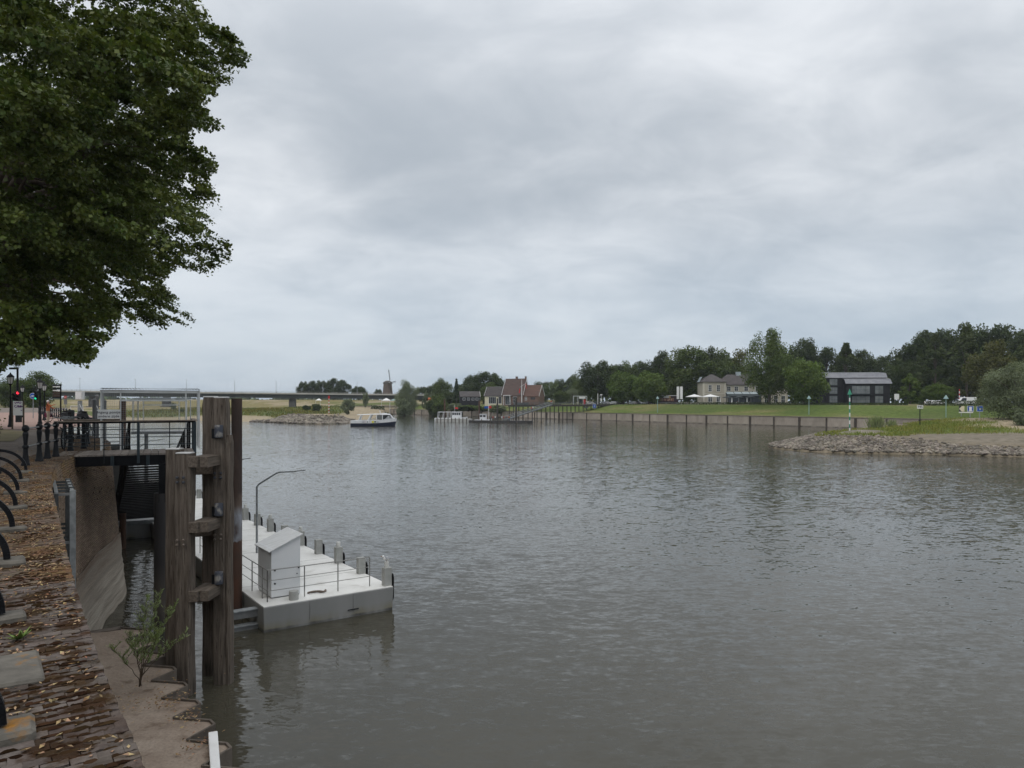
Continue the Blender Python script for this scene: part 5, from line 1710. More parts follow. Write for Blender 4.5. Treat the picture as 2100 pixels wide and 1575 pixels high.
# --- far bank, from the jetty to the right edge
BACK = 'wood behind the far bank'
T_ = [
 ('dark1', 1226, 733, -42, 76, 'big dark rounded tree right behind the jetty hut'),
 ('dark2', 1262, 744, -55, 62, 'dark tree between the jetty hut tree and the two bright maples'),
 ('mid1', 1287, 738, -64, 58, 'dull green tree rising behind the first bright maple'),
 ('dark3', 1318, 734, -62, 66, 'dark tree rising behind the pair of bright maples'),
 ('bright1', 1279, 760, -35, 62, 'bright green maple on the car park, the one nearer the jetty'),
 ('bright2', 1330, 756, -34, 66, 'bright green maple on the car park, the one nearer the food trailer'),
 ('dark2', 1357, 714, -66, 44, 'tall narrow dark tree standing above the food trailer'),
 ('mid2', 1412, 704, -52, 92, 'huge dull green tree behind the two white display boards'),
 ('dark1', 1448, 702, -74, 60, 'dark treetop just beyond the roof corner of the villa'),
 ('dark3', 1385, 742, -58, 60, 'low dark tree behind the food trailer'),
 ('sparse1', 1478, 708, -82, 56, 'thin see-through treetop above the hipped villa roof'),
 ('olive2', 1522, 712, -84, 62, 'sparse yellowish treetop above the chimney of the villa'),
 ('mid1', 1500, 730, -78, 66, 'dull green tree close behind the villa roof'),
 ('lime', 1578, 674, -33, 92, 'tallest bright tree standing in front of the villa'),
 ('bright2', 1649, 728, -33, 84, 'broad maple between the villa and the black house'),
 ('dark2', 1651, 687, 345, 60, 'dark open treetop behind the maple beside the black house'),
 ('dark1', 1608, 700, -95, 64, 'dark tree rising behind the tallest tree of the terrace'),
 ('dark3', 1695, 704, 345, 70, 'dark treetop above the left part of the black house'),
 ('spruce1', 1735, 702, 310, 66, 'dark fir-shaped tree behind the flat roofs of the black house'),
 ('dark2', 1767, 712, 345, 50, 'dark treetop beside the fir above the black house'),
 ('dark3', 1806, 722, 360, 66, 'lower dark tree behind the end of the black house'),
 ('sparse1', 1842, 724, 350, 52, 'thin tree in the gap past the black house'),
 ('dark2', 1890, 672, 300, 84, 'very tall dark tree where the high wood begins'),
 ('dark3', 1935, 664, 318, 90, 'very tall dark tree, second of the high wood'),
 ('dark1', 1990, 650, 318, 96, 'tallest dark crown of the high wood'),
 ('dark3', 2052, 654, 312, 96, 'dark crown next to the tallest of the high wood'),
 ('dark2', 2108, 668, 300, 80, 'dark crown of the high wood cut by the picture edge'),
 ('spruce1', 1918, 682, 272, 64, 'tall pointed tree with pale edges behind the small maples'),
 ('spruce1', 1982, 668, 268, 76, 'broader pointed tree standing beside the tall pale edged one'),
 ('olive1', 2036, 694, 240, 92, 'olive brown tree just behind the grey willow'),
 ('spruce1', 2112, 678, 232, 60, 'pointed tree above the grey willow at the picture edge'),
 ('dark3', 1868, 735, 290, 66, 'dark undergrowth tree beneath the high wood'),
 ('dark1', 1950, 745, 285, 80, 'dark undergrowth tree behind the white caravan'),
 ('spruce2', 1866, 768, 252, 50, 'small pointed young tree on the bank past the black house'),
 ('bright1', 1924, 786, 246, 58, 'small round tree sheltering white caravans'),
]
for a in T_:
    a = list(a)
    if a[3] < 0: a[3] = BK(a[1], -a[3])[1]
    a[4] *= 1.12
    tree(*a, group=BACK)
tree('willow1', 2092, 738, 138, 142, 'big silvery grey willow at the root of the near groyne', name='willow_tree', base=2.6)
tree('bush2', 2098, 836, 128, 44, 'low silvery willow bush in front of the big grey willow', 'bush', 'willow_bush', base=2.7)
def tuft(px, Y, h, r, n, lb):
    x, z = (px - 1050) / FX * Y, 0
    z = groyne_h(x, Y)
    t = thing('willow_bush', lb, 'bush', (x, Y, z))
    pts = np.stack([RNG.normal(0, r, n), RNG.normal(0, r, n), np.zeros(n)], -1)
    o = blades('shoots', pts, RNG.uniform(.35, 1.0, n) * h, M['pale_shoot'], None, lean=.22, wd=.035)
    o.parent = t
    st_ = MB()
    for k in range(7):
        a = 6.28 * k / 7
        st_.tube([(0, 0, -.1), (math.cos(a) * r * .6, math.sin(a) * r * .6, h * .7)], [.03, .008], 5)
    st_.build('stem', M['twig'], t)
M['pale_shoot'] = mat('pale_shoot', (.17, .21, .10), (.25, .28, .15), .8, .8, island=.3, transl=.3)
tuft(1797, 146, 2.7, .55, 420, 'wispy grey willow shoot on the groyne crest')
tuft(1829, 149, 1.7, .4, 240, 'smaller wispy willow shoot on the groyne crest')
# --- behind the jetty and the house
T_ = [
 ('mid3', 1192, 778, 420, 46, 'dull green tree far behind the jetty, next to its hut'),
 ('dark1', 1164, 772, 470, 46, 'dark wood tree seen above the jetty middle'),
 ('mid1', 1140, 777, 480, 44, 'wood tree above the house gable, rounder than its neighbours'),
 ('dark3', 1112, 779, 500, 44, 'dark wood tree directly right of the tiled house roof'),
 ('mid3', 1180, 768, 500, 40, 'taller wood tree behind the jetty hut'),
 ('willow1', 1175, 796, 380, 30, 'silvery round tree behind the jetty railing'),
 ('mid1', 1150, 800, 372, 34, 'low green bush-like tree behind the jetty railing'),
 ('dark3', 992, 757, 455, 62, 'tall poplar-like dark crown behind the brick house'),
 ('dark1', 968, 764, 460, 40, 'dark crown joined to the tall one behind the house'),
 ('dark2', 1016, 762, 462, 36, 'dark crown touching the steep house gable'),
 ('mid3', 1005, 784, 400, 44, 'lighter green tree between barn and house'),
 ('mid1', 905, 774, 440, 44, 'green tree rising behind the dark conifer'),
 ('dark3', 948, 784, 430, 44, 'dark tree behind the black barn'),
 ('dark1', 885, 788, 470, 36, 'dark tree between the willows and the conifer'),
 ('dark1', 866, 790, 480, 34, 'dark round tree next to the big willow'),
 ('mid1', 898, 806, 385, 46, 'low green tree beside the dark conifer'),
 ('dark3', 924, 800, 395, 44, 'low dark tree at the foot of the conifer'),
 ('willow2', 874, 801, 420, 18, 'pale silver young willow, narrower one of two'),
 ('willow2', 885, 804, 410, 18, 'pale silver young willow, fuller one of two'),
 ('dark2', 640, 779, 560, 30, 'leftmost crown of the group beyond the bridge'),
 ('dark1', 659, 777, 570, 34, 'second crown of the group beyond the bridge'),
 ('dark3', 684, 772, 560, 34, 'tallest crown of the group beyond the bridge'),
 ('dark2', 703, 777, 570, 30, 'last crown of the group beyond the bridge'),
 ('dark1', 622, 779, 565, 26, 'outermost slim crown of the group beyond the bridge'),
 ('dark3', 736, 790, 560, 34, 'round dark tree alone beyond the bridge'),
 ('dark1', 776, 796, 560, 20, 'small dark tree at the foot of the windmill'),
]
for a in T_: tree(*a, group='trees on the far side of the river')
tree('conifer1', 936, 775, 372, 27, 'dark pointed conifer beside the black barn', name='conifer_tree')
tree('willow1', 834, 779, 400, 48, 'big grey green willow where the far quay wall begins', name='willow_tree')
tree('bush2', 828, 814, 388, 34, 'grey green bush growing on the end of the far quay wall', 'bush', 'willow_bush')
tree('bush3', 884, 820, 352, 22, 'dark bush hanging over the far wall, the slimmer', 'bush', 'shrub', base=2.4)
tree('bush1', 897, 822, 348, 30, 'green bush hanging over the far wall beside the white boat', 'bush', 'shrub', base=2.2)
tree('bush2', 1021, 829, 306, 42, 'round bush on the bank right of the tall dark piles', 'bush', 'willow_bush', base=2.4)
tree('bush2', 932, 826, 352, 40, 'grey bush on the bank behind the white patrol boat', 'bush', 'willow_bush', base=2.8)
tree('bush1', 960, 830, 345, 56, 'low yellowish bank shrub behind the boats', 'bush', 'shrub', base=2.9)
tree('bush1', 990, 832, 335, 44, 'low yellowish bank shrub between the dark piles', 'bush', 'shrub', base=2.9)
tree('bush2', 713, 816, 375, 30, 'single round grey willow bush on the floodplain', 'bush', 'willow_bush')
tree('bush3', 648, 827, 380, 22, 'small dark bush on the floodplain by the bridge pier', 'bush', 'shrub')
tree('bush3', 628, 830, 385, 20, 'low dark bush on the floodplain, closer to the bridge pier', 'bush', 'shrub')
tree('bush2', 750, 803, 430, 14, 'slim young willow standing before the bridge', 'tree', 'willow_tree')
tree('bush2', 356, 825, 360, 12, 'small grey bush beside the far bridge pier', 'bush', 'willow_bush')
tree('bush1', 372, 838, 330, 12, 'small round bush on the green floodplain strip', 'bush', 'shrub')
tree('mid3', 74, 762, 215, 84, 'broad dark tree standing past the promenade lamps', base=4.0)
tree('mid1', 22, 772, 235, 60, 'dark tree behind the linden trunk past the promenade', base=4.0)
# far-off wood along the horizon
M['far_wood'] = mat('far_wood', (0.055, 0.075, 0.03), (0.08, 0.10, 0.045), 0.02, 0.9, island=0.3)
C = []
for k in range(5200):
    u = RNG.uniform(-0.78, 0.02)
    Y = RNG.uniform(900, 1500)
    if vnoise(np.array(u * 40), np.array(0.0), 1.0, 3) < RNG.uniform(0.0, 0.75): continue
    C.append((u * Y, Y, 4.6 + RNG.uniform(0, 9) * (0.4 + 0.9 * float(vnoise(np.array(u * 60), np.array(3.0), 1.0, 5)))))
C = np.array(C)
quads('far_woods', leaf_quads(C, 8.0, 0.3), M['far_wood'], 'far-off line of woods along the horizon beyond the floodplain', 'woods')
C2 = []
for k in range(9000):
    s, t = RNG.uniform(40, 560), RNG.uniform(85, 150)
    z = 6.2 + RNG.uniform(0, 1) ** 0.8 * (13 + 8 * (s > 260))
    C2.append((WALL_A[0] + s * WD[0] + t * WN_[0], WALL_A[1] + s * WD[1] + t * WN_[1], z))
LM['bk'] = leafmat('wood_leaf', (0.032, 0.05, 0.016), (0.055, 0.075, 0.024))
quads('dense_wood', leaf_quads(np.array(C2), 2.4, 0.3), LM['bk'], 'dark mass of woodland filling the space behind the far trees', 'woods')
# ================================================================ far bank buildings
class Fr:
    """upright frame: x to the right, y away from the river, z up"""
    def __init__(s, o, rz=0.0, k=1.0):
        s.k = k; s.o = Vector(o); c, n = math.cos(rz), math.sin(rz)
        s.x, s.y = Vector((c, n, 0)), Vector((-n, c, 0)); s.rz = rz
    def __call__(s, x, y, z): return s.o + s.x * (x * s.k) + s.y * (y * s.k) + Vector((0, 0, z if s.k == 1 else 7.5 + (z - 7.5) * s.k))
def blk(mb, f, x0, x1, y0, y1, z0, z1, m=0):
    return mb.hull8([f(x0, y0, z0), f(x1, y0, z0), f(x1, y1, z0), f(x0, y1, z0), f(x0, y0, z1), f(x1, y0, z1), f(x1, y1, z1), f(x0, y1, z1)], m)
def window(f, root, x0, x1, z0, z1, y=0.0, fm='white_paint', gm='dark_glass', bars=(1, 1), fr=0.09):
    mb = MB()
    blk(mb, f, x0, x1, y - .06, y - .004, z0, z0 + fr); blk(mb, f, x0, x1, y - .06, y - .004, z1 - fr, z1)
    blk(mb, f, x0, x0 + fr, y - .057, y - .004, z0 + fr, z1 - fr); blk(mb, f, x1 - fr, x1, y - .057, y - .004, z0 + fr, z1 - fr)
    for k in range(1, bars[0]):
        x = x0 + (x1 - x0) * k / bars[0]; blk(mb, f, x - .03, x + .03, y - .053, y - .004, z0 + fr, z1 - fr)
    for k in range(1, bars[1]):
        z = z0 + (z1 - z0) * k / bars[1]; blk(mb, f, x0 + fr, x1 - fr, y - .05, y - .004, z - .03, z + .03)
    w_ = mb.build('window', M[fm], root)
    blk(MB(), f, x0 + fr * .6, x1 - fr * .6, y - .03, y - .008, z0 + fr * .6, z1 - fr * .6).build('pane', M[gm], w_)
    return w_
def hip(f, x0, x1, y0, y1, z0, z1, inset, ov=0.5):
    x0, x1, y0, y1 = x0 - ov, x1 + ov, y0 - ov, y1 + ov
    ym = (y0 + y1) / 2
    mb = MB()
    v = [f(x0, y0, z0), f(x1, y0, z0), f(x1, y1, z0), f(x0, y1, z0), f(x0 + inset, ym, z1), f(x1 - inset, ym, z1)]
    v += [p - Vector((0, 0, .25)) for p in v[:4]]
    mb.add(v, [(0, 1, 5, 4), (1, 2, 5), (2, 3, 4, 5), (3, 0, 4), (6, 7, 1, 0), (7, 8, 2, 1), (8, 9, 3, 2), (9, 6, 0, 3), (9, 8, 7, 6)])
    return mb
def gable_roof(f, x0, x1, y0, y1, z0, z1, along='x', ov=0.3, th=0.18):
    mb = MB()
    if along == 'x':
        ym = (y0 + y1) / 2
        for ya, s in ((y0 - ov, 1), (y1 + ov, -1)):
            zz = z0 - (z1 - z0) * ov / ((y1 - y0) / 2)
            a = [f(x0 - ov, ya, zz), f(x1 + ov, ya, zz), f(x1 + ov, ym, z1), f(x0 - ov, ym, z1)]
            mb.hull8(a + [p + Vector((0, 0, th)) for p in a])
    else:
        xm = (x0 + x1) / 2
        for xa in (x0 - ov, x1 + ov):
            zz = z0 - (z1 - z0) * ov / ((x1 - x0) / 2)
            a = [f(xa, y0 - ov, zz), f(xa, y1 + ov, zz), f(xm, y1 + ov, z1), f(xm, y0 - ov, z1)]
            mb.hull8(a + [p + Vector((0, 0, th)) for p in a])
    return mb
def zat(py, Y): return HC - (py - 824) / FX * Y
def xat(px, Y): return (px - 1050) / FX * Y
M['villa_wall'] = mat('villa_plaster', (0.41, 0.38, 0.31), (0.34, 0.315, 0.255), 0.5, 0.9, bump=0.1, bscale=10)
M['trim'] = mat('villa_trim', (0.45, 0.425, 0.355), (0.50, 0.475, 0.40), 2, 0.8)
M['slate'] = mat('roof_tile_dark', (0.055, 0.05, 0.05), (0.085, 0.075, 0.072), 0.8, 0.8, stretch=(1, 1, 6), bump=0.5, bscale=6)
M['awning'] = mat('awning_dark', (0.02, 0.028, 0.03), (0.03, 0.04, 0.042), 2, 0.7)
M['pale_blue'] = mat('glass_roof_pale', (0.30, 0.36, 0.38), (0.4, 0.45, 0.46), 1, 0.3)
# ---- villa restaurant
VY = 300.0
f = Fr((xat(1442, VY), VY, 0), R(-3), VY / 286.0)
villa = thing('villa', 'cream plastered two storey villa with hipped dark roof among the trees', 'villa', f(0, 0, 6.3))
blk(MB(), f, 0, 8.7, 0, 11, 5.8, 15.4).build('wall', M['villa_wall'], villa)
blk(MB(), f, 8.7, 33, 1.6, 11, 5.8, 14.2).build('wall', M['villa_wall'], villa)
mb = MB()
blk(mb, f, -.12, 8.82, -.12, .0, 15.0, 15.4); blk(mb, f, -.1, 8.8, -.08, 0, 10.6, 10.85)
blk(mb, f, -.1, .55, -.06, 0, 5.8, 15.0); blk(mb, f, 8.2, 8.82, -.06, 0, 5.8, 15.0); blk(mb, f, 8.83, 33, 1.5, 1.6, 13.75, 14.2)
mb.build('cornice', M['trim'], villa)
hip(f, 0, 8.7, 0, 11, 15.4, 18.4, 4.4).build('roof', M['slate'], villa)
rf = hip(f, 6.5, 33, 1.6, 11, 14.25, 18.35, 4.6, 0.45).build('roof', M['slate'], villa)
mb = MB(); blk(mb, f, 14.2, 16.0, 5.7, 6.9, 17.6, 19.4); mb.build('chimney', M['pale_blue'], rf)
mb = MB(); mb.hull8([f(-.6, 4, 15.4), f(.4, 4, 17.2), f(.4, 9, 17.2), f(-.6, 9, 15.4), f(-.5, 4, 15.6), f(.5, 4, 17.4), f(.5, 9, 17.4), f(-.5, 9, 15.6)]); mb.build('skylight', M['pale_blue'], villa)
for x0 in (2.0, 5.2): window(f, villa, x0, x0 + 1.35, 11.5, 14.1, 0, bars=(2, 3))
for x0 in (2.0, 5.2): window(f, villa, x0 - .1, x0 + 1.5, 6.6, 9.7, 0, bars=(2, 3))
for x0 in (9.5, 12.4, 16.2, 20.5, 24.6, 28.6): window(f, villa, x0, x0 + 1.55, 11.7, 13.5, 1.6, bars=(2, 2))
for x0 in (24.0, 27.6, 30.4): window(f, villa, x0, x0 + 1.6, 7.0, 9.9, 1.6, bars=(2, 2))
# glazed terrace in front of the wing
ter = MB(); blk(ter, f, 8.9, 21.4, -3.4, 1.58, 6.2, 9.6)
cons = ter.build('conservatory', M['dark_glass'], villa)
mb = MB(); mb.hull8([f(8.6, -3.7, 9.6), f(21.7, -3.7, 9.6), f(21.7, 1.57, 11.3), f(8.6, 1.57, 11.3), f(8.6, -3.7, 9.75), f(21.7, -3.7, 9.75), f(21.7, 1.57, 11.45), f(8.6, 1.57, 11.45)]); mb.build('conservatory_roof', M['awning'], cons)
mb = MB()
for k in range(4): mb.hull8([f(9.0 + 3.0 * k, -1.2, 10.55), f(11.7 + 3.0 * k, -1.2, 10.55), f(11.7 + 3.0 * k, 1.2, 11.33), f(9.0 + 3.0 * k, 1.2, 11.33), f(9.0 + 3.0 * k, -1.2, 10.6), f(11.7 + 3.0 * k, -1.2, 10.6), f(11.7 + 3.0 * k, 1.2, 11.4), f(9.0 + 3.0 * k, 1.2, 11.4)])
mb.build('roof_light', M['pale_blue'], cons)
for k in range(6):
    blk(MB(), f, 8.86 + k * 2.45, 8.98 + k * 2.45, -3.48, -3.4, 6.2, 9.6).build('mullion', M['awning'], cons)
# parasols
def parasol_mesh(root, o, r, h, open_=True, m='white_paint'):
    o = Vector(o)
    MB().tube([o, o + Vector((0, 0, h))], 0.05, 6).build('pole', M['offwhite_metal'], root)
    mb = MB()
    if open_:
        vs = [o + Vector((0, 0, h))]
        for k in range(8):
            a = math.pi / 4 * k + .39
            vs.append(o + Vector((math.cos(a) * r, math.sin(a) * r, h - r * .27)))
        for k in range(8):
            vs.append(vs[1 + k] - Vector((0, 0, .22)))
        mb.add(vs, [(0, 1 + k, 1 + (k + 1) % 8) for k in range(8)] + [(1 + k, 9 + k, 9 + (k + 1) % 8, 1 + (k + 1) % 8) for k in range(8)])
    else:
        mb.lathe([(.22, h - 2.1), (.26, h - 1.9), (.16, h - .9), (.05, h)], o, 8)
    mb.build('canopy', M[m], root)
for px, lb in ((1424, 'large open white parasol standing away from the villa wall'), (1457, 'large open white parasol right before the villa wall')):
    x_, y_ = BK(px, 32.5); o = Vector((x_, y_, ground(x_, y_)))
    t = thing('parasol', lb, 'parasol', o); parasol_mesh(t, o, 3.5, zat(808.5, y_) - o.z)
for px, lb in ((1477, 'folded white parasol by the first table of the terrace'), (1501, 'folded white parasol in the middle of the terrace'), (1532, 'folded white parasol under the tallest tree')):
    x_, y_ = BK(px, 31); o = Vector((x_, y_, ground(x_, y_)))
    t = thing('parasol', lb, 'parasol', o); parasol_mesh(t, o, 1, zat(815.5, y_) - o.z, False, 'white_paint')
for px, lb in ((1492, 'dark open parasol between the first two folded ones'), (1515, 'dark open parasol right of the middle folded one'), (1540, 'dark open parasol next to the tallest tree')):
    x_, y_ = BK(px, 33); o = Vector((x_, y_, ground(x_, y_)))
    t = thing('parasol', lb, 'parasol', o, 0, 'dark terrace parasols'); parasol_mesh(t, o, 1.9, 3.3, True, 'awning')
M['hedge'] = mat('hedge_leaf', (0.03, 0.05, 0.014), (0.05, 0.07, 0.02), 0.4, 0.8, island=0.3)
def hedge(label, x0, x1, Y0, h, d=1.0, n=2600, leaf=0.3, m='hedge', Y1=None):
    P_ = []
    for k in range(n):
        u = RNG.random()
        x = x0 + (x1 - x0) * u; y = Y0 + ((Y1 or Y0) - Y0) * u + RNG.uniform(0, d)
        if Y0 < 60: x, y = BK(x0 + (x1 - x0) * u, Y0 + RNG.uniform(0, d))
        P_.append((x, y, ground(x, y) + RNG.uniform(0.05, h)))
    return quads('hedge', leaf_quads(np.array(P_), leaf), M[m], label, 'hedge', kind='thing')
hedge('low dark clipped hedge along the terrace of the villa', 1387, 1662, 29, 0.9, n=3400)
hedge('low dark hedge in front of the black house', 1664, 1862, 29, 0.7, n=2800, leaf=0.25)
hedge('dark hedge hiding the caravans', 1884, 2060, 27, 1.5, n=3000, leaf=0.25)
hedge('long low hedge behind the jetty', 1062, 1150, 38, 1.7, n=2000)
M['flower'] = mat('pale_flowers', (0.42, 0.42, 0.22), (0.22, 0.26, 0.10), 0.6, 0.8, island=0.35)
hedge('bed of pale yellow flowers in front of the houses', 961, 1046, 16, 1.0, n=1800, leaf=0.35, m='flower')
# terrace furniture and low white wall
(xa_, ya_), (xb_, yb_) = BK(1391, 30.6), BK(1466, 30.6)
tw = MB().bar((xa_, ya_, ground(xa_, ya_) + .45), (xb_, yb_, ground(xb_, yb_) + .45), 0.25, 0.9)
tag(tw.build('garden_wall', M['trim']), 'low white garden wall under the two open parasols', 'wall')
chair = None
def cafe_set(px, Y, lb, cm):
    x_, y_ = BK(px, Y); o = Vector((x_, y_, ground(x_, y_)))
    t = thing('table', lb, 'table', o, 0, 'terrace tables of the villa')
    MB().lathe([(.45, .70), (.45, .74), (0, .74)], o, 10).build('table_top', M[cm], t)
    MB().lathe([(.22, 0), (.04, .05), (.04, .70)], o, 8).build('leg', M['awning'], t)
for k, px in enumerate((1468, 1476, 1483, 1492, 1499, 1507, 1514, 1523, 1532, 1541)):
    cafe_set(px, 30.6 + (k % 3) * .5, ['white cafe table nearest the big parasols', 'red cafe table just left of the first folded parasol', 'white cafe table just right of the first folded parasol', 'white cafe table left of the middle folded parasol', 'red cafe table right beside the middle folded parasol', 'red cafe table right of the middle folded parasol', 'white cafe table midway between two folded parasols', 'white cafe table left of the parasol under the tallest tree', 'white cafe table at the parasol under the tallest tree', 'white cafe table at the far end under the tallest tree'][k], 'red_paint' if k in (1, 4, 5) else 'white_paint')
# ---- black timber house with pale metal roofs
M['black_timber'] = mat('black_timber', (0.012, 0.012, 0.015), (0.02, 0.02, 0.024), 1.2, 0.75, stretch=(5, 5, .3), bump=0.4, bscale=5)
M['zinc_roof'] = mat('zinc_roof', (0.17, 0.175, 0.195), (0.23, 0.235, 0.25), 0.6, 0.5, metal=0.2)
BY = 262.0
f = Fr((xat(1700, BY), BY, 0), R(-6))
bh = thing('black_house', 'black timber house with two pale zinc roofs and large windows', 'house', f(0, 0, 6.7))
bx = lambda px: (px - 1700) * BY / FX
bz = lambda py: zat(py, BY)
blk(MB(), f, bx(1700), bx(1819), 3.0, 12, 6.2, bz(774)).build('wall', M['black_timber'], bh)
blk(MB(), f, bx(1735), bx(1819) + .05, 0, 2.99, 6.2, bz(787)).build('wall', M['black_timber'], bh)
blk(MB(), f, bx(1664), bx(1700), 3.6, 10, 6.2, bz(783)).build('wall', M['black_timber'], bh)
def zroof(x0, x1, y0, y1, za, zb, zc):
    mb = MB()
    a = [f(x0, y0, za), f(x1, y0, za), f(x1, y0 + 1.6, zb), f(x0, y0 + 1.6, zb)]
    mb.hull8([p for p in a] + [p + f.y * .12 + Vector((0, 0, .06)) for p in a])
    mb2 = [f(x0, y0 + 1.62, zb), f(x1, y0 + 1.62, zb), f(x1, y1, zc), f(x0, y1, zc)]
    mb.hull8(mb2 + [p + Vector((0, 0, .12)) for p in mb2])
    r_ = mb.build('roof', M['zinc_roof'], bh)
    n = int((x1 - x0) / 0.62)
    for k in range(n + 1):
        x = x0 + (x1 - x0) * k / n
        MB().bar(f(x, y0 - .01, za), f(x, y0 + 1.59, zb), 0.05, 0.08).build('seam', M['zinc_roof'], r_)
zroof(bx(1693), bx(1820.5), 2.6, 12.4, bz(774.5), bz(764.5), bz(762))
zroof(bx(1732), bx(1822.5), -.6, 3.0, bz(787), bz(778), bz(776.5))
def bwin(p0, p1, y0, y1, yy, bars, gm='mid_glass'): window(f, bh, bx(p0), bx(p1), bz(y1), bz(y0), yy, 'blue_steel', gm, bars, .12)
for y0, y1 in ((776, 790), (793.5, 808), (811.5, 826)): bwin(1706, 1722.5, y0, y1, 3.0, (3, 2))
for y0, y1 in ((791, 808), (812, 826.3)): bwin(1745, 1780.5, y0, y1, 0, (4, 2)); bwin(1790, 1806.5, y0, y1, 0, (2, 2))
bwin(1675, 1682, 794.5, 803.5, 3.6, (1, 1))
tb_ = MB(); blk(tb_, f, bx(1742), bx(1783), -1.4, -.01, bz(809.6), bz(809.0)); tb_.build('balcony', M['blue_steel'], bh)
blk(MB(), f, bx(1664), bx(1822), -2.5, 12, 5.9, 6.72).build('plinth', M['dull_steel'], bh)
wb = thing('white_board', 'plain white notice board beside the small pointed tree', 'board', (xat(1840, 250), 250, 6.5))
MB().box((xat(1839, 250), 250, zat(813.5, 250)), (1.6, .12, 1.9)).build('panel', M['white_paint'], wb)
for s in (-.6, .6): MB().bar((xat(1839, 250) + s, 250.1, 6.2), (xat(1839, 250) + s, 250.1, zat(813.5, 250)), .1).build('leg', M['dull_steel'], wb)
# ---- brick house by the water with steep tiled roofs
M['brick_far'] = mat('house_brick', (0.135, 0.085, 0.065), (0.18, 0.12, 0.095), 0.9, 0.9, bump=0.2, bscale=14)
M['tile_red'] = mat('roof_tile_red', (0.10, 0.06, 0.048), (0.135, 0.078, 0.06), 0.5, 0.85, stretch=(1, 1, 5), bump=0.5, bscale=5, spots=(0.35, 0.55, 0.7, (0.085, 0.06, 0.05)))
M['tile_brown'] = mat('roof_tile_brown', (0.08, 0.056, 0.05), (0.105, 0.074, 0.064), 0.5, 0.85, stretch=(1, 1, 5), bump=0.5, bscale=5)
HY = 346.0
hx = lambda px: (px - 1030) * HY / FX
hz = lambda py: zat(py, HY)
f = Fr((xat(1030, HY), HY, 0), R(-24))
ho = thing('brick_house', 'brown brick house with steep tiled roof and white verge boards', 'house', f(0, 0, 6))
L1, D1 = 10.6, 8.4
blk(MB(), f, 0, L1, 0, D1, 5.6, hz(810)).build('wall', M['brick_far'], ho)
for xx in (0.0, L1 - .3):
    MB().ext([f(xx, 0, hz(810)), f(xx, D1, hz(810)), f(xx, D1 / 2, hz(777.5))], f.x * .3).build('gable', M['brick_far'], ho)
r1 = gable_roof(f, 0.3, L1 - .3, 0, D1, hz(810), hz(777), 'x', .25).build('roof', M['tile_brown'], ho)
for x_, w_ in ((5.2, .9), (L1 - .6, .6)):
    mb = MB(); blk(mb, f, x_, x_ + w_, D1 / 2 - .4, D1 / 2 + .4, hz(779), hz(772.5)); blk(mb, f, x_ - .1, x_ + w_ + .1, D1 / 2 - .5, D1 / 2 + .5, hz(772.5), hz(772)); mb.build('chimney', M['brick_far'], r1)
for xx in (-.28, L1 + .26):
    for ya in (-.2, D1 + .2):
        MB().bar(f(xx, ya, hz(810.5)), f(xx, D1 / 2, hz(776.6)), .08, .34).build('verge_board', M['white_paint'], ho)
for y_ in (2.2, 4.2, 6.0):
    g_ = Fr(f(0, y_, 0), f.rz - math.pi / 2)
    window(g_, ho, -.5, .5, hz(806), hz(799.5), 0, bars=(2, 2)); window(g_, ho, -.55, .55, hz(822), hz(814), 0, bars=(2, 2))
window(f, ho, 1.6, 4.4, 6.2, hz(812), 0, bars=(3, 1)); window(f, ho, 5.6, 7.6, 7.0, hz(813.5), 0, bars=(2, 2))
mb = MB(); blk(mb, f, 1.2, 4.8, -1.6, -.01, hz(811.6), hz(810.4)); blk(mb, f, 1.3, 1.5, -1.5, -1.3, 6, hz(811.6)); blk(mb, f, 4.5, 4.7, -1.5, -1.3, 6, hz(811.6)); mb.build('porch', M['white_paint'], ho)
f2 = Fr(f(L1 + .02, .6, 0), R(-24))
L2, D2_ = 7.8, 7.0
blk(MB(), f2, 0, L2, 0, D2_, 5.6, hz(812)).build('wall', M['brick_far'], ho)
gable_roof(f2, 0.3, L2 - .1, 0, D2_, hz(812), hz(790.5), 'x', .25).build('roof', M['tile_red'], ho)
MB().ext([f2(L2 - .3, 0, hz(812)), f2(L2 - .3, D2_, hz(812)), f2(L2 - .3, D2_ / 2, hz(791))], f2.x * .3).build('gable', M['brick_far'], ho)
for ya in (-.2, D2_ + .2): MB().bar(f2(L2 + .2, ya, hz(812.8)), f2(L2 + .2, D2_ / 2, hz(790)), .08, .34).build('verge_board', M['white_paint'], ho)
window(f2, ho, 3.6, 6.0, hz(820), hz(814.5), 0, 'brick_far', 'dark_glass', (3, 1)); window(f2, ho, .8, 1.8, hz(821), hz(813.5), 0, bars=(1, 2), gm='mid_glass')
# cream cottage
f = Fr((xat(994, 352), 352, 0), R(-26))
cz = lambda py: zat(py, 352)
co = thing('cottage', 'cream gabled cottage with dark roof beside the brick house', 'house', f(0, 0, 6))
W_, Dp = 10.5, 5.6
blk(MB(), f, 0, W_, 0, Dp, 5.6, cz(811)).build('wall', M['cream'], co)
MB().ext([f(0, 0, cz(811)), f(0, Dp, cz(811)), f(0, Dp / 2, cz(794))], f.x * .3).build('gable', M['cream'], co)
gable_roof(f, .15, W_, 0, Dp, cz(811), cz(793.5), 'x', .3).build('roof', M['slate'], co)
for ya in (-.25, Dp + .25): MB().bar(f(-.2, ya, cz(812)), f(-.2, Dp / 2, cz(793)), .08, .3).build('verge_board', M['white_paint'], co)
g_ = Fr(f(0, Dp / 2, 0), f.rz - math.pi / 2)
window(g_, co, -.45, .45, cz(808), cz(802), 0, bars=(1, 1)); window(g_, co, -.6, .6, 6.1, cz(812.5), 0, bars=(2, 2))
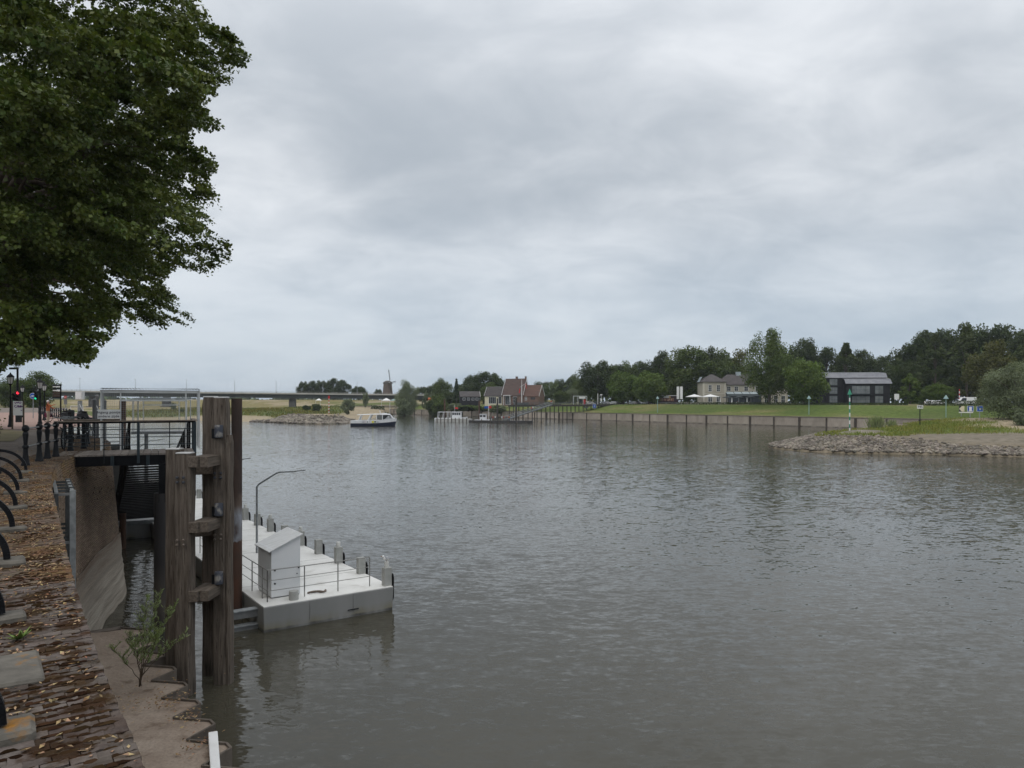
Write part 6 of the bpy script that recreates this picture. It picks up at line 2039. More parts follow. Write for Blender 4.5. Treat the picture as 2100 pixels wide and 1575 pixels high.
window(f, co, 2.2, 6.2, 6.6, cz(814), 0, bars=(4, 1)); window(f, co, 7.4, 9.2, 6.6, cz(813.5), 0, bars=(2, 1))
# black barn
f = Fr((xat(944, 362), 362, 0), R(8))
bz2 = lambda py: zat(py, 362)
ba = thing('barn', 'low black timber barn with grey roof and white verge', 'barn', f(0, 0, 6))
blk(MB(), f, 0, 9.6, 0, 6.5, 5.6, bz2(813)).build('wall', M['black_timber'], ba)
MB().ext([f(9.3, 0, bz2(813)), f(9.3, 6.5, bz2(813)), f(9.3, 3.25, bz2(804))], f.x * .3).build('gable', M['black_timber'], ba)
gable_roof(f, 0, 9.5, 0, 6.5, bz2(813), bz2(803), 'x', .35).build('roof', M['slate'], ba)
MB().bar(f(9.95, -.4, bz2(813.8)), f(9.95, 3.25, bz2(803)), .1, .4).build('verge_board', M['white_paint'], ba)
for x_ in (1.2, 3.4, 5.6, 7.6): window(f, ba, x_, x_ + 1.3, bz2(821), bz2(815.5), 0, bars=(2, 1))
f = Fr((xat(880, 400), 400, 0), R(20))
sh_ = thing('shed', 'tiny white shed with orange roof among the silver willows', 'shed', f(0, 0, 6))
blk(MB(), f, 0, 2.8, 0, 3, 5.4, zat(821, 400)).build('wall', M['white_paint'], sh_)
gable_roof(f, 0, 2.8, 0, 3, zat(821, 400), zat(816, 400), 'x', .25).build('roof', mat('orange_tile', (.33, .09, .03), (.4, .13, .05), 2, .8), sh_)
# signal mast
ms = thing('signal_mast', 'white signal mast with yard and flags before the brick house', 'mast', (xat(1070, 330), 330, 6.2))
mx_ = xat(1070, 330)
zz = lambda py: zat(py, 330)
MB().tube([(mx_, 330, 5.9), (mx_, 330, zz(795)), (mx_, 330, zz(778))], [.2, .14, .07], 8).build('pole', M['white_paint'], ms)
MB().tube([(mx_ - .9, 330, zz(794)), (mx_ + 1.9, 330, zz(786))], .06, 6).build('yard', M['white_paint'], ms)
MB().bar((mx_ + 1.8, 330, zz(786.5)), (mx_ + 2.0, 330, zz(797)), .3, .04).build('flag', M['red_paint'], ms)
MB().bar((mx_ - .85, 330, zz(797)), (mx_ - 1.1, 330, zz(806)), .5, .04).build('flag', M['red_paint'], ms)

# ================================================================ jetty, ramp, floats and boats
M['jetty_wood'] = mat('jetty_dark', (0.04, 0.036, 0.032), (0.065, 0.06, 0.054), 1, 0.85)
M['jetty_grey'] = mat('jetty_grey', (0.095, 0.105, 0.105), (0.13, 0.14, 0.14), 1, 0.7)
J0, J1 = Vector((-0.5, 286.5, 6.35)), Vector((46.9, 332.0, 6.35))
ju = (J1 - J0).normalized(); jv = Vector((-ju.y, ju.x, 0))
jet = thing('jetty', 'high timber jetty on dark piles along the far bank', 'jetty', J0)
MB().bar(J0 - Vector((0, 0, .4)), J1 - Vector((0, 0, .4)), 3.2, 0.8).build('deck', M['jetty_wood'], jet)
for s in (-1.55, 1.55):
    for h in (.55, 1.05): MB().bar(J0 + jv * s + Vector((0, 0, h)), J1 + jv * s + Vector((0, 0, h)), .1, .12).build('rail', M['jetty_grey'], jet)
    mb = MB()
    n = 66
    for k in range(n + 1):
        q = J0.lerp(J1, k / n) + jv * s
        MB().bar(q, q + Vector((0, 0, 1.1)), .09, .09, up=tuple(ju)).build('rail_post', M['jetty_grey'], jet) if k % 3 == 0 else mb.bar(q, q + Vector((0, 0, 1.05)), .05, .05, up=tuple(ju))
    tag(mb.build('balusters', M['jetty_grey'], jet), kind='stuff')
k_ = 0
d_ = 0.4
while d_ < 58:
    for s in (-1.2, 1.2):
        q = J0 + ju * d_ + jv * s
        MB().tube([(q.x, q.y, -1.5), (q.x, q.y, 5.9)], .19, 10).build('leg', M['jetty_wood'], jet)
    d_ += 5.2
MB().bar(J0 + ju * 0.2 - jv * 1.5 + Vector((0, 0, .1)), J0 + ju * 8.5 - jv * 1.5 + Vector((0, 0, .1)), .06, 1.4).build('screen_panel', M['jetty_grey'], jet)
# hut frame on the jetty
q0 = J0 + ju * 37.0
hut = thing('ferry_shelter', 'open white steel frame shelter standing on the jetty', 'shelter', q0)
for d_ in (0, 2.9, 6.4, 8.8):
    MB().bar(q0 + ju * d_ + Vector((0, 0, .0)), q0 + ju * d_ + Vector((0, 0, 3.6)), .16, .16, up=tuple(ju)).build('post', M['offwhite_metal'], hut)
MB().bar(q0 + Vector((0, 0, 3.6)), q0 + ju * 8.85 + Vector((0, 0, 3.6)), .18, .22).build('beam', M['offwhite_metal'], hut)
MB().bar(q0 + ju * 3.8 + Vector((0, 0, 2.95)), q0 + ju * 7.8 + Vector((0, 0, 2.95)), .2, .9).build('light_box', M['white_paint'], hut)
MB().bar(q0 + ju * 6.6 + Vector((0, 0, 1.1)), q0 + ju * 7.8 + Vector((0, 0, 1.1)), .3, 2.0).build('ticket_machine', M['red_paint'], hut)
MB().bar(q0 + ju * 4.6 + Vector((0, 0, 1.2)), q0 + ju * 5.6 + Vector((0, 0, 1.2)), .25, 1.9).build('cabinet', M['blue_steel'], hut)
# ramp
ra = thing('ramp', 'long grey railed ramp sloping from the jetty down to the float', 'ramp', (15, 287, 6))
RA, RB = Vector((15.9, 298.6, 6.3)), Vector((-2.5, 268.0, 0.85))
rd = RB - RA; rh_ = Vector((rd.x, rd.y, 0)).normalized(); rs_ = Vector((rh_.y, -rh_.x, 0))
MB().bar(RA, RB, 1.9, .25).build('deck', M['jetty_grey'], ra)
for s in (-.95, .95):
    MB().bar(RA + rs_ * s + Vector((0, 0, 1.1)), RB + rs_ * s + Vector((0, 0, 1.1)), .12, .14).build('handrail', M['galv'], ra)
    MB().bar(RA + rs_ * s + Vector((0, 0, .55)), RB + rs_ * s + Vector((0, 0, .55)), .07, .09).build('rail', M['galv'], ra)
    mb = MB()
    for k in range(17):
        q = RA.lerp(RB, k / 16) + rs_ * s; q2 = RA.lerp(RB, min(k + 1, 16) / 16) + rs_ * s
        mb.bar(q, q + Vector((0, 0, 1.1)), .08, .08, up=tuple(rh_)); mb.bar(q, q2 + Vector((0, 0, 1.05)), .06, .06)
    mb.build('lattice', M['jetty_grey'], ra)
# floats
def fl(px0, px1, Y0, Y1, z1, depth, label, m, posts=0, pm='dark_post', ph=1.0):
    a, b = Vector((xat(px0, Y0), Y0, 0)), Vector((xat(px1, Y1), Y1, 0))
    u = (b - a).normalized(); v = Vector((-u.y, u.x, 0))
    t = thing('floating_pontoon', label, 'pontoon', a)
    mb = MB().bar(a + v * depth / 2 + Vector((0, 0, z1 / 2 - .4)), b + v * depth / 2 + Vector((0, 0, z1 / 2 - .4)), depth, z1 + .8)
    mb.build('hull', M[m], t, bevel=.06)
    for k in range(posts):
        q = a.lerp(b, (k + .5) / posts) - v * .12
        MB().bar(q + Vector((0, 0, -.3)), q + Vector((0, 0, z1 + ph)), .24, .2, up=tuple(u)).build('fender_post', M[pm], t)
    return t, a, b, u, v
M['float_dark'] = mat('float_dark', (0.035, 0.034, 0.033), (0.055, 0.052, 0.05), 1, 0.8)
M['float_pale'] = mat('float_pale', (0.33, 0.33, 0.31), (0.42, 0.42, 0.40), 1, 0.7)
fl(893, 961, 274, 268, 1.25, 3.0, 'pale float with upright dark fender posts holding the white patrol boat', 'float_pale', 9, ph=.35)
fl(961, 1088, 266, 259, 0.75, 3.2, 'long low dark float at the foot of the jetty ramp', 'float_dark', 7, ph=.6)
for px, top, bot, Y, r_, lb in ((912, 819, 858, 280, .3, 'rusty far pile standing behind the white patrol boat'), (983, 822, 866, 270, .33, 'rusty far pile between the two small boats'), (1020, 817, 862, 272, .3, 'slim dark far pile in the middle of the dark float'), (1058.5, 816, 866, 266, .36, 'thick dark far pile at the foot of the ramp')):
    mm = M['rust'] if 'rusty' in lb else M['jetty_wood']
    pile(lb, xat(px, Y), Y, zat(top, Y), r_, mm)
def hull_loft(mb, f, L_, B_, zs_, m_lo=0, m_hi=1, bow=1.0, split=0.85, sheer=0.7, rake=0.9):
    """closed hull, bow at +x"""
    n = 14
    secs = []
    for k in range(n + 1):
        t = k / n
        x = -L_ / 2 + L_ * t
        w_ = B_ / 2 * (min(1, (1 - max(0, (t - .55) / .45) ** 2.2)) if t < 1 else 0.02)
        w_ = max(w_, .03) * (0.92 + .08 * min(1, t * 6))
        up = sheer * max(0, t - .35) ** 2 / .42
        zt = zs_ + up
        zm = split + up * 1.0
        rk = rake * max(0, t - .8) / .2
        secs.append([(x - rk * .9, w_ * .72, -.45), (x - rk * .55, w_ * .9, 0.15), (x - rk * .25, w_ * .97, zm), (x, w_, zt)])
    V_ = []
    for s in secs:
        V_ += [f(x, -y, z) for x, y, z in s] + [f(x, y, z) for x, y, z in s]
    o = len(mb.v)
    mb.v += [tuple(p) for p in V_]
    def F(*q, m): mb.f.append(tuple(o + i for i in q)); mb.m.append(m)
    for k in range(n):
        a, b = k * 8, (k + 1) * 8
        for j in range(3):
            m = m_hi if j == 2 else m_lo
            F(a + j, b + j, b + j + 1, a + j + 1, m=m)
            F(a + 4 + j, a + 5 + j, b + 5 + j, b + 4 + j, m=m)
        F(a + 3, b + 3, b + 7, a + 7, m=m_hi)
        F(a, a + 4, b + 4, b, m=m_lo)
    F(0, 1, 5, 4, m=m_lo); F(1, 2, 6, 5, m=m_lo); F(2, 3, 7, 6, m=m_hi)
    return mb
M['navy'] = mat('navy_hull', (0.012, 0.016, 0.035), (0.018, 0.024, 0.045), 1, 0.4)
M['boat_white'] = mat('boat_white', (0.62, 0.63, 0.64), (0.70, 0.71, 0.72), 1, 0.4)
# ---- ferry
f = Fr((xat(766, 226), 227.0, 0), R(3))
fe = thing('ferry_boat', 'white and navy passenger ferry crossing the river with open rear deck', 'ferry', f(0, 0, 0), f.rz)
mb = hull_loft(MB(), f, 14.0, 3.7, 1.72, 0, 1, split=.88, sheer=.55)
mb.build('hull', [M['navy'], M['boat_white']], fe, smooth='auto')
mb = MB()
mb.hull8([f(-4.9, -1.7, 3.42), f(2.0, -1.7, 3.62), f(2.0, 1.7, 3.62), f(-4.9, 1.7, 3.42), f(-4.9, -1.6, 3.58), f(2.0, -1.6, 3.86), f(2.0, 1.6, 3.86), f(-4.9, 1.6, 3.58)])
mb.hull8([f(2.0, -1.7, 3.5), f(5.0, -1.35, 3.45), f(5.0, 1.35, 3.45), f(2.0, 1.7, 3.5), f(2.0, -1.6, 3.9), f(4.8, -1.2, 3.78), f(4.8, 1.2, 3.78), f(2.0, 1.6, 3.9)])
mb.build('roof', M['boat_white'], fe)
for s in (-1, 1):
    y = 1.62 * s
    for x0, x1, w_ in ((-4.5, -3.8, .28), (-1.7, -.75, .42), (1.05, .95, .18), (2.75, 2.75, .2)):
        MB().bar(f(x0, y, 1.7), f(x1, y, 3.5), .1, w_, up=tuple(f.x)).build('pillar', M['boat_white'], fe)
    MB().hull8([f(1.1, y - .03, 2.05), f(2.6, y - .03, 2.05), f(2.6, y + .03, 2.05), f(1.1, y + .03, 2.05), f(1.0, y - .03, 3.4), f(2.6, y - .03, 3.4), f(2.6, y + .03, 3.4), f(1.0, y + .03, 3.4)]).build('side_window', M['mid_glass'], fe)
    MB().hull8([f(2.9, y - .03, 2.0), f(3.6, y - .03, 2.3), f(3.6, y + .03, 2.3), f(2.9, y + .03, 2.0), f(2.9, y - .03, 3.4), f(4.75, y - .06, 3.35), f(4.75, y + .0, 3.35), f(2.9, y + .03, 3.4)]).build('side_window', M['dark_glass'], fe)
    MB().tube([f(-6.8, y, 1.75), f(-1.2, y, 1.95)], .03, 6).build('rail', M['offwhite_metal'], fe)
mb = MB()
mb.hull8([f(2.8, -1.55, 1.7), f(6.6, -.35, 2.2), f(6.6, .35, 2.2), f(2.8, 1.55, 1.7), f(2.8, -1.5, 2.3), f(6.2, -.4, 2.5), f(6.2, .4, 2.5), f(2.8, 1.5, 2.3)])
mb.hull8([f(3.6, -1.45, 2.3), f(5.9, -.7, 2.45), f(5.9, .7, 2.45), f(3.6, 1.45, 2.3), f(3.9, -1.4, 3.0), f(5.2, -.9, 3.4), f(5.2, .9, 3.4), f(3.9, 1.4, 3.0)])
mb.build('foredeck', M['boat_white'], fe)
MB().hull8([f(4.9, -1.2, 2.5), f(5.5, -.9, 2.5), f(5.5, .9, 2.5), f(4.9, 1.2, 2.5), f(4.7, -1.2, 3.42), f(5.0, -1.0, 3.42), f(5.0, 1.0, 3.42), f(4.7, 1.2, 3.42)]).build('windscreen', M['mid_glass'], fe)
MB().tube([f(2.0, 0, 3.8), f(1.7, 0, 4.9)], [.06, .1], 8).build('horn_mast', M['boat_white'], fe)
MB().bar(f(2.6, 0, 3.98), f(3.9, 0, 3.94), .8, .12).build('roof_box', M['boat_white'], fe)
mb = MB(); mb.bar(f(-6.3, -.6, 1.8), f(-5.6, -.6, 2.3), .1).bar(f(-4.3, -.9, 1.8), f(-3.9, -.9, 3.0), .1); mb.build('deck_gear', M['black_iron'], fe)
for x_, w_, h_, c_ in ((-3.2, .1, .4, 'blue_steel'), (-2.95, .5, .12, 'blue_steel'), (-2.5, .12, .3, 'red_paint'), (-1.8, .3, .3, 'blue_steel'), (-1.1, .4, .1, 'blue_steel'), (1.4, .7, .12, 'lettering')):
    MB().box(f(x_, -1.86, 1.28), (w_, .02, h_), 0, f.rz).build('emblem', M[c_], fe)
MB().box(f(-.15, -1.865, 1.32), (.62, .02, .62), 0, f.rz).build('emblem', mat('yellow_emblem', (.62, .58, .05), None), fe)
MB().tube([f(.55, -1.84, 1.35), f(.55, -1.875, 1.35)], .28, 16).build('emblem', mat('round_emblem', (.10, .14, .08), (.2, .15, .1), 6), fe)
# ---- patrol boat and motor boat at the floats
f = Fr((xat(926, 278), 277.6, 0), R(-5))
pbt = thing('patrol_boat', 'white patrol boat with wheelhouse moored behind the pale float', 'boat', f(0, 0, 0), f.rz)
hull_loft(MB(), f, 12.5, 3.4, 1.35, 0, 1, split=.6, sheer=.5).build('hull', [M['boat_white'], M['boat_white']], pbt, smooth='auto')
blk(MB(), f, 0.4, 3.8, -1.2, 1.2, 1.2, 3.6).build('wheelhouse', M['boat_white'], pbt)
blk(MB(), f, 0.1, 4.1, -1.35, 1.35, 3.6, 3.75).build('roof', M['boat_white'], pbt)
for x_ in (.55, 1.35, 2.15, 2.95): blk(MB(), f, x_, x_ + .6, -1.23, -1.19, 2.5, 3.35).build('window', M['dark_glass'], pbt)
blk(MB(), f, -5.0, 0.4, -1.3, 1.3, 3.55, 3.7).build('awning', M['boat_white'], pbt)
for x_ in (-4.9, -2.9, -1.2, -.1):
    for s in (-1.2, 1.2): MB().bar(f(x_ - .25, s, 1.2), f(x_, s, 3.6), .14).build('awning_post', M['boat_white'], pbt)
MB().tube([f(1.2, 0, 3.7), f(1.2, 0, 6.4)], .05, 6).build('mast', M['offwhite_metal'], pbt)
MB().bar(f(1.35, 0, 5.2), f(2.5, 0, 5.0), .04, .6).build('flag', M['red_paint'], pbt)
f = Fr((xat(992, 270), 270.3, 0), R(-8))
mbt = thing('motor_boat', 'small white motor boat lying at the dark float', 'boat', f(0, 0, 0), f.rz)
hull_loft(MB(), f, 6.5, 2.3, .9, 0, 0, split=.5, sheer=.4).build('hull', [M['boat_white']], mbt, smooth='auto')
blk(MB(), f, -1.5, 1.0, -.8, .8, .8, 2.9).build('cabin', M['boat_white'], mbt)
for x_ in (-1.3, -.1): blk(MB(), f, x_, x_ + .9, -.83, -.79, 1.9, 2.6).build('window', M['dark_glass'], mbt)
blk(MB(), f, -1.7, 1.2, -.95, .95, 2.9, 3.02).build('roof', M['boat_white'], mbt)
fp = thing('flagpole', 'white flagpole with red and blue flag on the dark float', 'flagpole', (xat(1002, 262), 262, .75))
fx_ = xat(1002, 262)
MB().tube([(fx_, 262, .7), (fx_, 262, zat(826, 262))], .07, 6).build('pole', M['white_paint'], fp)
MB().bar((fx_ + .05, 262, zat(835, 262)), (fx_ + 1.0, 262, zat(834.5, 262)), .04, .9).build('flag', M['red_paint'], fp)
MB().bar((fx_ - 1.5, 262, zat(835.6, 262)), (fx_ - .1, 262, zat(835, 262)), .04, .8).build('flag', M['blue_sign'], fp)

# ================================================================ bridge and windmill
M['concrete'] = mat('bridge_concrete', (0.33, 0.325, 0.30), (0.42, 0.41, 0.38), 0.25, 0.9)
M['girder'] = mat('bridge_girder', (0.075, 0.085, 0.09), (0.10, 0.11, 0.115), 0.3, 0.7)
M['pier'] = mat('bridge_pier', (0.10, 0.10, 0.098), (0.14, 0.135, 0.13), 0.3, 0.9)
B0, B1 = Vector((-430, 400, 15.4)), Vector((-55, 470, 12.0))
bu = (B1 - B0).normalized(); bv = Vector((-bu.y, bu.x, 0)).normalized()
br = thing('road_bridge', 'long low concrete road bridge over the floodplain', 'bridge', B0)
MB().bar(B0 + Vector((0, 0, -.2)), B1 + Vector((0, 0, -.2)), 14, .9).build('deck', M['concrete'], br)
MB().bar(B0 + Vector((0, 0, -1.85)), B1 + Vector((0, 0, -1.85)), 8.5, 2.3).build('girder', M['girder'], br)
MB().bar(B0 - bv * 6.9 + Vector((0, 0, .8)), B1 - bv * 6.9 + Vector((0, 0, .8)), .3, .14).build('parapet_rail', M['concrete'], br)
mb = MB()
n = 150
for k in range(n + 1):
    q = B0.lerp(B1, k / n) - bv * 6.9
    mb.bar(q + Vector((0, 0, .2)), q + Vector((0, 0, .8)), .14, .14, up=tuple(bu))
tag(mb.build('balusters', M['concrete'], br), kind='stuff')
for px in (-60, 82, 192, 342, 600):
    # where the sight line crosses the bridge axis
    m_ = (px - 1050) / FX
    tt = (m_ * B0.y - B0.x) / ((B1.x - B0.x) - m_ * (B1.y - B0.y))
    q = B0.lerp(B1, tt)
    pz = ground(q.x, q.y)
    mb = MB()
    mb.bar((q.x, q.y, pz - 1), (q.x, q.y, q.z - 4.6), 4.9, 4.0, up=tuple(bu))
    mb.bar((q.x, q.y, q.z - 4.6), (q.x, q.y, q.z - 3.0), 2.6, 4.0, up=tuple(bu))
    mb.bar((q.x, q.y, pz - .5), (q.x, q.y, pz + .5), 9.5, 5.0, up=tuple(bu))
    mb.build('pier', M['pier'], br)
for k, (px, lb) in enumerate(((157, 'thin bridge lamp over the wayfinding sign'), (272, 'thin bridge lamp over the mesh gate sign'), (378, 'thin bridge lamp over the mesh gate roof end'), (478, 'thin bridge lamp above the rusty pile'), (564, 'thin bridge lamp over open floodplain'), (661, 'thin bridge lamp before the group of round trees'), (732, 'thin bridge lamp before the single round tree'))):
    m_ = (px - 1050) / FX
    tt = (m_ * B0.y - B0.x) / ((B1.x - B0.x) - m_ * (B1.y - B0.y))
    q = B0.lerp(B1, tt) + bv * 5
    t = thing('bridge_lamp', lb, 'lamp post', q + Vector((0, 0, .2)), 0, 'lamp posts on the bridge')
    MB().tube([q + Vector((0, 0, .2)), q + Vector((0, 0, 7.6))], [.14, .08], 6).build('pole', M['galv'], t)
    MB().bar(q - bv * 1.2 + Vector((0, 0, 7.6)), q + bv * 1.2 + Vector((0, 0, 7.6)), .3, .14).build('lamp_head', M['galv'], t)
# windmill
mx0, my0 = xat(795, 540), 540
wm = thing('windmill', 'old brown tower windmill with one sail pointing up', 'windmill', (mx0, my0, 5))
mz = lambda py: zat(py, 540)
MB().lathe([(4.9, 3.5), (4.3, 8), (3.1, mz(788)), (3.0, mz(786))], (mx0, my0, 0), 16).build('tower', mat('mill_tower', (.10, .08, .07), (.14, .11, .095), .4, .9), wm, smooth='auto')
MB().lathe([(3.4, mz(787)), (3.4, mz(785.5)), (2.8, mz(783)), (1.4, mz(781)), (0, mz(780.4))], (mx0, my0, 0), 12, 0, 1.05, .9).build('cap', mat('mill_cap', (.09, .08, .075), (.12, .11, .10), .5, .9), wm, smooth='auto')
hub = Vector((mx0 + 2.5, my0 - 4.4, mz(785)))
MB().tube([(mx0 + 1.2, my0 - 1, mz(785)), hub], .5, 8).build('windshaft', M['offwhite_metal'], wm)
sx_ = Vector((0.90, 0.40, 0))
for a, nm in ((97, 0), (187, 1), (277, 2), (7, 3)):
    d = sx_ * math.cos(R(a)) * (.45 if nm in (1, 3) else 1) + Vector((0, 0, math.sin(R(a))))
    l_ = 9.6
    e = sx_ * math.cos(R(a + 90)) * (.45 if nm in (0, 2) else 1) + Vector((0, 0, math.sin(R(a + 90))))
    mb = MB().bar(hub, hub + d * l_, .35, .3)
    s_ = mb.build('sail', M['jetty_wood'], wm)
    mb = MB()
    for k in range(8):
        q = hub + d * (2.0 + k * 1.0)
        mb.bar(q, q - e * 1.1, .12, .08)
    mb.bar(hub + d * 2.0 - e * 1.1, hub + d * 9.0 - e * 1.1, .14, .08)
    mb.build('sail_lattice', M['jetty_wood'], s_)
for s in (-1, 1): MB().tube([(mx0 + s * 1.0, my0 + 3, mz(783.5)), (mx0 - 4.6 + s * 1.6, my0 + 4, 9.5)], .18, 6).build('tail_pole', M['offwhite_metal'], wm)
# tents of the cafe in front of the mill
def tent(px0, px1, Y, y0, y1, lb, m):
    x0, x1 = xat(px0, Y), xat(px1, Y)
    zt, zb = zat(y0, Y), zat(y1, Y)
    t = thing('awning_tent', lb, 'tent', ((x0 + x1) / 2, Y, ground((x0 + x1) / 2, Y)))
    xm = (x0 + x1) / 2
    mb = MB().add([(x0, Y, zb), (x1, Y, zb), (x1, Y + 4, zb), (x0, Y + 4, zb), (xm, Y + 2, zt)], [(0, 1, 4), (1, 2, 4), (2, 3, 4), (3, 0, 4)])
    mb.build('canopy', M[m], t)
    for x in (x0 + .1, x1 - .1):
        MB().bar((x, Y + .1, ground(x, Y) - .2), (x, Y + .1, zb), .12).build('post', M['offwhite_metal'], t)
tent(782, 800, 420, 816, 821.5, 'white pointed tent on the bank below the windmill', 'white_paint')
tent(799, 816, 422, 817.5, 821.5, 'pale green awning beside the white pointed tent', 'grey_green')
tent(647, 657, 425, 817, 821, 'tiny white tent under the bridge near its pier', 'white_paint')
hedge('dark bushes around the tents under the windmill', xat(760, 414), xat(812, 414), 414, 1.9, 2.5, 500, .7)

# ================================================================ river signs and beacons
def beacon(px, top, bot, Y, lb, m1, m2, n, r=.09, head=None, base_z=None, cat='beacon'):
    x = xat(px, Y); z0 = ground(x, Y) if base_z is None else base_z
    zt = zat(top, Y)
    t = thing('river_beacon', lb, 'beacon', (x, Y, z0))
    for k in range(n):
        a, b = z0 - .2 + (zt - z0 + .2) * k / n, z0 - .2 + (zt - z0 + .2) * (k + 1) / n
        MB().tube([(x, Y, a), (x, Y, b)], r, 10).build('pole_band' if n > 1 else 'pole', M[m1] if k % 2 else M[m2], t)
    if head == 'cone': MB().lathe([(.36, zt - .1), (.0, zt + .9)], (x, Y, 0), 12).build('topmark', M[m1], t)
    if head == 'greycone': MB().lathe([(.65, zt), (.6, zt + .15), (.12, zt + .95), (0, zt + 1.0)], (x, Y, 0), 12).build('topmark', M[m1], t)
    if head == 'can': MB().lathe([(.34, zt - .1), (.34, zt + .95), (0, zt + .95)], (x, Y, 0), 12).build('topmark', M['red_paint'], t)
    return t
beacon(1742.5, 808, 880, 121, 'tall green and white striped beacon with cone on the groyne mound', 'green_paint', 'white_paint', 10, .10, 'cone', groyne_h(xat(1742.5, 121), 121))
beacon(1659, 818, 846, BK(1659, 9)[1], 'grey green lantern post before the maple by the black house', 'grey_green', 'grey_green', 1, .12, 'greycone')
beacon(1940, 818, 850, BK(1940, 8)[1], 'grey green lantern post before the small round tree', 'grey_green', 'grey_green', 1, .10, 'greycone')
beacon(1348.5, 818, 850, BK(1348.5, 8)[1], 'grey green lantern post before the food trailer', 'grey_green', 'grey_green', 1, .12, 'greycone')
beacon(1967.5, 798, 824, BK(1967.5, 32)[1], 'red and white striped pole behind the white caravan', 'red_paint', 'white_paint', 8, .12)
beacon(674.5, 817, 850, 268, 'red and white striped beacon with red can on the far groyne', 'white_paint', 'red_paint', 10, .14, 'can')
def board(loc, w_, h_, m, root, u=Vector((1, 0, 0)), d=.06, name='board'):
    l = Vector(loc)
    return MB().bar(l - u * w_ / 2, l + u * w_ / 2, d, h_).build(name, M[m], root)
# kilometre board
Y_ = 142
x_ = xat(1887, Y_); z0 = groyne_h(x_, Y_)
t = thing('kilometre_sign', 'white kilometre board 945 on a dark post on the groyne', 'sign', (x_, Y_, z0))
MB().bar((x_, Y_ + .08, z0 - .3), (x_, Y_ + .08, zat(832, Y_)), .13).build('post', M['black_steel'], t)
board((x_, Y_, zat(834.6, Y_)), 1.15, .68, 'white_paint', t)
text_mesh('lettering', '945', .62, facing((x_, Y_ - .036, zat(834.6, Y_)), Vector((1, 0, 0))), M['lettering'], t, .004, bold=.012)
# blue berth signs near the groyne
Y_ = 166
def gz(x, y): return groyne_h(x, y) if inside(np.array([[x]], float), np.array([[y]], float), GROYNE)[0, 0] else 0.0
t = thing('berth_sign', 'blue square sign with white bollard symbol and arrow board beside it', 'sign', (xat(1990, Y_), Y_, gz(xat(1990, Y_), Y_)))
ux = Vector((1, 0, 0))
xs, zs = xat(1990, Y_), zat(838.4, Y_)
board((xs, Y_, zs), 1.42, 1.32, 'white_paint', t); board((xs, Y_ - .035, zs), 1.30, 1.2, 'blue_sign', t, d=.03, name='blue_face')
mb = MB()
for (px0, px1, z0_, z1_) in ((-.42, .42, -.52, -.36), (-.28, .28, -.36, .15), (-.36, .36, .15, .34), (-.2, .2, .34, .44)):
    mb.box((xs + (px0 + px1) / 2, Y_ - .062, zs + (z0_ + z1_) / 2), (px1 - px0, .02, z1_ - z0_))
mb.build('symbol', M['white_paint'], t)
xa = xat(1972, Y_)
MB().box((xa, Y_, zs), (1.2, .04, 1.25)).build('arrow_back', M['lettering'], t)
MB().ext([(xa + .6, Y_ - .03, zs - .62), (xa + .6, Y_ - .03, zs + .62), (xa + .05, Y_ - .03, zs + .62), (xa - .58, Y_ - .03, zs), (xa + .05, Y_ - .03, zs - .62)], (0, -.03, 0)).build('arrow', M['cream'], t)
MB().box(((xa + xs) / 2, Y_, zs - .82), (3.2, .05, .2)).build('plate', M['white_paint'], t)
for x in (xa, xs): MB().bar((x, Y_ + .1, gz(x, Y_) - .3), (x, Y_ + .1, zs), .12).build('post', M['galv'], t)
t = thing('berth_sign', 'blue square sign with a single white bar near the grey willow', 'sign', (xat(2009, Y_), Y_, gz(xat(2009, Y_), Y_)))
xs, zs = xat(2009.5, Y_), zat(838.2, Y_)
board((xs, Y_, zs), 1.42, 1.32, 'white_paint', t); board((xs, Y_ - .035, zs), 1.30, 1.2, 'blue_sign', t, d=.03, name='blue_face')
MB().box((xs, Y_ - .062, zs), (.17, .02, .62)).build('symbol', M['white_paint'], t)
MB().bar((xs, Y_ + .1, gz(xs, Y_) - .3), (xs, Y_ + .1, zs), .12).build('post', M['galv'], t)
# the same kind of signs at the jetty
Y_ = 318
for px, lb, sym in ((1201.5, 'blue bollard sign hanging under the jetty shelter, arrow at its side', 1), (1219, 'plain blue sign with white bar just past the jetty shelter', 0)):
    xs, zs = xat(px, Y_), zat(832.8, Y_)
    t = thing('berth_sign', lb, 'sign', (xs, Y_, 3.2))
    board((xs, Y_, zs), 1.5, 1.75, 'white_paint', t); board((xs, Y_ - .035, zs), 1.35, 1.6, 'blue_sign', t, d=.03, name='blue_face')
    if sym:
        MB().box((xs, Y_ - .062, zs), (.5, .02, .8)).box((xs, Y_ - .062, zs - .5), (.8, .02, .2)).build('symbol', M['white_paint'], t)
        MB().ext([(xs + .85, Y_, zs - .8), (xs + .85, Y_, zs + .8), (xs + 1.2, Y_, zs + .8), (xs + 1.8, Y_, zs), (xs + 1.2, Y_, zs - .8)], (0, -.05, 0)).build('arrow', M['cream'], t)
    else:
        MB().box((xs, Y_ - .062, zs), (.18, .02, .8)).build('symbol', M['white_paint'], t)
    MB().bar((xs, Y_ + .1, 2.6), (xs, Y_ + .1, zs), .12).build('post', M['galv'], t)
t = thing('white_post', 'plain tall white post beside the jetty shelter', 'post', (*BK(1226, 27), 6.0))
MB().tube([(*BK(1226, 27), 5), (*BK(1226, 27), zat(807, BK(1230, 27)[1]))], .16, 8).build('pole', M['white_paint'], t)
t = thing('camera_mast', 'slim pole with white camera box beside the jetty shelter', 'mast', (*BK(1233, 27), 6.0))
MB().tube([(*BK(1233, 27), 5), (*BK(1233, 27), zat(809, BK(1230, 27)[1]))], .08, 8).build('pole', M['white_paint'], t)
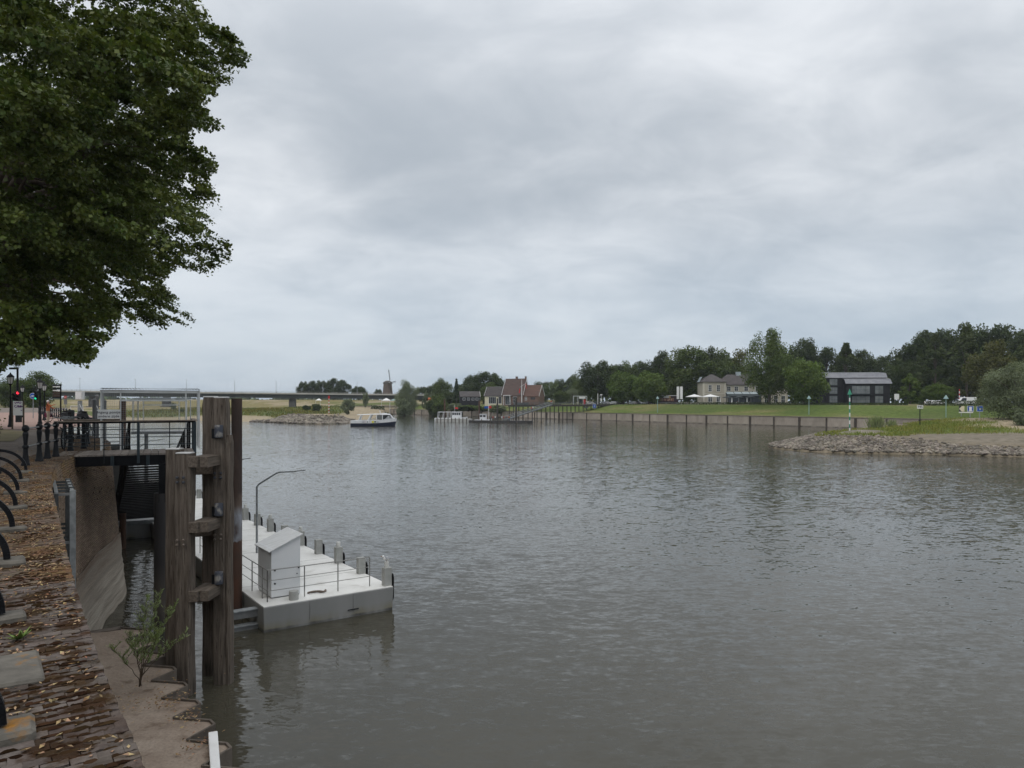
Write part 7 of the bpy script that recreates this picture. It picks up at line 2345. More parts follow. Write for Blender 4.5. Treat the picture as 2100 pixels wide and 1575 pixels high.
MB().box((*BK(1233, 27), zat(809.5, BK(1230, 27)[1])), (1.0, .4, .45)).build('camera_box', M['white_paint'], t)
MB().box((*BK(1233, 27), zat(820, BK(1230, 27)[1])), (.7, .5, 1.0)).build('cabinet', M['white_paint'], t)
# two white display boards
t = thing('display_board', 'pair of tall white boards standing before the food trailer', 'board', (*BK(1394, 31), 6.2))
for px in (1390.4, 1397.4):
    MB().box((*BK(px, 31), zat(805.5, BK(px, 31)[1])), (1.05, .15, 5.2)).build('panel', M['white_paint'], t)
for px in (1390.4, 1397.4):
    MB().bar((BK(px, 31)[0], BK(px, 31)[1] + .15, 5.8), (BK(px, 31)[0], BK(px, 31)[1] + .15, zat(805, BK(px, 31)[1])), .12).build('leg', M['black_steel'], t)

# ================================================================ vehicles
def wheel(f, root, x, y, r, w_=.2, hubm='dull_steel', name='wheel'):
    c = f(x, y, r)
    a, b = c - f.y * w_ / 2, c + f.y * w_ / 2
    wh = MB().tube([a, b], r, 16).build(name, M['black_rubber'], root, smooth='auto')
    MB().tube([a - f.y * .01, b + f.y * .01], r * .6, 12).build('rim', M[hubm], wh)
def car_proto(name, label, loc, rz, paint, L_=4.3, h=1.5, van=False):
    f = Fr(loc, rz)
    t = thing(name, label, 'car' if not van else 'van', loc, rz)
    w_ = .86
    prof = [(-L_ / 2, .35), (-L_ / 2, .85), (-L_ / 2 + .15, 1.0), (-L_ * .40, h * .97), (L_ * .08, h), (L_ * .25, .98), (L_ * .46, .82), (L_ / 2, .62), (L_ / 2, .35)] if not van else [(-L_ / 2, .35), (-L_ / 2, h - .15), (-L_ / 2 + .15, h), (L_ * .2, h), (L_ * .34, 1.15), (L_ * .48, 1.0), (L_ / 2, .75), (L_ / 2, .35)]
    mb = MB()
    n = len(prof)
    rings = []
    for y, k in ((-w_, 1), (-w_ * .99, 1), (w_ * .99, 1), (w_, 1)):
        pass
    for y in (-w_, w_):
        ins = [(x, (y * (.84 if z > 1.05 else 1.0)), z) for x, z in prof]
        rings.append([f(*q) for q in ins])
    vs = rings[0] + rings[1]
    mb.add(vs, [tuple(range(n - 1, -1, -1)), tuple(range(n, 2 * n))] + [(i, (i + 1) % n, n + (i + 1) % n, n + i) for i in range(n)])
    mb.build('body', M[paint], t, bevel=.05)
    for s in (-1, 1):
        y = s * w_ * .93
        if not van: q = [(-L_ * .36, 1.0), (L_ * .2, 1.0), (L_ * .06, h - .1), (-L_ * .34, h - .12)]
        else: q = [(0, 1.15), (L_ * .3, 1.15), (L_ * .2, h - .25), (0, h - .25)]
        MB().add([f(x, y + s * .07 - (s * .11 if z > 1.1 else 0), z) for x, z in q] + [f(x, y - s * .05, z) for x, z in q], [(0, 1, 2, 3), (7, 6, 5, 4), (0, 4, 5, 1), (1, 5, 6, 2), (2, 6, 7, 3), (3, 7, 4, 0)]).build('side_window', M['dark_glass'], t)
        for x in (-L_ * .32, L_ * .32): wheel(f, t, x, s * (w_ - .09), .31)
    for s in (-1, 1):
        MB().box(f(L_ / 2 - .02, s * .6, .68), (.08, .3, .14), 0, rz).build('headlight', M['mid_glass'], t)
        MB().box(f(-L_ / 2 + .02, s * .65, .8), (.06, .2, .2), 0, rz).build('tail_light', M['red_paint'], t)
    return t
M['silver'] = mat('silver_paint', (.34, .35, .36), (.38, .39, .40), 1, .35, metal=.4)
M['dark_paint'] = mat('dark_paint', (.02, .022, .026), (.03, .032, .036), 1, .35)
cars = []
specs = [('white_paint', 1212, 'white car parked first after the jetty shelter'), ('dark_paint', 1222, 'dark car parked behind the plain white post'), ('silver', 1242, 'silver car parked left of the maples'), ('white_paint', 1257, 'white car parked in the shade of the first maple'), ('dark_paint', 1270, 'dark car parked behind the first maple trunk'),
         ('white_paint', 1296, 'white car parked in plain view between the maples'), ('silver', 1311, 'silver car parked behind the maples'), ('white_paint', 1324, 'white car parked behind the second maple trunk'), ('dark_paint', 1340, 'dark car parked close to the food trailer')]
for paint, px, lb in specs:
    x, Y_ = BK(px, random.uniform(37, 41))
    rz = R(random.choice((-55, 125)) + random.uniform(-8, 8))
    c_ = car_proto('parked_car', lb, (x, Y_, ground(x, Y_)), rz, paint)
    c_['group'] = 'cars parked on the far bank'
x, y = BK(1980, 32); c_ = car_proto('camper_van', 'white camper van parked behind the dark hedge', (x, y, ground(x, y)), R(170), 'white_paint', 5.4, 2.4, True)
x, y = BK(2003, 35); c_ = car_proto('parked_car', 'dark car parked behind the white camper van', (x, y, ground(x, y)), R(175), 'dark_paint', 4.6, 1.6)
for px, lb in ((1911, 'white car half hidden by the hedge under the round tree'), (1925, 'white car behind the hedge, beside the lantern post')):
    x, y = BK(px, 34); c_ = car_proto('parked_car', lb, (x, y, ground(x, y)), R(10), 'white_paint')
# food trailer
TY = BK(1350, 38)[1]
f = Fr((xat(1349, TY), TY, ground(xat(1352, TY), TY)), R(-2))
tr = thing('food_trailer', 'dark brown food trailer with four snack pictures on its side', 'trailer', f(0, 0, 0))
M['trailer'] = mat('trailer_brown', (.03, .018, .022), (.045, .026, .03), 1, .5)
blk(MB(), f, .3, 9.0, 0, 2.4, .9, 3.7).build('body', M['trailer'], tr, bevel=.05)
mb = MB(); blk(mb, f, -.1, 9.1, -.15, 2.5, 3.7, 3.95); mb.build('roof', M['white_paint'], tr)
M['snack'] = mat('snack_print', (.36, .24, .16), (.14, .05, .03), 2.2, .6, band=(.42, .6))
for k in range(4): MB().box(f(1.6 + 1.55 * k, -.02, 2.0), (1.3, .03, 1.2), 0, f.rz).build('snack_picture', M['snack'], tr)
MB().box(f(3.7, -.02, 3.2), (2.4, .03, .75), 0, f.rz).build('name_panel', M['offwhite_metal'], tr)
MB().box(f(5.2, -.02, 3.2), (.8, .03, .75), 0, f.rz).build('emblem', mat('trailer_emblem', (.5, .42, .12), (.4, .25, .1), 5, .6), tr)
for x_ in (6.0, 7.0): wheel(f, tr, x_, .1, .42)
blk(MB(), f, .3, 9, .1, 2.3, .55, .9).build('chassis', M['dull_steel'], tr)
blk(MB(), f, -1.6, .3, .9, 1.3, .6, .75).build('drawbar', M['black_steel'], tr)
# ================================================================ things on the promenade
def GQ(px, py): return G(px, py, QZ)
def lantern(px, base_py, top_py, lb):
    q = GQ(px, base_py); H = HC - (top_py - 824) / FX * q.y - QZ
    t = thing('street_lantern', lb, 'street lamp', q, 0, 'old style lanterns on the promenade')
    MB().lathe([(.16, 0), (.16, .12), (.12, .2), (.10, .75), (.07, .8), (.055, 1.3), (.045, H - .75)], q, 10).build('post', M['black_iron'], t, smooth='auto')
    mb = MB().lathe([(.05, H - .78), (.12, H - .72), (.13, H - .70)], q, 6)
    for k in range(6):
        a = R(60 * k)
        mb.bar(q + Vector((.13 * math.cos(a), .13 * math.sin(a), H - .70)), q + Vector((.215 * math.cos(a), .215 * math.sin(a), H - .27)), .02)
    mb.lathe([(.26, H - .27), (.24, H - .22), (.10, H - .08), (.05, H - .05), (.05, H), (0, H + .05)], q, 6)
    mb.build('lantern_frame', M['black_iron'], t)
    MB().lathe([(.12, H - .69), (.205, H - .28)], q, 6).build('lantern_glass', M['lamp_glass'], t)
    return t
M['lamp_glass'] = mat('lamp_glass', (.75, .76, .75), None, rough=.25, transl=.55)
lantern(82, 870, 777, 'old style lantern carrying a small green pedestrian light')
lantern(91, 862, 785, 'old style lantern next to the person in orange')
lantern(21.5, 876, 765, 'old style lantern beside the linden trunk')
lantern(46, 856, 790, 'old style lantern farther along behind the graffiti board')
M['red_light'] = glow('red_signal', (1.0, .03, .06), 1.3)
M['green_light'] = glow('green_signal', (.02, .85, .45), 0.8)
def signal(root, c, on, s=1.0):
    MB().box(c, (.30 * s, .22 * s, .88 * s)).build('signal_head', M['black_steel'], root, bevel=.02)
    for k, m in enumerate(('black_rubber', 'black_rubber', 'black_rubber')):
        z = c[2] + (.27 - .27 * k) * s
        lit = (on == 'red' and k == 0) or (on == 'green' and k == 2)
        MB().tube([(c[0], c[1] - .10 * s, z), (c[0], c[1] - .125 * s, z)], .105 * s, 14).build('lens', M['red_light'] if lit and on == 'red' else M['green_light'] if lit else M[m], root)
        MB().add([(c[0] + .12 * s * math.cos(a), c[1] - y_ * s, z + .12 * s * math.sin(a)) for y_ in (.11, .24) for a in np.linspace(0, math.pi, 7)], [(i, i + 1, i + 8, i + 7) for i in range(6)]).build('hood', M['black_steel'], root)
q = GQ(36, 866)
tl = thing('traffic_light', 'black traffic light mast showing red and green signals', 'traffic light', q)
top = HC - (753 - 824) / FX * q.y
MB().tube([q, q + Vector((0, 0, 1.2)), Vector((q.x, q.y, top))], [.12, .085, .075], 12).build('mast', M['black_iron'], tl, smooth='auto')
MB().bar((q.x + .05, q.y, top - .1), (q.x - .65, q.y, top - .1), .14, .16).build('bracket', M['black_iron'], tl)
MB().box(q + Vector((.06, .05, .7)), (.34, .3, 1.4)).build('control_box', M['black_steel'], tl)
signal(tl, (q.x - .06, q.y - .22, HC - (815 - 824) / FX * q.y - .1), 'green', 1.05)
signal(tl, (q.x + .24, q.y - .22, HC - (813 - 824) / FX * q.y), 'red', 1.05)
q = GQ(80, 870.3)
t2 = thing('traffic_light', 'small green pedestrian light strapped to the lantern post', 'traffic light', (q.x, q.y, QZ + 1.9))
signal(t2, (q.x - .14, q.y - .1, HC - (811.5 - 824) / FX * q.y), 'green', .72)
# graffiti board
q = GQ(37, 880)
u = Vector((.98, .2, 0))
gb = thing('notice_board', 'white notice board with purple graffiti between two dark posts', 'notice board', q)
for s in (-.30, .30): MB().bar(q + u * s, q + u * s + Vector((0, 0, 1.72)), .07, .07, up=(0, 1, 0)).build('post', mat('board_post', (.07, .055, .04), (.1, .08, .06), 8, .8), gb)
MB().bar(q - u * .27 + Vector((0, 0, 1.26)), q + u * .27 + Vector((0, 0, 1.26)), .04, .86).build('panel', M['white_paint'], gb)
M['graffiti'] = mat('graffiti_purple', (.11, .02, .17), (.16, .03, .22), 8, .5)
fm = facing(q + Vector((u.y, -u.x, 0)) * .025 + Vector((-.0, 0, 1.32)), u)
def stroke(pts, w_=.017):
    mb = MB(); P3 = [fm @ Vector((x, y, 0)) for x, y in pts]
    mb.tube(P3, w_, 5); return mb
g = MB()
for pts in ([(-.08, .14), (-.16, .12), (-.18, .04), (-.12, -.02), (-.07, .0)], [(-.05, -.02), (-.03, .1), (.0, .12), (.02, .0), (.04, .12)], [(.06, .12), (.06, -.03), (.09, .06), (.12, -.02), (.13, .12)], [(.16, .1), (.17, .0), (.22, .02), (.21, .09), (.16, .1)], [(.2, .04), (.26, .05)],
            [(-.2, .3), (-.12, .22), (-.08, .32), (-.02, .24), (.05, .34), (.08, .24), (.15, .33), (.2, .26)], [(-.16, .26), (.0, .3), (.16, .22)], [(.16, -.16), (.2, -.22), (.23, -.16)]):
    s_ = stroke(pts); g.add(s_.v, s_.f)
g.build('graffiti', M['graffiti'], gb)
# round cycle path sign
q = GQ(68, 858)
cs = thing('cycle_sign', 'round blue cycle path sign on a thin grey pole', 'sign', q)
zc = HC - (812 - 824) / FX * q.y
MB().tube([q, (q.x, q.y, zc)], .035, 8).build('pole', M['galv'], cs)
MB().tube([(q.x, q.y - .05, zc), (q.x, q.y - .075, zc)], .30, 24).build('disc', M['white_paint'], cs)
MB().tube([(q.x, q.y - .07, zc), (q.x, q.y - .085, zc)], .275, 24).build('blue_face', M['blue_sign'], cs)
mb = MB()
for s in (-.11, .11):
    ring = [(q.x + s + .07 * math.cos(a), q.y - .095, zc - .05 + .07 * math.sin(a)) for a in np.linspace(0, 6.283, 13)]
    mb.tube(ring, .011, 5)
for a, b in (((-.11, -.05), (-.03, .06)), ((-.03, .06), (.08, .06)), ((.11, -.05), (.07, .1)), ((-.03, .06), (0, -.05)), ((0, -.05), (.08, .06)), ((-.11, -.05), (0, -.05))):
    mb.bar((q.x + a[0], q.y - .095, zc + a[1]), (q.x + b[0], q.y - .095, zc + b[1]), .018)
mb.build('bicycle_symbol', M['white_paint'], cs)
# wayfinding slats
q = GQ(124.5, 866)
wf = thing('wayfinding_sign', 'dark wayfinding sign of stacked slats on a black pole', 'sign', q)
zt = HC - (788 - 824) / FX * q.y
MB().tube([q, (q.x, q.y, zt)], .055, 10).build('pole', M['black_iron'], wf)
M['sign_brown'] = mat('sign_brown', (.05, .032, .025), (.07, .045, .035), 4, .6)
for k, (z0, m) in enumerate(((.08, 'black_steel'), (.20, 'white_paint'), (.36, 'black_steel'), (.50, 'white_paint'), (.66, 'sign_brown'), (.82, 'sign_brown'), (.96, 'sign_brown'), (1.07, 'black_steel'))):
    MB().box((q.x - .30, q.y - .07, zt - z0), (.58, .03, .07 if m == 'white_paint' else .12)).build('slat', M[m], wf)
# red capped sign, frame, cabinet
q = GQ(135, 862)
ne = thing('traffic_sign', 'red oval sign above a small grey plate on a thin pole', 'sign', q)
zc = HC - (814.5 - 824) / FX * q.y
MB().tube([q, (q.x, q.y, zc)], .03, 8).build('pole', M['galv'], ne)
MB().lathe([(.18, -.02), (.18, .02)], (0, 0, 0), 20)
mb = MB(); mb.tube([(q.x, q.y - .05, zc), (q.x, q.y - .08, zc)], .13, 18); mb.build('disc', M['red_paint'], ne)
MB().box((q.x, q.y - .06, zc), (.19, .06, .045)).build('white_bar', M['white_paint'], ne)
MB().box((q.x, q.y - .05, zc - .42), (.28, .03, .46)).build('plate', M['dull_steel'], ne)
q = GQ(146, 860)
wfm = thing('tubular_frame', 'white tubular frame beside the grey cabinet post', 'frame', q)
mb = MB()
for z in (.62, 1.25): mb.tube([q + Vector((-.05, 0, z)), q + Vector((1.1, 0, z))], .03, 8)
for s in (-.05, 1.1): mb.tube([q + Vector((s, 0, 0)), q + Vector((s, 0, 1.25))], .03, 8)
mb.build('tubes', M['offwhite_metal'], wfm)
MB().box(q + Vector((0, 0, .02)), (.2, .2, .04)).build('foot_plate', M['dull_steel'], wfm)
q = GQ(164, 862)
cp = thing('control_cabinet', 'pale grey control cabinet on a thick grey column', 'cabinet', q)
MB().tube([q, q + Vector((0, 0, .75))], .20, 16).build('column', M['dull_steel'], cp, smooth='auto')
MB().tube([q + Vector((0, 0, .75)), q + Vector((0, 0, 1.75))], .185, 16).build('column', M['galv'], cp, smooth='auto')
MB().box(q + Vector((.03, -.05, 2.2)), (.60, .45, .72)).build('box', M['offwhite_metal'], cp, bevel=.015)
MB().box(q + Vector((.03, -.285, 2.2)), (.50, .02, .60)).build('door', M['white_paint'], cp)
# plank table-like timber on the far rail: planter bin by the person
q = GQ(124, 868)
bn = thing('litter_bin', 'slim dark litter bin at the foot of the wayfinding sign', 'bin', (q.x + .1, q.y + 1.2, QZ))
MB().lathe([(.2, 0), (.22, .05), (.24, .9), (.2, 1.0), (0, 1.02)], (q.x + .1, q.y + 1.2, QZ), 14).build('body', M['black_steel'], bn, smooth='auto')
MB().box((q.x + .1, q.y + .97, QZ + .75), (.25, .03, .14)).build('slot', M['black_rubber'], bn)

# ---- bicycles and scooters
def ring(c, u, r, n=20): return [Vector(c) + u * (r * math.cos(a)) + Vector((0, 0, r * math.sin(a))) for a in np.linspace(0, 2 * math.pi, n + 1)]
def bicycle(label, loc, rz, fm_='black_iron', bag=None, group=None):
    f = Fr(loc, rz)
    t = thing('bicycle', label, 'bicycle', loc, rz, group)
    for x in (-.53, .53):
        wh = MB().tube(ring(f(x, 0, .35), f.x, .34), .022, 6, caps=False).build('wheel', M['black_rubber'], t)
        mb = MB()
        for k in range(8):
            a = math.pi * k / 8
            d = f.x * math.cos(a) + Vector((0, 0, math.sin(a)))
            mb.bar(f(x, 0, .35) - d * .33, f(x, 0, .35) + d * .33, .005)
        mb.tube([f(x, -.04, .35), f(x, .04, .35)], .03, 8)
        mb.build('spokes', M['galv'], wh)
    mb = MB()
    bb, sd, hd = f(-.08, 0, .30), f(-.25, 0, .85), f(.36, 0, .88)
    for a, b in ((bb, sd), (bb, f(.40, 0, .72)), (sd, hd), (bb, f(-.53, 0, .35)), (f(-.22, 0, .75), f(-.53, 0, .35)), (hd, f(.53, 0, .35)), (f(-.55, .08, .72), f(-.2, .08, .72)), (f(-.55, -.08, .72), f(-.2, -.08, .72))):
        mb.tube([a, b], .02, 6)
    mb.build('frame', M[fm_], t)
    MB().tube([hd, f(.33, 0, 1.02), f(.33, .05, 1.05), f(.22, .28, 1.06)], .014, 6).tube([f(.33, 0, 1.04), f(.33, -.05, 1.05), f(.22, -.28, 1.06)], .014, 6).build('handlebar', M['galv'], t)
    MB().ball(f(-.27, 0, .92), .1, 10, 6, 0, (1.3, .8, .4)).build('saddle', M['black_rubber'], t, smooth=True)
    MB().tube([f(-.08, -.12, .16), f(-.08, -.05, .30), f(-.08, .05, .30), f(-.08, .12, .44)], .014, 6).build('crank', M['galv'], t)
    if bag:
        for s in (-.17, .17): MB().box(f(-.5, s, .58), (.38, .14, .36), 0, rz).build('pannier', M[bag], t, bevel=.03)
    return t
M['maroon'] = mat('maroon_bag', (.10, .015, .04), (.13, .02, .05), 6, .8)
q = GQ(113, 866); bicycle('bicycle with maroon panniers held by the person in orange', (q.x, q.y, QZ), R(12), 'dull_steel', 'maroon')
for k, (x, y, a, lb) in enumerate(((-16.3, 26.6, 118, 'dark bicycle leaning on the iron posts, nearest to the walkway'), (-16.9, 27.9, 122, 'dark bicycle leaning on the iron posts behind the walkway, middle one'), (-17.7, 29.4, 125, 'dark bicycle farthest along the iron posts'), (-15.75, 25.9, 110, 'dark bicycle squeezed beside the walkway railing'))):
    bicycle(lb, (x, y, QZ), R(a), 'black_iron', None, 'bicycles leaning on the quay posts')
def scooter(label, loc, rz, cover):
    f = Fr(loc, rz)
    t = thing('motor_scooter', label, 'scooter', loc, rz)
    for x in (-.6, .62): wheel(f, t, x, 0, .25, .12)
    mb = MB()
    pr = [(-.95, .45), (-.85, .78), (-.2, .82), (-.05, .42), (.3, .36), (.42, .75), (.52, 1.02), (.62, 1.0), (.66, .5), (.45, .25), (-.6, .25)]
    mb.ext([f(x, -.17, z) for x, z in pr], f.y * .34)
    mb.build('body', M[cover], t, bevel=.05)
    MB().ball(f(-.5, 0, .84), .3, 12, 6, 0, (1.35, .55, .28)).build('seat', M['black_rubber'], t, smooth=True)
    MB().tube([f(.5, -.32, 1.06), f(.56, 0, 1.02), f(.5, .32, 1.06)], .02, 6).build('handlebar', M['black_iron'], t)
    MB().hull8([f(.60, -.2, 1.02), f(.62, -.2, 1.02), f(.62, .2, 1.02), f(.60, .2, 1.02), f(.42, -.16, 1.46), f(.44, -.16, 1.46), f(.44, .16, 1.46), f(.42, .16, 1.46)]).build('windscreen', M['lamp_glass'], t)
    MB().ball(f(.68, 0, .92), .08, 10, 6).build('headlight', M['lamp_glass'], t)
    return t
q = GQ(151, 864); scooter('dark motor scooter with windscreen left of the grey cabinet column', (q.x, q.y, QZ), R(25), 'dark_paint')
q = GQ(184, 866); scooter('dark motor scooter parked between cabinet column and grey piles', (q.x, q.y, QZ), R(35), 'dark_paint')

# ================================================================ people
def person(label, loc, rz, top, legs, hair, pose='stand', scale=1.0, skin=(.45, .28, .2), group=None):
    """one continuous skinned figure; facing +x of its own frame"""
    J = {'pel': (0, 0, .95), 'waist': (0, 0, 1.08), 'chest': (.01, 0, 1.32), 'neck': (.0, 0, 1.50), 'head': (.02, 0, 1.60), 'crown': (.015, 0, 1.76),
         'hl': (0, .10, .90), 'kl': (.03, .11, .50), 'al': (-.01, .12, .09), 'tl': (.16, .13, .04), 'hr': (0, -.10, .90), 'kr': (.03, -.11, .50), 'ar': (-.01, -.12, .09), 'tr': (.16, -.13, .04),
         'sl': (0, .19, 1.42), 'el': (-.02, .24, 1.14), 'wl': (.05, .25, .90), 'fl': (.08, .25, .80), 'sr': (0, -.19, 1.42), 'er': (-.02, -.24, 1.14), 'wr': (.05, -.25, .90), 'fr': (.08, -.25, .80)}
    if pose == 'point':
        J.update({'er': (.26, -.16, 1.34), 'wr': (.52, -.12, 1.42), 'fr': (.64, -.11, 1.47), 'el': (.14, .24, 1.18), 'wl': (.36, .2, 1.12), 'fl': (.45, .19, 1.12)})
    if pose == 'walk':
        J.update({'kl': (.2, .11, .52), 'al': (.22, .12, .1), 'tl': (.38, .13, .08), 'kr': (-.06, -.11, .5), 'ar': (-.3, -.12, .14), 'tr': (-.16, -.13, .04), 'wl': (-.12, .26, .9), 'fl': (-.14, .26, .8), 'wr': (.16, -.26, .92), 'fr': (.22, -.26, .84)})
    if pose == 'sit':
        J.update({k: (v[0], v[1], v[2] - .45) for k, v in J.items() if k not in ('kl', 'al', 'tl', 'kr', 'ar', 'tr')})
        J.update({'kl': (.42, .12, .48), 'al': (.42, .12, .09), 'tl': (.58, .13, .04), 'kr': (.42, -.12, .48), 'ar': (.42, -.12, .09), 'tr': (.58, -.13, .04), 'wl': (.25, .2, .62), 'fl': (.33, .18, .6), 'wr': (.25, -.2, .62), 'fr': (.33, -.18, .6)})
    names = list(J)
    rad = dict(pel=.145, waist=.13, chest=.155, neck=.06, head=.098, crown=.075, hl=.095, kl=.066, al=.045, tl=.04, hr=.095, kr=.066, ar=.045, tr=.04, sl=.07, el=.048, wl=.034, fl=.036, sr=.07, er=.048, wr=.034, fr=.036)
    ed = [('pel', 'waist'), ('waist', 'chest'), ('chest', 'neck'), ('neck', 'head'), ('head', 'crown'), ('pel', 'hl'), ('hl', 'kl'), ('kl', 'al'), ('al', 'tl'), ('pel', 'hr'), ('hr', 'kr'), ('kr', 'ar'), ('ar', 'tr'), ('chest', 'sl'), ('sl', 'el'), ('el', 'wl'), ('wl', 'fl'), ('chest', 'sr'), ('sr', 'er'), ('er', 'wr'), ('wr', 'fr')]
    me = bpy.data.meshes.new('body')
    me.from_pydata([J[k] for k in names], [(names.index(a), names.index(b)) for a, b in ed], [])
    tmp = bpy.data.objects.new('tmp', me)
    COL.objects.link(tmp)
    md = tmp.modifiers.new('skin', 'SKIN')
    for k, v in zip(names, me.skin_vertices[0].data):
        v.radius = (rad[k], rad[k] * (1.0 if k not in ('chest', 'pel', 'waist') else 1.0))
        v.use_root = k == 'pel'
    sb = tmp.modifiers.new('sub', 'SUBSURF'); sb.levels = 1; sb.render_levels = 1
    dg = bpy.context.evaluated_depsgraph_get()
    bm_ = bpy.data.meshes.new_from_object(tmp.evaluated_get(dg))
    bpy.data.objects.remove(tmp)
    bm_.name = 'body'
    dz = -.45 if pose == 'sit' else 0
    mats = [mat('skin', skin, None, rough=.6), top, legs, M['black_rubber']]
    for m_ in mats: bm_.materials.append(m_)
    wr_ = [Vector(J['fl']), Vector(J['fr'])]
    for p in bm_.polygons:
        c = p.center
        if c.z > 1.49 + dz or min((c - w_).length for w_ in wr_) < .10: i = 0
        elif c.z > .93 + dz or (abs(c.y) > .17 and c.z > .6 + dz): i = 1
        elif c.z > .09: i = 2
        else: i = 3
        p.material_index = i
        p.use_smooth = True
    t = thing('person', label, 'person', loc, rz, group)
    t.scale = (scale,) * 3
    b = bpy.data.objects.new('body', bm_); COL.objects.link(b); b.parent = t
    h = MB().ball((-.012, 0, 1.685 + dz), .112, 12, 8, 0, (1.0, .92, .95))
    h.v = [v for v in h.v]
    ho = bpy.data.objects.new('hair', bpy.data.meshes.new('hair'))
    ho.data.from_pydata(h.v, [], [q for q in h.f if sum(h.v[i][2] for i in q) / len(q) > 1.66 + dz + (0.04 if sum(h.v[i][0] for i in q) / len(q) > .03 else -.06)])
    ho.data.materials.append(hair)
    COL.objects.link(ho); ho.parent = t
    n_ = MB().ball((.118, 0, 1.645 + dz), .018, 6, 4, 0, (1, .8, 1.3)).ball((.095, .035, 1.675 + dz), .011, 6, 4, 1).ball((.095, -.035, 1.675 + dz), .011, 6, 4, 1).ball((.10, 0, 1.60 + dz), .02, 6, 4, 2, (.5, 1.2, .35))
    nm = bpy.data.meshes.new('face')
    nm.from_pydata(n_.v, [], n_.f)
    for m_ in (mats[0], M['lettering'], M['lip']): nm.materials.append(m_)
    nm.polygons.foreach_set('material_index', n_.m)
    fo = bpy.data.objects.new('face', nm); COL.objects.link(fo); fo.parent = t
    return t
M['lip'] = mat('lips', (.35, .12, .1), None)
cloth = lambda n, c: mat('cloth_' + n, c, tuple(x * .8 for x in c), 6, .9)
CO, CB, CK, CW, CR, CG, CN = cloth('orange', (.42, .13, .05)), cloth('beige', (.36, .31, .24)), cloth('black', (.02, .02, .025)), cloth('white', (.6, .6, .58)), cloth('red', (.42, .05, .05)), cloth('grey', (.15, .15, .16)), cloth('navy', (.03, .045, .1))
HW, HB, HG = mat('hair_white', (.55, .53, .5), None), mat('hair_brown', (.06, .04, .025), None), mat('hair_grey', (.25, .24, .23), None)
q = GQ(98.5, 866.5)
person('person in orange jacket and beige trousers pointing across the quay', (q.x, q.y, QZ), R(8), CO, CB, HW, 'point', 1.0)
# on the jetty and the floats
def pj(d, s, lb, *a, **k):
    c = J0 + ju * d + jv * s
    return person(lb, (c.x, c.y, 6.36), R(a[0]), *a[1:], **k)
pj(22.2, -.9, 'person in red top standing at the head of the ramp', -100, CR, CG, HB)
pj(41.5, .5, 'person in dark clothes waiting under the white jetty shelter', -60, CN, CK, HB)
pj(47.5, -.4, 'person in navy top walking just past the jetty shelter', 20, CN, CG, HG, 'walk')
pr_ = RA.lerp(RB, .42); person('person in white top walking down the ramp', (pr_.x, pr_.y, pr_.z + .13), R(-130), CW, CN, HB, 'walk')
pr_ = RA.lerp(RB, .47); person('person in red top just below the one in white on the ramp', (pr_.x + .3, pr_.y, pr_.z + .13), R(-130), CR, CK, HG, 'walk')
for k, (px, tp, lg, hr, rz, ps, lb) in enumerate(((1006, CG, CN, HB, 30, 'stand', 'person in grey standing beside the flagpole'), (1011, CR, CK, HB, -40, 'stand', 'person in red standing close to the flagpole'), (1016, CW, CN, HG, 80, 'stand', 'person in white on the float before the slim pile'),
        (1023, CK, CK, HB, 10, 'stand', 'person in black right beside the slim dark pile'), (1029, CW, CB, HB, -70, 'stand', 'person in white and beige in the float crowd'), (1033, CR, CG, HB, 150, 'walk', 'person in red walking along the float'), (1038, CN, CG, HG, -20, 'stand', 'person in navy near the foot of the ramp'), (1044, CO, CN, HB, 60, 'stand', 'person in orange top at the foot of the ramp'))):
    Y_ = 262.6 + (k * 7 % 3) * .5
    person(lb, (xat(px, Y_), Y_ - (xat(px, Y_) - xat(1006, 263)) * .24 + 1.0, .75), R(rz), tp, lg, hr, ps, group='people on the dark float')
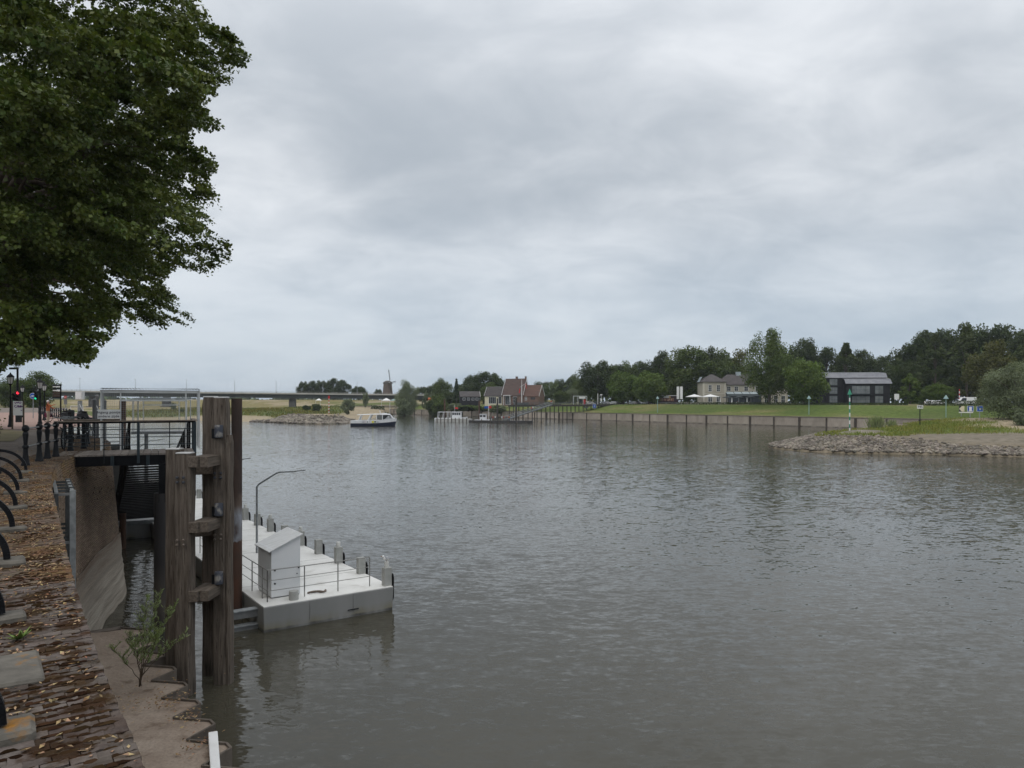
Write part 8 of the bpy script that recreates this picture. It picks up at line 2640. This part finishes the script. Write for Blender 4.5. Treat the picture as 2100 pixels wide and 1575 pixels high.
for k, (px, lb, tp) in enumerate(((1487, 'person in white seated on the villa terrace', CW), (1512, 'person in red seated on the villa terrace', CR), (1537, 'person in navy seated beneath the tallest tree', CN))):
    x, yc = BK(px, 32.0)
    c_ = thing('chair', ('white', 'plain', 'garden')[k] + ' terrace chair under the seated person in ' + ('white', 'red', 'navy')[k], 'chair', (x, yc, ground(x, yc)))
    zg = ground(x, yc)
    MB().box((x, yc, zg + .42), (.45, .45, .04)).build('seat', M['white_paint'], c_)
    MB().box((x - .22, yc, zg + .68), (.04, .45, .5)).build('backrest', M['white_paint'], c_)
    for sx2 in (-.2, .2):
        for sy in (-.2, .2): MB().bar((x + sx2, yc + sy, zg), (x + sx2, yc + sy, zg + .42), .03).build('leg', M['white_paint'], c_)
    person(lb, (x, yc, zg), 0, tp, CK, HB, 'sit')
# small driftwood on the beach seen through the mesh
dw = MB()
for k, (px, py) in enumerate(((281, 851.5), (293, 850.5), (301, 850))):
    p = Vector((xat(px, 345), 345, ground(xat(px, 345), 345) + .3))
    dw = MB().ball(p, 1.0, 10, 6, 0, (1.4 if k < 2 else .9, .7, .42))
    tag(dw.build('animal_cow' if False else 'beach_boulder', mat('brown_boulder', (.10, .06, .04), (.14, .09, .06), 1, .9), smooth=True), ('long low brown boulder on the pale beach', 'brown boulder in the middle of the beach group', 'small upright brown boulder on the beach')[k], 'boulder')

# ================================================================ air
hz_m = bpy.data.materials.new('haze')
hz_m.use_nodes = True
hn = hz_m.node_tree
hn.nodes.clear()
ho_ = hn.nodes.new('ShaderNodeOutputMaterial')
hv = hn.nodes.new('ShaderNodeVolumePrincipled')
hv.inputs['Color'].default_value = (0.80, 0.87, 0.95, 1)
hv.inputs['Density'].default_value = 0.00011
hn.links.new(hv.outputs[0], ho_.inputs['Volume'])
hb = MB().hull8([(-4100, -90, -2), (4100, -90, -2), (4100, 4600, -2), (-4100, 4600, -2), (-4100, -90, 60), (4100, -90, 60), (4100, 4600, 60), (-4100, 4600, 60)])
HAZE = True
if HAZE:
    tag(hb.build('haze', hz_m), 'thin pale haze hanging over the river land', 'haze', kind='stuff')
